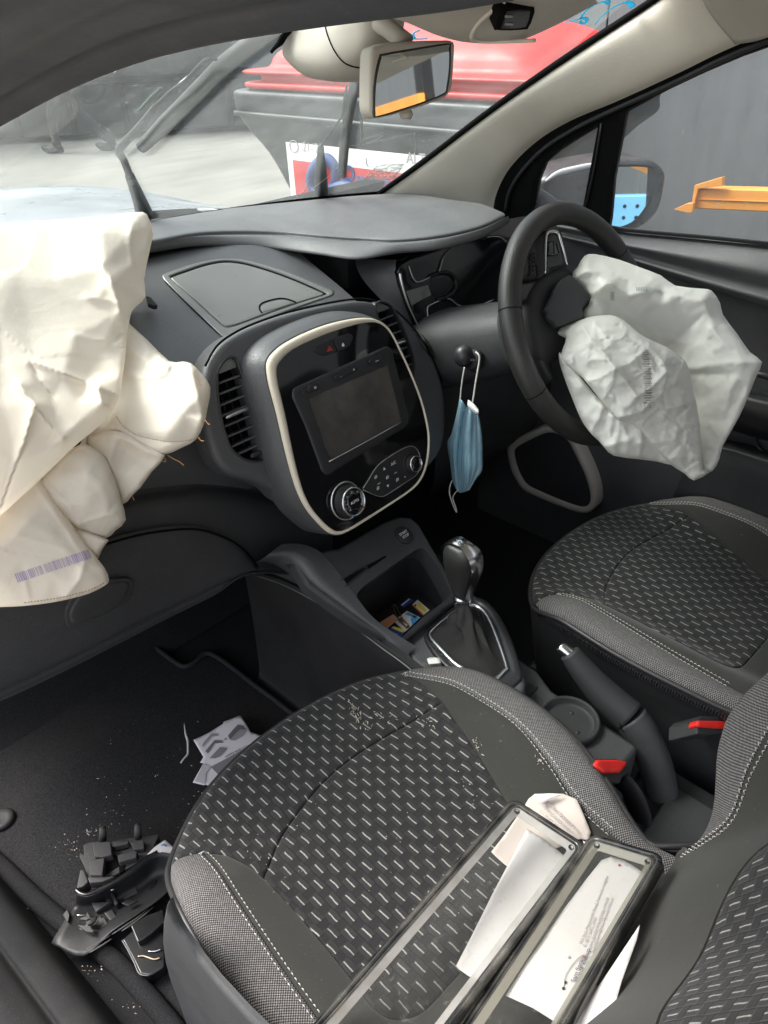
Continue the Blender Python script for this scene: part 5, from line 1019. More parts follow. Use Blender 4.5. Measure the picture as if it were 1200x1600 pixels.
# ---------------------------------------------------------------- airbag cloth: creased sheets hung in space (picture x, picture y, metres from the lens plane)
def ridged(p, f):
    n = 1-abs(noise.noise(Vector(p)*f))*2.2; return max(0, n)**3
def crumple(p, f):                           # flat tilted facets meeting in creases, as in crushed nylon
    ds, ps = noise.voronoi(p*f); rv = noise.cell_vector(ps[0]*3.7+Vector((11, 5, 2)))-Vector((.5, .5, .5))
    return rv.dot(p*f-ps[0])*2.0*min(1.0, (ds[1]-ds[0])*3.0)+.22*(1-min(1.0, (ds[1]-ds[0])*5.0))*(1 if rv.x > 0 else -1)
def cloth(name, out, inn, m, par, step=4.0, smooth=6, wr=.004, wf=14, ridges=(), roll=.010, rollw=9, back=.03, sm_out=2, seed=0, fine=.0008, rk=1.0, rw=1.0, cru=0.0, cf=20):
    O = cr(out, sm_out, True) if sm_out else np.array(out, float)
    Or = resample_keep(O, step); I = np.array(inn, float).reshape(-1, 3)
    # coarse triangles carry the depth
    A = np.vstack([O, I]); cp = [Vector(p[:2]) for p in A]; v, e, f, ov, oe, of = delaunay_2d_cdt(cp, [], [list(range(len(O)))], 1, 1e-6)
    vd = np.array([A[min(q)][2] if len(q) else 1.0 for q in ov]); cv_ = np.array([(p.x, p.y) for p in v])
    T = [t for t in f]
    V, F, n0 = tri(Or[:, :2], step)
    D = np.full(len(V), np.nan)
    for t in T:
        a, b_, c_ = cv_[list(t)]; den = (b_[1]-c_[1])*(a[0]-c_[0])+(c_[0]-b_[0])*(a[1]-c_[1])
        if abs(den) < 1e-9: continue
        l1 = ((b_[1]-c_[1])*(V[:, 0]-c_[0])+(c_[0]-b_[0])*(V[:, 1]-c_[1]))/den; l2 = ((c_[1]-a[1])*(V[:, 0]-c_[0])+(a[0]-c_[0])*(V[:, 1]-c_[1]))/den; l3 = 1-l1-l2
        k_ = (l1 > -.02) & (l2 > -.02) & (l3 > -.02) & np.isnan(D); D[k_] = (l1*vd[t[0]]+l2*vd[t[1]]+l3*vd[t[2]])[k_]
    bad = np.isnan(D)
    if bad.any():
        for i in np.where(bad)[0]: D[i] = A[np.argmin(((A[:, :2]-V[i])**2).sum(1))][2]
    de = edist(V, Or[:, :2]); on = de < .01
    E = np.array(sorted({tuple(sorted((t[i], t[(i+1) % 3]))) for t in F for i in range(3)}))
    cnt = np.zeros(len(V)); np.add.at(cnt, E[:, 0], 1); np.add.at(cnt, E[:, 1], 1)
    for _ in range(smooth):
        s_ = np.zeros(len(V)); np.add.at(s_, E[:, 0], D[E[:, 1]]); np.add.at(s_, E[:, 1], D[E[:, 0]]); D = np.where(on, D, .4*D+.6*s_/np.maximum(cnt, 1))
    for pts, amp, w in ridges:
        L = np.array(pts, float); best = np.full(len(V), 1e9)
        for a, b_ in zip(L[:-1], L[1:]):
            ab = b_-a; t = np.clip(((V-a) @ ab)/max(ab @ ab, 1e-9), 0, 1); best = np.minimum(best, np.linalg.norm(V-(a+t[:, None]*ab), axis=1))
        D -= amp*rk*np.exp(-best/(w*rw))
    q = np.clip(1-de/rollw, 0, 1); D = D+roll*(1-np.sqrt(np.clip(1-q*q, 0, 1)))
    X = []
    off = Vector((seed*3.1, seed*1.7, seed*.9))
    for (x, y), d, e_ in zip(V, D, de):
        p = onD(x, y, d); 
        if wr:
            pv = Vector(p)+off; w = (ridged(pv, wf)*.7+ridged(pv*1.0+Vector((5, 2, 1)), wf*2.1)*.35-.35)*wr+noise.noise(pv*wf*6)*fine
            if cru:
                pw = pv+Vector((noise.noise(pv*9), noise.noise(pv*9+Vector((4, 4, 4))), 0))*.02; w += cru*(crumple(pw, cf)+.45*crumple(pw+Vector((3, 1, 7)), cf*2.1))
            p = p-ray(x, y)*w*min(1, e_/8+.15)
        X.append(p)
    UV = [(x*.001, y*.001) for x, y in V]
    if back:
        base = len(X); n = len(Or); c_ = Or[:, :2].mean(0); bidx = []
        tree = {}
        for i, (x, y) in enumerate(Or[:, :2]):
            k_ = int(np.argmin((V[:, 0]-x)**2+(V[:, 1]-y)**2)); bidx.append(k_)
        for r_ in (1, 2):
            for i, (x, y) in enumerate(Or[:, :2]):
                d2 = c_-np.array([x, y]); l_ = max(np.linalg.norm(d2), 1e-6); s_ = (3 if r_ == 1 else 14)
                X.append(onD(x+d2[0]/l_*s_, y+d2[1]/l_*s_, D[bidx[i]]+back*(.35 if r_ == 1 else 1))); UV.append((0, 0))
        for i in range(n):
            j = (i+1) % n
            if bidx[i] != bidx[j]: F.append((bidx[i], base+i, base+j)); F.append((bidx[i], base+j, bidx[j]))
            F.append((base+i, base+n+i, base+n+j, base+j))
    return mesh(name, X, F, m, par, UV)
def Z3(conv, pts): return [(*conv((x, y))[0], d) for x, y, d in pts]
ca = C(0, 300, 2.424)
pab = thing('passenger_airbag', 'big deflated cream airbag spilling over the dashboard on the near side', 'airbag', tuple(onD(100, 600, .95)))
K = lambda *p: Z3(ca, p)
K2 = lambda *p: ca(*p)
mb_ = M['airbag_cream']
cloth('side_lobe', K((470, 470, 1.07), (492, 500, 1.06), (560, 562, 1.03), (640, 640, .985), (690, 642, .97), (725, 650, .965), (765, 690, .962), (797, 740, .962), (788, 810, .955), (772, 880, .948), (742, 938, .942), (690, 968, .935), (612, 997, .925), (540, 968, .925), (470, 930, .925), (440, 905, .925), (360, 945, .935), (290, 985, .945), (330, 850, .96), (400, 700, .98)),
    K((640, 655, .962), (625, 692, .965), (560, 700, .975), (480, 690, .985), (720, 680, .945), (748, 780, .938), (768, 870, .937), (600, 770, .950), (500, 830, .945), (640, 900, .926), (520, 910, .927), (700, 830, .935), (560, 600, 1.0), (540, 660, .99)), mb_, pab, 3.5, 3, .0014, 7, ridges=[(K2((645, 650), (625, 690), (560, 706), (485, 690)), .006, 5), (K2((722, 652), (748, 770), (770, 875)), .005, 6), (K2((480, 590), (560, 640), (600, 700)), .004, 6), (K2((440, 850), (470, 890), (520, 920), (620, 943), (740, 938)), -.004, 3)], seed=1, cru=.002, cf=10)
cloth('under_fold', K((330, 920, .93), (440, 905, .915), (500, 930, .915), (560, 965, .918), (625, 998, .924), (575, 1060, .925), (532, 1120, .925), (500, 1150, .927), (466, 1182, .928), (430, 1100, .922), (405, 1030, .915), (340, 980, .92)),
    K((420, 960, .92), (480, 980, .935), (540, 1010, .93), (500, 1070, .92), (450, 1060, .925)), mb_, pab, 3.5, 3, .0014, 8, ridges=[(K2((440, 910), (480, 940), (560, 985), (620, 1000)), .006, 5), (K2((445, 930), (420, 1010), (412, 1040)), .004, 5), (K2((560, 1000), (470, 1070)), .003, 8)], seed=2, cru=.002, cf=12)
cloth('corner_fold', K((150, 1180, .90), (285, 1262, .885), (350, 1292, .885), (412, 1318, .89), (390, 1350, .89), (372, 1388, .892), (330, 1360, .885), (200, 1300, .89)), K((320, 1310, .882)), mb_, pab, 4, 2, .002, 14, seed=3, sm_out=0)
cloth('inner_pouch', K((60, 1180, .87), (150, 1085, .875), (230, 1005, .885), (305, 955, .895), (350, 968, .897), (395, 1000, .90), (432, 1080, .903), (458, 1160, .903), (477, 1242, .905), (440, 1280, .905), (402, 1312, .903), (340, 1295, .89), (282, 1268, .88), (200, 1240, .875), (120, 1230, .87)),
    K((240, 1080, .868), (330, 1060, .873), (390, 1110, .880), (410, 1210, .885), (320, 1180, .868), (220, 1170, .862)), mb_, pab, 3.5, 3, .0014, 8, ridges=[(K2((285, 1262), (350, 1240), (440, 1215)), .003, 6), (K2((180, 1110), (260, 1190), (300, 1262)), .004, 6), (K2((300, 970), (390, 1010), (430, 1090)), -.003, 3)], seed=4, cru=.002, cf=10)
cloth('main_panel', K((-340, 160, .86), (-180, 140, .93), (0, 118, .99), (170, 108, 1.03), (350, 95, 1.07), (450, 83, 1.09), (520, 76, 1.10), (556, 84, 1.11), (579, 150, 1.115), (572, 200, 1.11), (560, 255, 1.10), (546, 330, 1.09), (551, 396, 1.085), (522, 428, 1.08), (499, 452, 1.065), (490, 490, 1.05), (480, 540, 1.02), (476, 610, .98), (466, 690, .94), (453, 772, .905), (432, 820, .90), (382, 882, .893), (300, 948, .883), (225, 1020, .868), (150, 1092, .852), (75, 1160, .83), (0, 1228, .81), (-100, 1320, .77), (-200, 1380, .73), (-420, 1200, .66), (-440, 700, .70)),
    K((380, 150, 1.02), (500, 150, 1.06), (390, 282, .985), (430, 340, .98), (462, 450, .985), (470, 560, .965), (330, 420, .965), (200, 330, .955), (60, 300, .93), (290, 540, .93), (120, 520, .90), (0, 500, .87), (118, 640, .862), (240, 690, .872), (372, 735, .880), (70, 735, .838), (132, 812, .828), (200, 800, .858), (300, 800, .868), (240, 936, .846), (190, 900, .848), (330, 860, .866), (400, 800, .872), (60, 1010, .815), (0, 1000, .80), (0, 800, .825), (150, 1000, .838), (-150, 500, .83), (-150, 900, .76), (400, 600, .955), (350, 680, .930), (520, 250, 1.065)), mb_, pab, 4.0, 4, .0012, 4,
    ridges=[(K2((385, 278), (415, 320), (452, 430), (468, 520), (474, 600)), .010, 7), (K2((72, 735), (132, 812), (186, 878), (240, 936)), .009, 6), (K2((112, 640), (240, 688), (372, 735), (450, 772)), .008, 6), (K2((132, 812), (90, 950), (40, 1080), (0, 1200)), .008, 6), (K2((372, 735), (385, 800), (425, 815)), .006, 5), (K2((330, 400), (400, 410), (450, 420)), .003, 6), (K2((500, 110), (490, 200), (500, 280)), .006, 7), (K2((250, 180), (300, 170), (360, 150)), .004, 6), (K2((115, 640), (150, 720), (200, 770)), -.006, 6), (K2((280, 540), (350, 560), (440, 570)), .003, 7), (K2((520, 110), (560, 150), (550, 220)), .004, 5)], roll=.012, rollw=9, seed=5, rk=1.3, rw=.8, cru=.0035, cf=7)
flap_ = cloth('lower_flap', K((-300, 1330, .74), (-150, 1330, .78), (-60, 1180, .835), (20, 1130, .85), (90, 1095, .862), (150, 1085, .868), (210, 1180, .855), (278, 1265, .865), (330, 1340, .87), (395, 1422, .878), (413, 1470, .88), (395, 1492, .878), (340, 1520, .872), (270, 1540, .864), (190, 1556, .855), (90, 1568, .845), (0, 1572, .835), (-150, 1572, .81), (-300, 1560, .78)),
    K((100, 1250, .822), (200, 1300, .838), (300, 1400, .853), (340, 1460, .858), (200, 1450, .838), (80, 1400, .822), (0, 1350, .81), (0, 1480, .818), (-100, 1430, .80), (260, 1490, .848)), mb_, pab, 3.5, 3, .0014, 8, ridges=[(K2((150, 1130), (220, 1230), (330, 1400), (390, 1440)), .003, 5), (K2((230, 1560), (300, 1470), (320, 1400)), .004, 6), (K2((95, 1480), (110, 1540)), .003, 5), (K2((60, 1300), (240, 1350)), .002, 8)], seed=6, cru=.0015, cf=9)
# printed bar code on the flap, the seam stitches and loose orange threads
dgr = None
def on_mesh(o, px, py, lift=.0012):
    d = Vector(ray(px, py)).normalized(); w = o.matrix_world
    ok, loc, nn, fi = o.ray_cast(Vector(CAMP), d)
    if not ok: return None
    return np.array(loc)-np.array(d)*lift
bpy.context.view_layer.update()
rr = random.Random(5); bars = MB(); t = 0.0
while t < 1:
    wd = rr.choice((.006, .009, .014)); x0, y0 = 55+(335-55)*t, 1447+(1353-1447)*t
    if not (.155 < t < .17 or .36 < t < .375):
        q = [on_mesh(flap_, *K2((x0+dx+ex, y0+dy))[0]) for dx, dy, ex in ((0, 0, 0), (wd*300, -wd*100, 0), (wd*300+13, 33-wd*100, 0), (13, 33, 0))]
        if all(p is not None for p in q): bars.add(q, [(0, 1, 2, 3)])
    t += wd+rr.choice((.006, .008, .012, .018))
bars.build('bar_code', flat('violet_ink', (.42, .36, .52), .7), flap_)
sb_ = MB(); path = resample(cr(np.array(K2((90, 1556), (190, 1543), (270, 1527), (340, 1507), (392, 1481), (404, 1468))), 6), 5.0)
for i in range(0, len(path)-1):
    a, b_ = [on_mesh(flap_, *(path[i]*(1-s)+path[i+1]*s), .0012) for s in (.1, .7)]
    if a is not None and b_ is not None: sb_.tube([a, b_], .0007, 4)
M['tan'] = flat('tan_thread', (.46, .37, .30), .8); sb_.build('seam_stitching', M['tan'], flap_, True)
bpy.context.view_layer.update()
lobe = bpy.data.objects['side_lobe']; sl2 = MB(); path = resample(cr(np.array(K2((440, 850), (470, 890), (520, 920), (620, 943), (700, 943), (740, 935))), 6), 4.0)
for i in range(len(path)-1):
    a, b_ = [on_mesh(lobe, *(path[i]*(1-s)+path[i+1]*s), .0008) for s in (.1, .65)]
    if a is not None and b_ is not None and np.linalg.norm(a-b_) < .01: sl2.tube([a, b_], .0005, 4)
sl2.build('seam_stitching', M['tan'], lobe, True)
M['orange_thread'] = flat('orange_thread', (.55, .26, .10), .8)
lobe = bpy.data.objects['side_lobe']
for p in (((775, 862), (790, 880), (795, 878)), ((752, 930), (762, 942), (772, 942)), ((600, 1025), (610, 1018), (628, 1022), (622, 1008), (606, 1012), (604, 1030)), ((636, 998), (660, 1012), (680, 1022), (697, 1036)), ((500, 1150), (508, 1168)), ((740, 712), (764, 735))):
    tube('loose_thread', [onD(*q, .94) for q in K2(*p)], .00055, M['orange_thread'], lobe, 5, 4)
tf = MB(); tfl = [FM.p(*FM.uv(x, y, .012), .012) for x, y in K2((552, 398), (572, 405), (598, 436), (585, 440), (560, 430))]
MB().prism(Fr((0, 0, 0), FM.a, FM.b), [(p @ FM.a, p @ FM.b) for p in tfl], tfl[0] @ FM.n-.004, tfl[0] @ FM.n+.004).build('torn_edge', M['dark'], dash, bev=.002)
# ---- driver's airbag
cb_ = C(860, 380, 3.529); K = lambda *p: Z3(cb_, p); K2 = lambda *p: cb_(*p)
dab = thing('driver_airbag', 'deflated white crumpled airbag hanging from the steering wheel hub', 'airbag', tuple(onD(1000, 560, 1.08)))
mw_ = M['airbag_white']
backp = cloth('rear_panel', K((120, 190, 1.165), (150, 130, 1.165), (188, 70, 1.165), (245, 60, 1.17), (370, 88, 1.18), (480, 128, 1.185), (610, 178, 1.185), (690, 234, 1.18), (832, 250, 1.165), (890, 262, 1.155), (936, 330, 1.15), (952, 395, 1.145), (1030, 500, 1.125), (1100, 600, 1.105), (1167, 655, 1.09), (1132, 742, 1.095), (1085, 860, 1.10), (1040, 960, 1.105), (950, 1120, 1.115), (932, 1190, 1.115), (895, 1255, 1.115), (842, 1250, 1.12), (780, 1100, 1.14), (700, 900, 1.16), (560, 640, 1.17), (420, 470, 1.16), (200, 420, 1.15), (185, 370, 1.15), (225, 300, 1.155)),
    K((200, 155, 1.145), (330, 170, 1.15), (450, 205, 1.15), (560, 242, 1.145), (690, 262, 1.135), (840, 300, 1.12), (320, 222, 1.125), (240, 280, 1.14), (400, 280, 1.14), (480, 300, 1.135), (350, 330, 1.165), (500, 430, 1.17), (640, 540, 1.172), (760, 450, 1.15), (855, 372, 1.128), (880, 450, 1.12), (980, 560, 1.105), (1080, 655, 1.092), (900, 660, 1.125), (780, 690, 1.155), (800, 850, 1.165), (860, 1000, 1.15), (920, 850, 1.12), (1000, 800, 1.108), (900, 1130, 1.125), (860, 1220, 1.118), (270, 360, 1.15), (620, 330, 1.14)), mw_, dab, 4, 5, .0035, 11,
    ridges=[(K2((128, 195), (200, 155), (330, 165), (450, 205), (560, 242), (640, 268)), .008, 6), (K2((230, 290), (318, 222), (380, 260), (430, 290), (520, 270)), .009, 6), (K2((640, 566), (720, 500), (800, 430), (860, 372)), -.004, 3), (K2((860, 372), (900, 420), (950, 400)), .004, 6), (K2((1165, 655), (1000, 660), (780, 690)), .006, 10), (K2((860, 372), (870, 300), (850, 262)), .006, 6), (K2((880, 1000), (930, 1060), (960, 1090)), .005, 6), (K2((790, 720), (1000, 720)), -.004, 8), (K2((900, 480), (950, 560), (890, 600)), .003, 7), (K2((770, 340), (850, 310)), .003, 6)], seed=11, roll=.010, rk=1.3, cru=.0055, cf=15)
cloth('lower_lobe', K((50, 600, 1.11), (120, 680, 1.10), (200, 780, 1.095), (290, 880, 1.09), (400, 960, 1.085), (560, 1000, 1.09), (700, 1200, 1.10), (660, 1222, 1.105), (590, 1205, 1.108), (490, 1192, 1.11), (350, 1172, 1.11), (300, 1130, 1.11), (268, 1092, 1.11), (230, 1057, 1.11), (185, 1000, 1.112), (150, 930, 1.115), (118, 850, 1.118), (90, 780, 1.12), (62, 700, 1.12), (48, 645, 1.12)),
    K((150, 800, 1.10), (230, 950, 1.10), (300, 1020, 1.098), (400, 1060, 1.09), (500, 1100, 1.085), (400, 1130, 1.10), (560, 1170, 1.10)), mw_, dab, 4, 4, .004, 13, ridges=[(K2((290, 890), (270, 960), (225, 1040)), .006, 5), (K2((345, 950), (325, 1040), (335, 1110)), .006, 5), (K2((380, 980), (372, 1040), (345, 1160)), .005, 5), (K2((400, 1010), (430, 1090), (410, 1170)), .005, 5), (K2((490, 1030), (500, 1100), (480, 1180)), .005, 6), (K2((300, 1120), (420, 1090)), .004, 5)], seed=12, rk=1.5, rw=1.2, cru=.006, cf=20)
front_ = cloth('front_lobe', K((30, 500, 1.145), (55, 468, 1.14), (120, 440, 1.13), (180, 418, 1.125), (232, 402, 1.12), (330, 396, 1.11), (380, 412, 1.10), (425, 442, 1.09), (470, 480, 1.082), (525, 520, 1.075), (640, 572, 1.07), (690, 605, 1.07), (738, 642, 1.07), (762, 690, 1.075), (780, 780, 1.075), (803, 870, 1.08), (818, 960, 1.085), (827, 1050, 1.09), (836, 1160, 1.10), (842, 1250, 1.105), (880, 1262, 1.11), (792, 1309, 1.11), (740, 1270, 1.11), (660, 1220, 1.105), (600, 1160, 1.095), (545, 1100, 1.085), (490, 1032, 1.075), (440, 988, 1.068), (375, 977, 1.066), (330, 930, 1.07), (290, 884, 1.075), (180, 745, 1.09), (110, 690, 1.10), (58, 640, 1.11), (70, 575, 1.115), (85, 520, 1.12)),
    K((180, 470, 1.105), (260, 430, 1.10), (330, 440, 1.09), (250, 560, 1.07), (350, 560, 1.058), (470, 560, 1.052), (200, 620, 1.08), (355, 695, 1.035), (480, 700, 1.035), (580, 640, 1.045), (620, 700, 1.040), (690, 760, 1.045), (640, 620, 1.05), (470, 850, 1.038), (540, 770, 1.032), (300, 800, 1.052), (400, 920, 1.048), (520, 930, 1.055), (620, 900, 1.055), (740, 880, 1.06), (700, 1000, 1.072), (620, 1050, 1.078), (760, 1120, 1.09), (700, 1150, 1.09), (560, 1010, 1.072)), mw_, dab, 2.6, 3, .0030, 15,
    ridges=[(K2((355, 695), (290, 600), (215, 520), (180, 460)), .007, 4), (K2((355, 695), (420, 760), (470, 845)), .008, 4), (K2((355, 695), (440, 660), (520, 590)), .006, 4), (K2((355, 695), (345, 760), (300, 850)), .006, 4), (K2((355, 695), (270, 745), (200, 760)), .006, 4), (K2((215, 560), (205, 660), (225, 640), (300, 640)), .006, 4), (K2((150, 580), (220, 540), (300, 580), (330, 560)), .005, 4), (K2((245, 440), (330, 540), (400, 520)), .005, 4), (K2((470, 850), (560, 790), (640, 710)), .008, 4), (K2((640, 700), (610, 640), (540, 560)), .006, 4), (K2((690, 760), (735, 650)), .007, 5), (K2((380, 960), (500, 930), (560, 860)), .006, 5), (K2((600, 880), (640, 915), (735, 890)), .006, 4), (K2((640, 740), (610, 830), (540, 900)), .005, 4), (K2((400, 770), (480, 730), (560, 680)), .005, 4), (K2((620, 960), (700, 1010), (690, 1080)), .004, 6), (K2((560, 1100), (680, 1090), (760, 1110)), .004, 7), (K2((660, 1180), (830, 1180)), .003, 6), (K2((300, 480), (400, 500), (500, 530)), .004, 4)], seed=13, roll=.010, rk=1.5, rw=1.4, cru=.0085, cf=22)
# gathered seam ticks and small print on the cloth
bpy.context.view_layer.update()
ticks = MB(); tk = resample(cr(np.array([(520, 590), (528, 660), (532, 720), (535, 780), (537, 840), (530, 900)], float), 6), 9.0)
for i, p in enumerate(tk):
    a, b_ = [on_mesh(front_, *K2((p[0]+dx, p[1]+(i % 3)*2))[0], .0012) for dx in (-22+(i % 4)*4, 16+(i % 3)*5)]
    if a is not None and b_ is not None: ticks.tube([a, b_], .0006, 4)
ticks.build('gathered_stitching', flat('grey_seam_thread', (.36, .35, .32), .8), front_, True)
bk_ = MB()
for i in range(9):
    y = 268+i*5.5; q = [on_mesh(backp, *K2(p)[0], .002) for p in ((332, y), (354-(i % 2)*6, y+1), (354-(i % 2)*6, y+3.5), (332, y+2.5))]
    if all(p is not None for p in q): bk_.add(q, [(0, 1, 2, 3)])
for i in range(7):
    x = 470+i*9; q = [on_mesh(backp, *K2(p)[0], .002) for p in ((x, 240), (x+4, 238), (x+10, 262), (x+6, 264))]
    if all(p is not None for p in q): bk_.add(q, [(0, 1, 2, 3)])
bk_.build('printed_marks', flat('grey_ink', (.30, .36, .34), .8), backp)

# ---------------------------------------------------------------- over the windscreen: mirror, its base cover, roof console
cm = C(420, 0, 3.3333)
mirr = thing('rear_view_mirror', 'grey framed rear view mirror below the roof', 'rear view mirror', tuple(onD(640, 130, .86)))
FMr = Fr(onD(640, 125, .85), (.985, -.17, 0), (0, .10, 1))
mo = cm((545, 258), (580, 235), (640, 217), (790, 211), (920, 208), (960, 212), (974, 235), (972, 300), (962, 440), (945, 485), (915, 512), (820, 548), (700, 585), (600, 610), (562, 612), (535, 570), (533, 480), (536, 350))
fro = FMr.uvs(mo)
gl_ = cm((588, 300), (600, 290), (760, 262), (930, 234), (938, 250), (938, 350), (925, 450), (910, 485), (800, 530), (680, 570), (570, 602), (556, 590), (556, 480), (566, 390))
panel('mirror_housing', FMr, cr(fro, 3, True), M['visor'], mirr, 0, .005, .018, .008)
panel('mirror_bezel', FMr, cr(FMr.uvs(cm((578, 290), (600, 278), (760, 250), (935, 225), (950, 245), (950, 350), (936, 460), (915, 495), (800, 542), (680, 582), (570, 610), (548, 596), (546, 480), (556, 380)), .001), 3, True), M['satin'], mirr, .001, .001, .002, .01)
panel('mirror_glass', FMr, cr(FMr.uvs(gl_, .002), 3, True), M['mirror'], mirr, .002, 0, .002, .02)
tube('dip_lever', [FMr.p(*FMr.uv(x, y, -.01), -.01) for x, y in cm((715, 570), (715, 595), (714, 620))], [.006, .0085, .006], M['visor'], mirr, 10, 4)
tube('mirror_stem', [FMr.p(*fro[3], -.025), FMr.p(*fro[3], -.04)+np.array([.0, .03, .02]), onD(600, 70, .93)], .010, M['visor'], mirr, 10, 4)
cov = thing('mirror_base_cover', 'pale grey two piece cover on the glass behind the rear view mirror', 'sensor cover', tuple(onD(540, 80, .95)))
def cvr(*p): return [onD(*cm((x, y))[0], d) for x, y, d in p]
grid('cover_shell', [cvr((120, 130, .93), (290, 100, .90), (450, 60, .88), (600, 20, .87), (720, 10, .90)), cvr((90, 200, .95), (250, 190, .905), (420, 150, .885), (600, 110, .875), (708, 105, .91)), cvr((70, 275, .965), (240, 290, .91), (420, 260, .89), (590, 200, .885), (695, 180, .93)),
    cvr((110, 335, .97), (260, 365, .92), (410, 345, .90), (570, 290, .90), (690, 210, .95)), cvr((170, 385, .98), (290, 410, .94), (420, 408, .92), (540, 395, .93), (680, 250, .97)), cvr((220, 408, 1.0), (330, 425, .98), (430, 428, .97), (530, 425, .97), (640, 330, .99))], M['visor'], cov, 5, 5)
bpy.context.view_layer.update(); cs_ = cov.children[0]
sp = [on_mesh(cs_, *cm(p)[0], .0005) for p in ((288, 108), (305, 180), (340, 262), (390, 325), (450, 350), (510, 352))]
tube('cover_seam', [p for p in sp if p is not None], .0009, M['gap'], cov, 6, 5)
grid('dark_sensor_strip', [cvr((182, 118, .93), (150, 140, .935), (100, 180, .94), (70, 225, .945), (35, 245, .95)), cvr((120, 125, .925), (100, 140, .93), (65, 185, .935), (45, 225, .94), (10, 275, .945))][::-1], M['gap'], cov, 4, 3, .004)
tag(cov, None, None)
rc = thing('roof_console', 'grey roof console with a dark two line button unit above the windscreen', 'roof console', tuple(onD(800, 20, .80)))
c5 = C(580, 0, 2.5)
def rcp(*p): return [onD(*c5((x, y))[0], d) for x, y, d in p]
grid('console_shell', [rcp((40, -60, .66), (160, -65, .66), (300, -75, .66), (450, -85, .66), (640, -95, .66), (820, -110, .66), (1000, -120, .66)), rcp((50, 10, .72), (130, 15, .72), (270, 20, .72), (400, 15, .72), (590, 0, .72), (760, -30, .72), (930, -45, .72)), rcp((55, 35, .77), (120, 60, .77), (260, 110, .77), (390, 130, .77), (560, 130, .77), (690, 60, .77), (880, -20, .77)),
    rcp((70, 60, .80), (135, 85, .80), (260, 130, .80), (390, 155, .80), (560, 150, .80), (690, 95, .80), (880, 5, .80)), rcp((95, 76, .83), (150, 92, .83), (270, 142, .83), (400, 168, .82), (560, 162, .82), (700, 108, .82), (890, 10, .83)), rcp((110, 76, .88), (170, 92, .88), (280, 142, .88), (400, 166, .88), (560, 160, .88), (700, 106, .88), (890, 8, .88))], M['visor'], rc, 5, 5)
bpy.context.view_layer.update(); rcs = rc.children[0]
def onrc(x, y, l): 
    p = on_mesh(rcs, *c5((x, y))[0], l); return p if p is not None else onD(*c5((x, y))[0], .78)
rimc = [onrc(x, y, .0015) for x, y in ((640, 158), (500, 163), (410, 160), (392, 140), (420, 90), (470, 45), (520, 5))]
tube('recess_edge', rimc, .0022, M['headliner'], rc, 6, 5)
pA, pB, pC = onrc(485, 122, .003), onrc(625, 118, .003), onrc(505, 42, .003)
FB_ = frame3(pA, pB, pC); FB_ = FB_ if FB_.n @ (CAMP-pA) > 0 else Fr(FB_.o, FB_.a, FB_.b)
bu = ppanel('button_unit', FB_, c5((483, 122), (496, 70), (510, 42), (580, 38), (640, 38), (641, 50), (628, 90), (614, 118), (550, 123)), M['gap'], rc, .010, roll=.002, skirt=.012, step=.01)
ppanel('unit_face', FB_, c5((508, 114), (520, 80), (532, 50), (580, 44), (622, 46), (616, 80), (605, 108), (560, 114)), M['satin'], rc, .0112, roll=.001, skirt=.003, step=.01)
for y_ in (64, 94): MB().tube([FB_.p(*FB_.uv(x, y, .0116), .0116) for x, y in c5((524, y_), (552, y_))], .0012, 5).build('unit_print', M['grey_print'], rc, True)
rvs = [onrc(60+i*6+j*9, 38+i*3.4-j*3, .0006) for i in range(9) for j in range(7)]
rv = MB()
for p in rvs: rv.add([p+np.array(v)*.0007 for v in ((-1, 0, 0), (0, 1, 0), (1, 0, 0), (0, -1, 0))], [(0, 1, 2, 3)])
tag(rv.build('speaker_dots', M['satin'], rc), kind='stuff')

# ---------------------------------------------------------------- clear plate covers and papers lying on the passenger seat
def smoked(name, col, tr, rough=.12):
    b = NB(name); b.set(Base_Color=b.mix(b.map(b.noise(30, 4), .4, .7, 0, .6), (*col, 1), (.16, .15, .13, 1)), Roughness=rough, Coat_Weight=.4)
    t = b.n('ShaderNodeBsdfTransparent'); t.inputs[0].default_value = (.8, .82, .80, 1); mx = b.n('ShaderNodeMixShader'); mx.inputs[0].default_value = tr
    b.l(b.b.outputs[0], mx.inputs[1]); b.l(t.outputs[0], mx.inputs[2]); b.l(mx.outputs[0], b.out.inputs[0]); return b.m
M['rim_smoked'] = smoked('smoked_rim', (.012, .012, .013), .12)
M['rim_clear'] = smoked('greyed_clear_plastic', (.30, .29, .275), .22, .28)
M['rim_yellow'] = smoked('yellowed_clear_plastic', (.20, .19, .155), .25, .3)
M['pane'] = glass('scratched_clear_pane', (.93, .94, .93), .045, (.70, .69, .66), .14, False, 90)
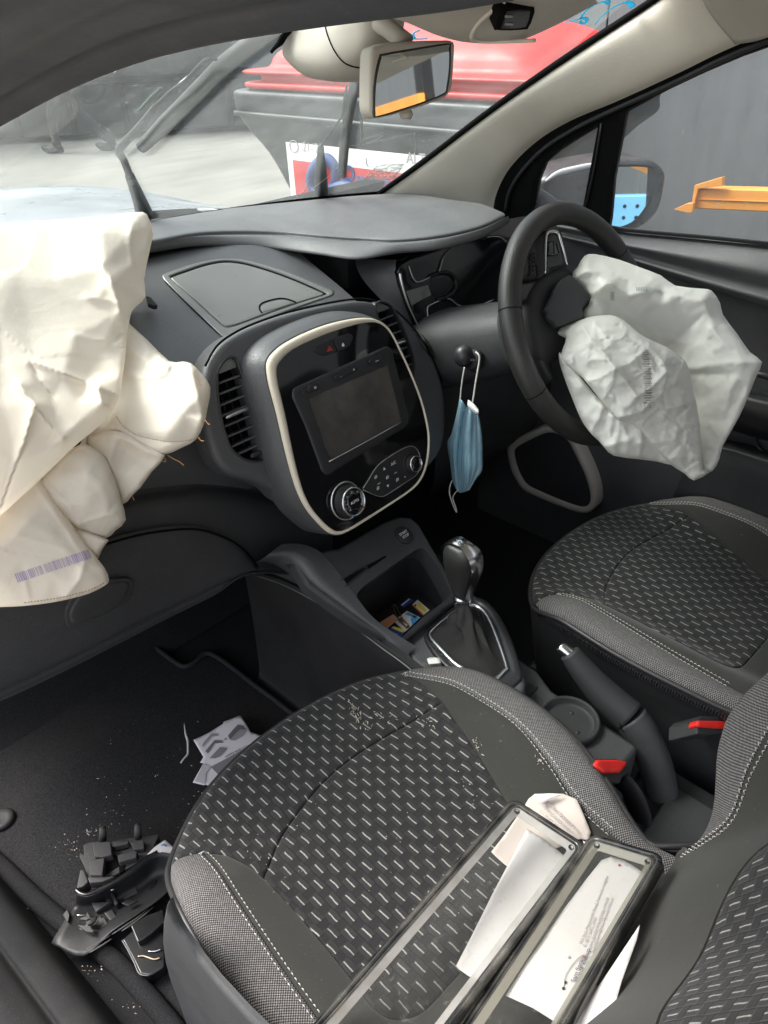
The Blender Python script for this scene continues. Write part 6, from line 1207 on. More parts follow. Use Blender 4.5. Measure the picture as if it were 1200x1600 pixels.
def plate_cover(label, fr, L, Wd, rimm, bev):
    t = thing('plate_cover', label, 'plate cover', tuple(fr.o), 'clear number plate covers')
    R0 = np.array(rrect(L, Wd, .012, 6, L/2, Wd/2)); Rr = lambda d: np.array(rrect(L-2*d, Wd-2*d, max(.003, .012-d*.6), 6, L/2, Wd/2))
    def ringo(nm, spec, m):
        rows_ = [[fr.p(u, v, h) for u, v in np.vstack([Rr(d), Rr(d)[:1]])] for d, h in spec]; return grid(nm, rows_, m, t, 1, 1, lin=(True, True))
    ringo('outer_rim', [(.002, -.001), (0, .0), (0, .009), (.0012, .0108), (.0052, .0112), (.0064, .0104), (.0067, .0085)], rimm)
    ringo('bevel', [(.0068, .0090), (.0076, .0098), (.0085, .0095), (.0150, .0062), (.0162, .0058)], bev)
    ringo('inner_step', [(.0072, .0102), (.0080, .0104), (.0088, .0100)], M['rim_smoked'])
    panel('clear_pane', fr, Rr(.0155), M['pane'], t, .0056, 0, None, .05)
    for u, v in ((.0125, .014), (.0125, Wd-.014), (L-.0125, .014), (L-.0125, Wd-.014)):
        lathe('screw_hole', fr, u, v, [(.0031, .0078), (.0031, .0090), (.0024, .0092), (.0020, .0080)], M['satin'], t, 14)
    return t
A0 = onZ(801, 1253, .360); B0 = onZ(917, 1331, .366)
ax_ = onZ(478, 1622, .360)-A0
F1 = Fr(A0, ax_, B0-A0); F1 = F1 if F1.n[2] > 0 else Fr(A0, ax_, A0-B0)
plate_cover('clear plastic plate cover with black rim nearest the front of the seat', F1, .385, abs((B0-A0) @ F1.b)+.001, M['rim_smoked'], M['rim_clear'])
A1 = onZ(928, 1312, .366); B1 = onZ(1058, 1324, .408); a1_ = onZ(728, 1612, .358)-A1
F2 = Fr(A1, a1_, B1-A1); F2 = F2 if F2.n[2] > 0 else Fr(A1, a1_, A1-B1)
plate_cover('yellowed clear plate cover leaning against the nearest backrest', F2, .385, abs((B1-A1) @ F2.b), M['rim_smoked'], M['rim_yellow'])
def sheet(name, label, cat, pts, zf, m=None, step=8, sm_=0, group=None, curl=0.0):
    """Paper: outline in the picture, height zf(px, py) above the floor."""
    Or = resample_keep(np.array(pts, float) if not sm_ else cr(pts, sm_, True), step)
    V, F, _ = tri(Or, step); X = []
    for x, y in V:
        z = zf(x, y); p = onZ(x, y, z); p = p+np.array([0, 0, noise.noise(Vector((x*.02, y*.02, 3)))*.0015]); X.append(p)
    o = mesh(name, X, F, m or M['paper'], None, [(x*.001, y*.001) for x, y in V]); solid(o, .0004, 0)
    if label: tag(o, label, cat)
    return o
cp_ = C(700, 1230, 3.3333)
def zc(x, y, l=.004, lim=None):
    p = onF(x, y, lambda P: P[2]-cz(P[0], max(P[1], -.69)), .5, 1.6); return (p[2] if lim is None else min(lim, p[2]))+l
def txt_lines(par, fr, p0, p1, n, gap, size, m, words, h=.0006, mirror=False, left=True):
    (u0, v0), (u1, v1) = fr.uvs([p0, p1]); ang = math.atan2(v1-v0, u1-u0)
    for i in range(n):
        text('print_line', words[i % len(words)], fr, u0+math.sin(ang)*gap*i, v0-math.cos(ang)*gap*i, size, m, par, h, ang, 'LEFT', mirror=mirror)
def surf_frame(z, o_px, a_px, b_px):
    P = [onZ(*q, z) for q in (o_px, a_px, b_px)]; f_ = frame3(*P); return f_ if f_.n[2] > 0 else Fr(f_.o, f_.a, f_.b)
M['ink2'] = flat('dark_grey_ink', (.12, .11, .13), .8)
M['ink'] = flat('faded_grey_ink', (.38, .35, .34), .8)
tk_ = sheet('folded_leaflet', 'crumpled cream leaflet with faded print at the top of the covers on the seat', 'leaflet', cp_((402, 90), (420, 60), (452, 34), (530, 32), (600, 34), (640, 50), (668, 62), (690, 105), (745, 240), (730, 280), (690, 270), (560, 320), (420, 430), (310, 415), (260, 370), (225, 335), (300, 240)), lambda x, y: min(zc(x, y, .005), .352)+.002*math.sin(x*.05+y*.03), plastic('creased_cream_paper', (.48, .42, .385), .8, .15, 200, .3), 5)
mbx = sheet('folded_corner', None, None, cp_((452, 36), (530, 33), (600, 36), (545, 58), (490, 85), (470, 62)), lambda x, y: zc(x, y, .010)+.002, M['paper'], 5); mbx.parent = tk_
FT2 = surf_frame(zc(*cp_((600, 150))[0], .0105), cp_((690, 240))[0], cp_((530, 90))[0], cp_((740, 190))[0])
for i, w_ in enumerate(('AI TORDUE VERRE', 'TO RECORD WARE', 'CHINGS DURAB', 'KANDI CAN')):
    text('print_line', w_, FT2, .004+i*.001, -.004-i*.0075 if FT2.b @ (onZ(*cp_((740, 190))[0], .35)-onZ(*cp_((690, 240))[0], .35)) < 0 else .0+(-.012+i*-.0075)+.012, .0068, M['ink'], tk_, .0008, 0, 'LEFT', sx=.9)
wp = sheet('folded_paper', 'folded white sheet slipped under the front plate cover', 'paper', cp_((412, 215), (500, 270), (622, 370), (640, 400), (480, 640), (300, 870), (180, 1015), (110, 985), (60, 950), (42, 930), (120, 780), (230, 560), (330, 370)), lambda x, y: min(zc(x, y, .008), .357), M['paper'], 6)
sheet('paper_edge', None, None, cp_((702, 280), (770, 310), (735, 350), (715, 320)), lambda x, y: zc(x, y, .006), M['paper'], 5).parent = wp
le = sheet('printed_letter', 'white letter with small grey print under the yellowed plate cover', 'letter', cp_((800, 380), (850, 362), (920, 385), (990, 425), (1050, 472), (1040, 520), (930, 700), (750, 960), (560, 1225), (440, 1150), (300, 1085), (420, 900), (600, 640), (720, 480)), lambda x, y: F2.p(*F2.uv(x, y, .001), .001)[2]-.001, plastic('letter_paper', (.40, .38, .37), .8, .1, 300, .3), 7)
FL2 = Fr(F2.o, F2.a, F2.b)
def ltx(s, p0, p1, size, m=None):
    (u0, v0), (u1, v1) = FL2.uvs(cp_(p0, p1), .0018); ang = math.atan2(v1-v0, u1-u0); text('print_line', s, FL2, u0, v0, size, m or M['ink'], le, .0018, ang, 'LEFT')
ltx('PO Box Moorcroft Road, Kenwick Heights', (690, 815), (790, 560), .0046); ltx('P: (07) 5492 2500', (712, 830), (745, 735), .0046); ltx('www.springmotorgroup.com.au', (732, 845), (822, 590), .0046); ltx('sales@springmotorgroup.com.au', (748, 858), (836, 620), .0046)
ltx('Sam Spring', (650, 1015), (690, 915), .0062, M['ink2']); ltx('Motor Group', (672, 1015), (712, 900), .0062, M['ink2'])
arc = [FL2.p(*FL2.uv(x, y, .002), .002) for x, y in cp_((602, 1040), (612, 980), (650, 920), (690, 880), (715, 876))]
tube('logo_arc', arc, .0004, M['ink'], le, 5, 5)
for p_, m_ in (((708, 878), 'red_print'), ((601, 1048), 'gap'), ((611, 1016), 'gap'), ((893, 406), 'red_print'), ((832, 800), 'ink'), ((630, 885), 'ink')):
    lathe('logo_dot', FL2, *FL2.uv(*cp_(p_)[0], .0018), [(.0014, .0016), (.0014, .0021)], M[m_], le, 8)
lp = sheet('loose_sheet', 'blank white sheet sticking out between the yellowed cover and the backrest', 'paper', cp_((1000, 715), (985, 790), (905, 1010), (880, 1100), (810, 1260), (700, 1330), (620, 1290), (700, 1160), (850, 940)), lambda x, y: .372+.00022*(x-800), M['paper'], 7)
chip = sheet('paper_scrap', 'small cream scrap lying where the nearest seat meets the gear surround', 'paper scrap', [(667, 1030), (672, 1027), (686, 1028), (689, 1036), (670, 1038)], lambda x, y: .312+(x-667)*.0001, M['cardwhite'], 4)
# ---------------------------------------------------------------- passenger footwell: mat, flyer, broken lamp bracket, crumbs
FZ = Fr((0, 0, 0), (1, 0, 0), (0, 1, 0))
mat_px = [(-120, 1210), (0, 1056), (100, 1018), (200, 986), (240, 1010), (276, 1036), (290, 1041), (305, 1034), (322, 1021), (345, 1030), (400, 1072), (450, 1110), (560, 1210), (600, 1400), (500, 1620), (300, 1640), (270, 1592), (220, 1532), (170, 1484), (95, 1434), (50, 1394), (0, 1348), (-60, 1300)]
mato = panel('floor_mat', FZ, FZ.uvs(mat_px, .008), M['mat'], None, .008, .004, .006, .02); tag(mato, 'black carpet mat with bound edge covering the near footwell', 'floor mat')
tube('bound_edge', [onZ(x, y, .010) for x, y in mat_px], .0055, plastic('mat_binding', (.020, .020, .023), .8, .4, 900, .3, .04), mato, 8, 3, True)
tube('carpet_roll', [onZ(x, y, .014) for x, y in [(-70, 1290), (0, 1352), (50, 1400), (100, 1442), (170, 1494), (220, 1545), (270, 1604), (300, 1650)]], .014, M['carpet'], car, 10, 4)
lathe('mat_stud', FZ, *onZ(2, 1280, .012)[:2], [(.022, .008), (.022, .012), (.018, .016), (.010, .014)], M['dark'], mato, 24)
fly_c = C(260, 1100, 6.667)
flz = lambda x, y: .020+max(0, (1200-y))*.0001+.00008*(x-300)
fl1 = sheet('flyer', 'torn white flyer with grey boat hull shapes on the mat beside the seat', 'flyer', fly_c((280, 375), (440, 300), (590, 210), (595, 190), (770, 118), (830, 210), (880, 295), (1000, 330), (985, 410), (720, 660), (510, 880), (450, 850), (405, 840), (395, 848), (275, 820), (330, 715), (385, 615), (350, 610), (385, 550)), flz, plastic('flyer_paper', (.62, .585, .61), .75, .05, 300, .3), 4)
def flp(*p): return [onZ(x, y, flz(x, y)+.0012) for x, y in fly_c(*p)]
FLY = frame3(*flp((280, 375), (770, 118), (510, 880))); FLY = FLY if FLY.n[2] > 0 else Fr(FLY.o, FLY.a, FLY.b)
gshape = lambda nm, c_, *p: mesh(nm, flp(*p), [tuple(range(len(p)))], flat(nm+'_ink', (c_, c_*.97, c_), .7), fl1, smooth=False)
gshape('printed_shape', .30, (372, 430), (380, 450), (470, 340), (540, 330), (552, 340), (525, 305), (470, 303), (390, 395)); gshape('printed_shape', .16, (405, 490), (430, 515), (500, 410), (595, 402), (570, 378), (500, 376)); gshape('printed_shape', .22, (447, 566), (510, 565), (560, 545), (638, 460), (560, 448), (500, 510))
gshape('printed_shape', .14, (640, 330), (665, 375), (720, 310), (770, 265), (840, 270), (800, 225), (745, 213), (690, 270)); gshape('printed_shape', .30, (668, 378), (720, 380), (800, 330), (842, 275), (775, 268), (720, 318))
gshape('arrow_print', .08, (600, 370), (618, 355), (633, 352), (618, 372)); gshape('printed_band', .20, (460, 655), (545, 740), (720, 650), (930, 470), (960, 430), (975, 400), (850, 440), (640, 560))
def flt(s, p0, p1, size, m):
    (u0, v0), (u1, v1) = [((P-FLY.o) @ FLY.a, (P-FLY.o) @ FLY.b) for P in flp(p0, p1)]
    text('flyer_print', s, FLY, u0, v0, size, m, fl1, .0022, math.atan2(v1-v0, u1-u0), 'LEFT')
flt('HULLS AND WHEEL PANEL', (612, 548), (930, 385), .0058, M['gap']); flt('GRADIUM', (560, 715), (700, 650), .007, M['paper'])
gshape('painted_crease_shade', .50, (385, 620), (465, 655), (410, 720), (405, 838), (300, 800))  # grey patch paints the shaded side of the fold, not print
# wire strip
tube('wire_strip', [onZ(x, y, .022+.00002*(1230-y)) for x, y in fly_c((185, 200), (200, 310), (222, 380), (224, 450), (222, 520), (185, 565), (150, 612))], [.0006, .0018, .0022, .0018, .0022, .0016, .0016], M['cardwhite'], None, 6, 4)
tag(bpy.data.objects['wire_strip'], 'thin bent white plastic strip on the mat beside the flyer', 'strip')
kb_ = C(0, 1260, 4.0)
lampb = thing('broken_lamp_bracket', 'smashed black car lamp bracket of matt and glossy pieces on the mat beside the seat', 'broken bracket', tuple(onZ(170, 1400, .03)))
M['matt_grey'] = plastic('dusty_matt_plastic', (.042, .040, .040), .6, .1, 800, .4, .12); M['gloss'] = plastic('glossy_black', (.006, .006, .007), .30, 0, 1, .5, .03, (.3, .3, .3), .4)
def Fz(z): return Fr((0, 0, z), (1, 0, 0), (0, 1, 0))
def slab(nm, pts, z0, z1, m, par=lampb, bev=.0015): f_ = Fz(0); return MB().prism(f_, [tuple(onZ(x, y, z1)[:2]) for x, y in kb_(*pts)], z0, z1).build(nm, m, par, bev=bev)
sl_ = slab('upper_plate', ((520, 240), (560, 222), (720, 206), (985, 172), (992, 185), (940, 290), (830, 370), (640, 470), (560, 476), (548, 440), (530, 380), (495, 310), (500, 288), (525, 300)), .030, .046, M['matt_grey'])
for p_ in ((642, 210, 135), (862, 192, 118)):
    a = onZ(*kb_((p_[0], p_[1]))[0], .046); top = onF(*kb_((p_[0], p_[2]))[0], lambda P: (P[1]-a[1])); tube('peg', [a, top], [.0062, .0052], M['matt_grey'], lampb, 12, 0)
slab('bracket_block', ((576, 226), (690, 216), (700, 300), (640, 316), (590, 312)), .04, .062, M['matt_grey']); slab('bracket_block', ((556, 335), (655, 318), (640, 428), (562, 430)), .04, .060, M['matt_grey']); slab('bracket_block', ((706, 216), (805, 208), (800, 232), (712, 252)), .04, .058, M['matt_grey']); slab('bracket_block', ((735, 300), (858, 275), (852, 318), (742, 350)), .04, .058, M['matt_grey']); slab('bracket_block', ((815, 222), (900, 210), (900, 262), (836, 272)), .04, .056, M['matt_grey'])
slab('bracket_pit', ((660, 318), (725, 300), (745, 370), (660, 425)), .04, .0475, M['gap']); slab('bracket_pit', ((705, 252), (805, 236), (805, 262), (715, 282)), .04, .0475, M['gap']); slab('bracket_pit', ((740, 365), (790, 352), (775, 405), (745, 415)), .04, .0475, M['gap'])
slab('bracket_rib', ((545, 440), (720, 436), (640, 470), (560, 478)), .04, .054, M['matt_grey']); slab('bracket_lug', ((500, 395), (525, 395), (552, 470), (520, 500), (478, 512)), .03, .052, M['matt_grey'])
tube('glossy_lip', [onZ(x, y, .048) for x, y in kb_((476, 520), (505, 545), (550, 552), (620, 520), (720, 470), (830, 395), (920, 325), (985, 288))], .0040, M['gloss'], lampb, 8, 4)
def gq(nm, m, *p): return [onZ(*kb_((x, y))[0], z) for x, y, z in p]
grid('glossy_shell', [gq(0, 0, (476, 545, 0.056), (560, 560, 0.058), (700, 480, 0.059), (830, 400, 0.059), (985, 292, 0.058), (1085, 300, 0.057)), gq(0, 0, (470, 620, 0.032), (590, 610, 0.024), (730, 560, 0.022), (850, 500, 0.022), (960, 420, 0.024), (1075, 400, 0.032)), gq(0, 0, (420, 690, 0.032), (580, 690, 0.024), (750, 640, 0.022), (870, 560, 0.024), (980, 490, 0.026), (1068, 470, 0.034)), gq(0, 0, (345, 810, 0.034), (560, 800, 0.028), (690, 740, 0.034), (840, 660, 0.038), (960, 580, 0.040), (1062, 510, 0.042)), gq(0, 0, (318, 858, 0.030), (520, 935, 0.032), (690, 790, 0.040), (820, 700, 0.044), (950, 610, 0.046), (1060, 525, 0.046))], plastic('scuffed_black_shell', (.010, .010, .011), .48, 0, 1, .4, .08), lampb, 4, 4, .0006)
for i, (pp, z_) in enumerate(((((570, 600), (690, 595), (600, 660)), .030), (((690, 510), (740, 600), (720, 620), (680, 520)), .034), (((612, 700), (650, 690), (680, 745), (640, 765)), .030), (((650, 665), (700, 640), (730, 690), (690, 715)), .028), (((740, 470), (830, 440), (860, 540), (770, 580)), .022), (((560, 740), (600, 735), (620, 775), (580, 785)), .030))):
    slab('inner_rib', pp, z_-.012, z_, M['satin'] if i % 2 else M['matt_grey'], lampb, .001)
rsh = random.Random(4)
for i in range(16):
    cx_, cy_ = rsh.uniform(350, 1000), 0; cy_ = 860-(cx_-350)*.62+rsh.uniform(-150, 40); a_ = rsh.uniform(0, 6.28); l_ = rsh.uniform(25, 75)
    pp = [(cx_+l_*math.cos(a_), cy_+l_*math.sin(a_)*.7), (cx_+l_*.35*math.cos(a_+1.9), cy_+l_*.35*math.sin(a_+1.9)), (cx_-l_*.7*math.cos(a_+.2), cy_-l_*.6*math.sin(a_+.2)), (cx_+l_*.3*math.cos(a_-1.7), cy_+l_*.3*math.sin(a_-1.7))]
    z_ = rsh.uniform(.022, .046); slab('broken_shard', pp, z_-.004, z_, (M['gloss'], M['matt_grey'], M['satin'])[i % 3], lampb, .0006)
for q in (((690, 525), (715, 518)), ((725, 475), (815, 432)), ((420, 680), (572, 680)), ((470, 775), (500, 765), (530, 772))):
    tube('worn_edge', [onZ(x, y, .0495 if q[0][1] < 600 else .028) for x, y in kb_(*q)], .0009, M['chrome'], lampb, 5, 0)
M['lens'] = smoked('cracked_lens_edge', (.10, .10, .10), .3, .35)
for q in (((540, 895), (600, 862), (690, 805)), ((700, 800), (790, 742), (880, 680), (930, 632)), ((930, 626), (1000, 572), (1062, 514)), ((560, 915), (640, 866), (700, 826)), ((760, 780), (860, 712), (960, 628))):
    tube('lens_edge', [onZ(x, y, .040) for x, y in kb_(*q)], [.0008, .0015, .0012, .0007], M['lens'], lampb, 5, 3)
lamp2 = thing('broken_lamp_piece', 'glossy black broken lamp piece half under the edge of the nearest seat', 'broken bracket', tuple(onZ(225, 1490, .03)))
slab('glossy_block', ((760, 832), (830, 768), (960, 718), (1030, 800), (1030, 1000), (935, 1060), (872, 1050), (835, 970)), .012, .034, M['gloss'], lamp2, .003); slab('block_top', ((815, 745), (910, 680), (1020, 640), (1030, 720), (940, 800), (860, 850)), .02, .046, M['gloss'], lamp2, .002)
tube('pale_edge', [onZ(x, y, .036) for x, y in kb_((762, 836), (800, 900), (838, 975), (872, 1046), (930, 1058))], .0008, M['lid'], lamp2, 5, 4); tube('glint_edge', [onZ(x, y, .036) for x, y in kb_((862, 938), (900, 935), (960, 955), (1005, 945))], .0014, M['bronze'], lamp2, 5, 4); tube('glint_edge', [onZ(x, y, .037) for x, y in kb_((925, 905), (970, 905), (1008, 890))], .0012, M['chrome'], lamp2, 5, 4)  # the bronze and chrome tubes paint glints on the glossy block
sheet('white_label', 'white paper label with blue print beside the lamp bracket', 'label', kb_((918, 300), (960, 258), (1032, 210), (1106, 275), (1080, 306), (985, 286)), lambda x, y: .050, M['paper'], 5)
lb_ = bpy.data.objects['white_label']; MB().tube([onZ(x, y, .0515) for x, y in kb_((1008, 245), (1022, 236), (1038, 248))], .0012, 5).build('blue_print', M['blue_print'], lb_, True)
sheet('paper_scrap', 'jagged white paper scrap by the sill below the lamp bracket', 'paper scrap', kb_((388, 1020), (403, 982), (414, 980), (420, 1000), (430, 1020), (426, 1052), (410, 1045)), lambda x, y: .022+(1530-y)*.0002, M['paper'], 4)
cr_ = MB(); rg = random.Random(11)
clus = [((600, 170), 60, 40), ((500, 300), 80, 60), ((430, 240), 90, 60), ((160, 540), 70, 50), ((140, 620), 60, 80), ((690, 40), 120, 60), ((560, 1030), 60, 60), ((850, 1210), 90, 60), ((60, 470), 40, 30)]
def crumb(x, y, r):
    c_ = onZ(x, y, .0135); k_ = [c_+np.array([rg.uniform(-1, 1), rg.uniform(-1, 1), rg.uniform(0, .6)])*r for _ in range(4)]; cr_.add(k_, [(0, 1, 2), (0, 2, 3), (0, 3, 1), (1, 3, 2)])
for (c_, sx_, sy_) in clus:
    for _ in range(22): crumb(*kb_((rg.gauss(c_[0], sx_*.6), rg.gauss(c_[1], sy_*.6)))[0], rg.choice((.0008, .0012, .0012, .002)))
for _ in range(60): crumb(rg.uniform(150, 330), rg.gauss(1235, 45), rg.choice((.0008, .001, .0014, .0024)))
tag(cr_.build('crumbs', flat('pale_crumbs', (.50, .44, .36), .8)), 'pale crumbs and grit scattered on the black mat', 'crumbs', None, 'stuff')
# ---------------------------------------------------------------- outside: yard floor, bonnet, wipers, bin, wall, racking, person
def concrete():
    b = NB('dry_concrete'); mp = b.n('ShaderNodeMapping'); mp.inputs['Scale'].default_value = (.5, 1.6, 1); b.l(b.obj(), mp.inputs[0])
    a = b.noise(1.1, 8, .65, mp.outputs[0]); f = b.noise(30, 4, .6)
    base = b.mix(b.map(a, .32, .68, 0, 1), (.20, .192, .172, 1), (.30, .288, .255, 1)); base = b.mix(b.map(f, .35, .7, 0, .25), base, (.27, .255, .23, 1)); base = b.mix(b.map(b.noise(.6, 5), .55, .8, 0, .5), base, (.15, .143, .13, 1))
    b.set(Base_Color=base, Roughness=.92, Specular_IOR_Level=.2); b.bump(f, .3, .01); return b.m
g = mesh('ground', [(-150, -150, GZ), (150, -150, GZ), (150, 150, GZ), (-150, 150, GZ)], [(0, 1, 2, 3)], concrete()); tag(g, kind='structure')
bz = lambda x, y: .785-.05*(y-.8)-.25*x*x
M['bonnet'] = plastic('dusty_grey_paint', (.30, .32, .34), .30, 0, 1, .5, .2, (.45, .45, .44), .3)
grid('bonnet', [[(x, y, bz(x, y) if y < 1.57 else bz(x, 1.56)-(y-1.56)*3) for x in (-.78, -.55, -.3, 0, .3, .55, .78)] for y in (.86, 1.0, 1.2, 1.4, 1.56, 1.63, 1.70)], M['bonnet'], car, 4, 4)
grid('cowl', [[wsp(x, .772-.08*x*x, -.004) for x in (-.7, -.35, 0, .35, .7)], [(x, .72-.5*x*x, .776-.22*x*x) for x in (-.7, -.35, 0, .35, .7)], [(x, .80-.3*x*x, .772-.30*x*x) for x in (-.72, -.36, 0, .36, .72)], [(x, .90, .768-.36*x*x) for x in (-.72, -.36, 0, .36, .72)]], M['rubber'], car, 4, 4)
MB().box(Fr((0, .78, 0), (1, 0, 0), (0, 1, 0)), -.74, .74, -.06, .9, -.2, .60).build('front_body', M['seal'], car)
grid('far_wing', [[(.78, y, .52) for y in (.7, 1.1, 1.6)], [(.80, y, .60) for y in (.7, 1.1, 1.6)], [(.86, y, .40) for y in (.7, 1.1, 1.6)], [(.87, y, -.1) for y in (.7, 1.1, 1.6)]], M['bonnet'], car, 4, 4)
# wipers on the glass
cwp = C(160, 40, 4.286)
def wp_(off, *p): return [onWS(x, y, -off) for x, y in p]
M['wiper'] = plastic('wiper_black', (.012, .012, .013), .6, 0, 1, .4, .04)
w1 = thing('windscreen_wiper', 'near wiper with bent arm lifted across the dusty windscreen', 'wiper', tuple(onWS(225, 330, -.02)), 'pair of windscreen wipers')
pts1 = [(226, 334), (218, 312), (203, 275)]
tube('arm_base', wp_(.030, *pts1), [.017, .013, .008], M['wiper'], w1, 10, 4)
tube('arm', wp_(.034, (203, 275), (194, 252), (186, 236), (192, 226), (215, 201), (243, 166)), [.0065, .006, .0065, .0062, .005, .004], M['wiper'], w1, 8, 4)
tube('arm', wp_(.034, (243, 166), (268, 142), (290, 126), (320, 95), (338, 93)), [.0030, .0026, .0028, .0028, .002], M['wiper'], w1, 8, 3)
tube('painted_arm_glint', wp_(.040, (190, 227), (215, 200), (243, 165), (268, 141), (296, 117), (320, 94)), .0011, M['chrome_line'], w1, 6, 3)  # thin bright tube paints the glint running along the arm
tube('blade', wp_(.030, (221, 230), (260, 192), (310, 142), (350, 102), (400, 64), (460, 20)), [.009, .0115, .0115, .0115, .0115, .011], M['wiper'], w1, 10, 4)
tube('blade_spoiler', wp_(.042, (228, 218), (270, 176), (320, 127), (360, 90), (410, 50), (465, 8)), .0022, M['lid'], w1, 6, 4)
w2 = thing('windscreen_wiper', 'far wiper standing upright in front of the red poster', 'wiper', tuple(onWS(500, 310, -.02)), 'pair of windscreen wipers')
cq = C(340, 60, 3.529)
tube('arm_base', wp_(.030, *cq((572, 900), (570, 790), (568, 690), (570, 600))), [.016, .014, .010, .0058], M['wiper'], w2, 10, 4)
tube('arm', wp_(.034, *cq((570, 600), (600, 550), (645, 490), (682, 430), (695, 370), (705, 310), (712, 260))), [.0026, .0018, .0018, .0024, .003, .003, .002], M['wiper'], w2, 8, 4)
tube('blade', wp_(.030, *cq((690, 752), (692, 680), (702, 560), (722, 420), (748, 300), (768, 200), (790, 80))), [.008, .0095, .0095, .0095, .0095, .0095, .009], M['wiper'], w2, 10, 4)
def glow_paint(nm, col):                     # thin paint on glass: lets daylight through
    b = NB(nm); b.set(Base_Color=(*col, 1), Roughness=.6); t = b.n('ShaderNodeBsdfTranslucent'); t.inputs[0].default_value = (*col, 1); mx = b.n('ShaderNodeMixShader'); mx.inputs[0].default_value = .6
    b.l(b.b.outputs[0], mx.inputs[1]); b.l(t.outputs[0], mx.inputs[2]); b.l(mx.outputs[0], b.out.inputs[0]); return b.m
# paint-pen marks, scratches and sticker remains on the glass
M['cyan'] = glow_paint('cyan_marker', (.10, .55, .72)); M['residue'] = flat('pale_residue', (.62, .63, .60), .8)
def mark(pts, r, m, nm): return tube(nm, [onWS(x, y, .003) for x, y in pts], r, m, car, 6, 5, flat=((0, .5, .86), .25))
c5 = C(580, 0, 2.5)
mark(c5((752, 91), (780, 84), (806, 76), (826, 70), (842, 76), (838, 90), (822, 92), (816, 80)), [.0012, .0018, .002, .003, .003, .003, .0025, .002], M['cyan'], 'marker_stroke'); mark(c5((818, 74), (832, 50), (858, 28), (890, 12), (920, 6), (928, 16)), [.002, .003, .0025, .002, .004, .003], M['cyan'], 'marker_stroke')
mark(c5((875, 95), (890, 76), (912, 54), (945, 30), (985, 11), (1008, 10), (1022, 26)), [.0015, .002, .0025, .0025, .003, .004, .005], M['cyan'], 'marker_stroke'); mark(c5((168, 152), (162, 140), (172, 126), (190, 118)), .003, M['cyan'], 'marker_stroke'); mark(c5((168, 152), (190, 153), (218, 150)), .002, M['cyan'], 'marker_stroke')
for p in (((790, 250), (792, 330), (786, 420), (792, 520), (790, 612)), ((735, 590), (790, 588), (880, 570), (980, 545), (1085, 524)), ((1088, 524), (1094, 575), (1088, 632), (1062, 636)), ((800, 560), (850, 545), (905, 530), (910, 520)), ((820, 580), (870, 560), (915, 540)), ((520, 830), (600, 770), (660, 712)), ((430, 880), (480, 840), (505, 780)), ((818, 660), (830, 705), (880, 690))):
    mark(cq(*p), .0009, M['residue'], 'scratch')
mark(cq((800, 430), (795, 480), (800, 540)), .0016, M['residue'], 'scratch')
b = NB('torn_sticker_film'); t_ = b.n('ShaderNodeBsdfTransparent'); mx = b.n('ShaderNodeMixShader'); b.l(b.map(b.noise(90, 4, .7), .42, .6, .15, .8), mx.inputs[0]); b.set(Base_Color=(.75, .75, .72, 1), Roughness=.8); b.l(t_.outputs[0], mx.inputs[1]); b.l(b.b.outputs[0], mx.inputs[2]); b.l(mx.outputs[0], b.out.inputs[0])
grid('sticker_remains', [[onWS(x, y, .003) for x, y in cq((885, 692), (960, 690), (1035, 690))], [onWS(x, y, .003) for x, y in cq((800, 780), (890, 782), (975, 778))]], b.m, car, 3, 3)
mark([(212, 176), (222, 168), (236, 152), (252, 138)], .0035, flat('wiped_streak', (.42, .50, .50), .8), 'wiped_streak')
# red lidded bin beside the car's front
def bin_plastic(nm, col): return plastic(nm, col, .45, .1, 300, .5, .10, (.45, .42, .40))
M['bin_red'] = bin_plastic('red_bin_lid', (.56, .020, .018)); M['bin_grey'] = bin_plastic('charcoal_bin_body', (.035, .040, .042))
bn = thing('wheelie_bin', 'big charcoal waste bin with a bright red domed lid beside the car', 'waste bin', (1.7, 1.1, GZ))
y0, y1 = .42, 1.80
def loop(x0, x1, ya, yb, z, r=.06, n=5): return [(cx_+x0/2+x1/2, cy_+(ya+yb)/2, z) for cx_, cy_ in rrect(x1-x0, yb-ya, r, n)]
def lp_(L): return L+[L[0]]
grid('bin_body', [lp_(loop(1.36, 1.72, .68, 1.60, -.22)), lp_(loop(1.30, 1.76, .64, 1.66, .40)), lp_(loop(1.22, 1.79, .60, 1.70, .66)), lp_(loop(1.17, 1.82, .52, 1.78, .78)), lp_(loop(1.15, 1.84, .45, 1.81, .84)), lp_(loop(1.148, 1.842, .45, 1.815, .875)), lp_(loop(1.15, 1.84, .45, 1.81, .905)), lp_(loop(1.20, 1.80, .48, 1.76, .912))], M['bin_grey'], bn, 1, 4, lin=(True, False))
tube('bin_rib', [(1.145, y, .835) for y in np.linspace(.46, 1.78, 6)], .008, M['bin_grey'], bn, 8, 2)
lidr = [lp_(loop(1.17, 1.83, .47, 1.745, .912, .08)), lp_(loop(1.155, 1.84, .45, 1.76, .918, .08)), lp_(loop(1.155, 1.84, .45, 1.76, .932, .08)), lp_(loop(1.19, 1.81, .49, 1.72, .936, .08)), lp_(loop(1.19, 1.81, .49, 1.72, .955, .08)), lp_(loop(1.155, 1.84, .45, 1.76, .960, .08)), lp_(loop(1.155, 1.84, .45, 1.76, .970, .08)), lp_(loop(1.20, 1.80, .50, 1.69, .978, .10)), lp_(loop(1.22, 1.78, .53, 1.67, 1.02, .12)), lp_(loop(1.30, 1.70, .62, 1.58, 1.075, .16)), lp_(loop(1.40, 1.6, .80, 1.40, 1.11, .09)), lp_(loop(1.46, 1.54, 1.0, 1.2, 1.12, .035))]
grid('bin_lid', lidr, M['bin_red'], bn, 1, 3, lin=(True, False))
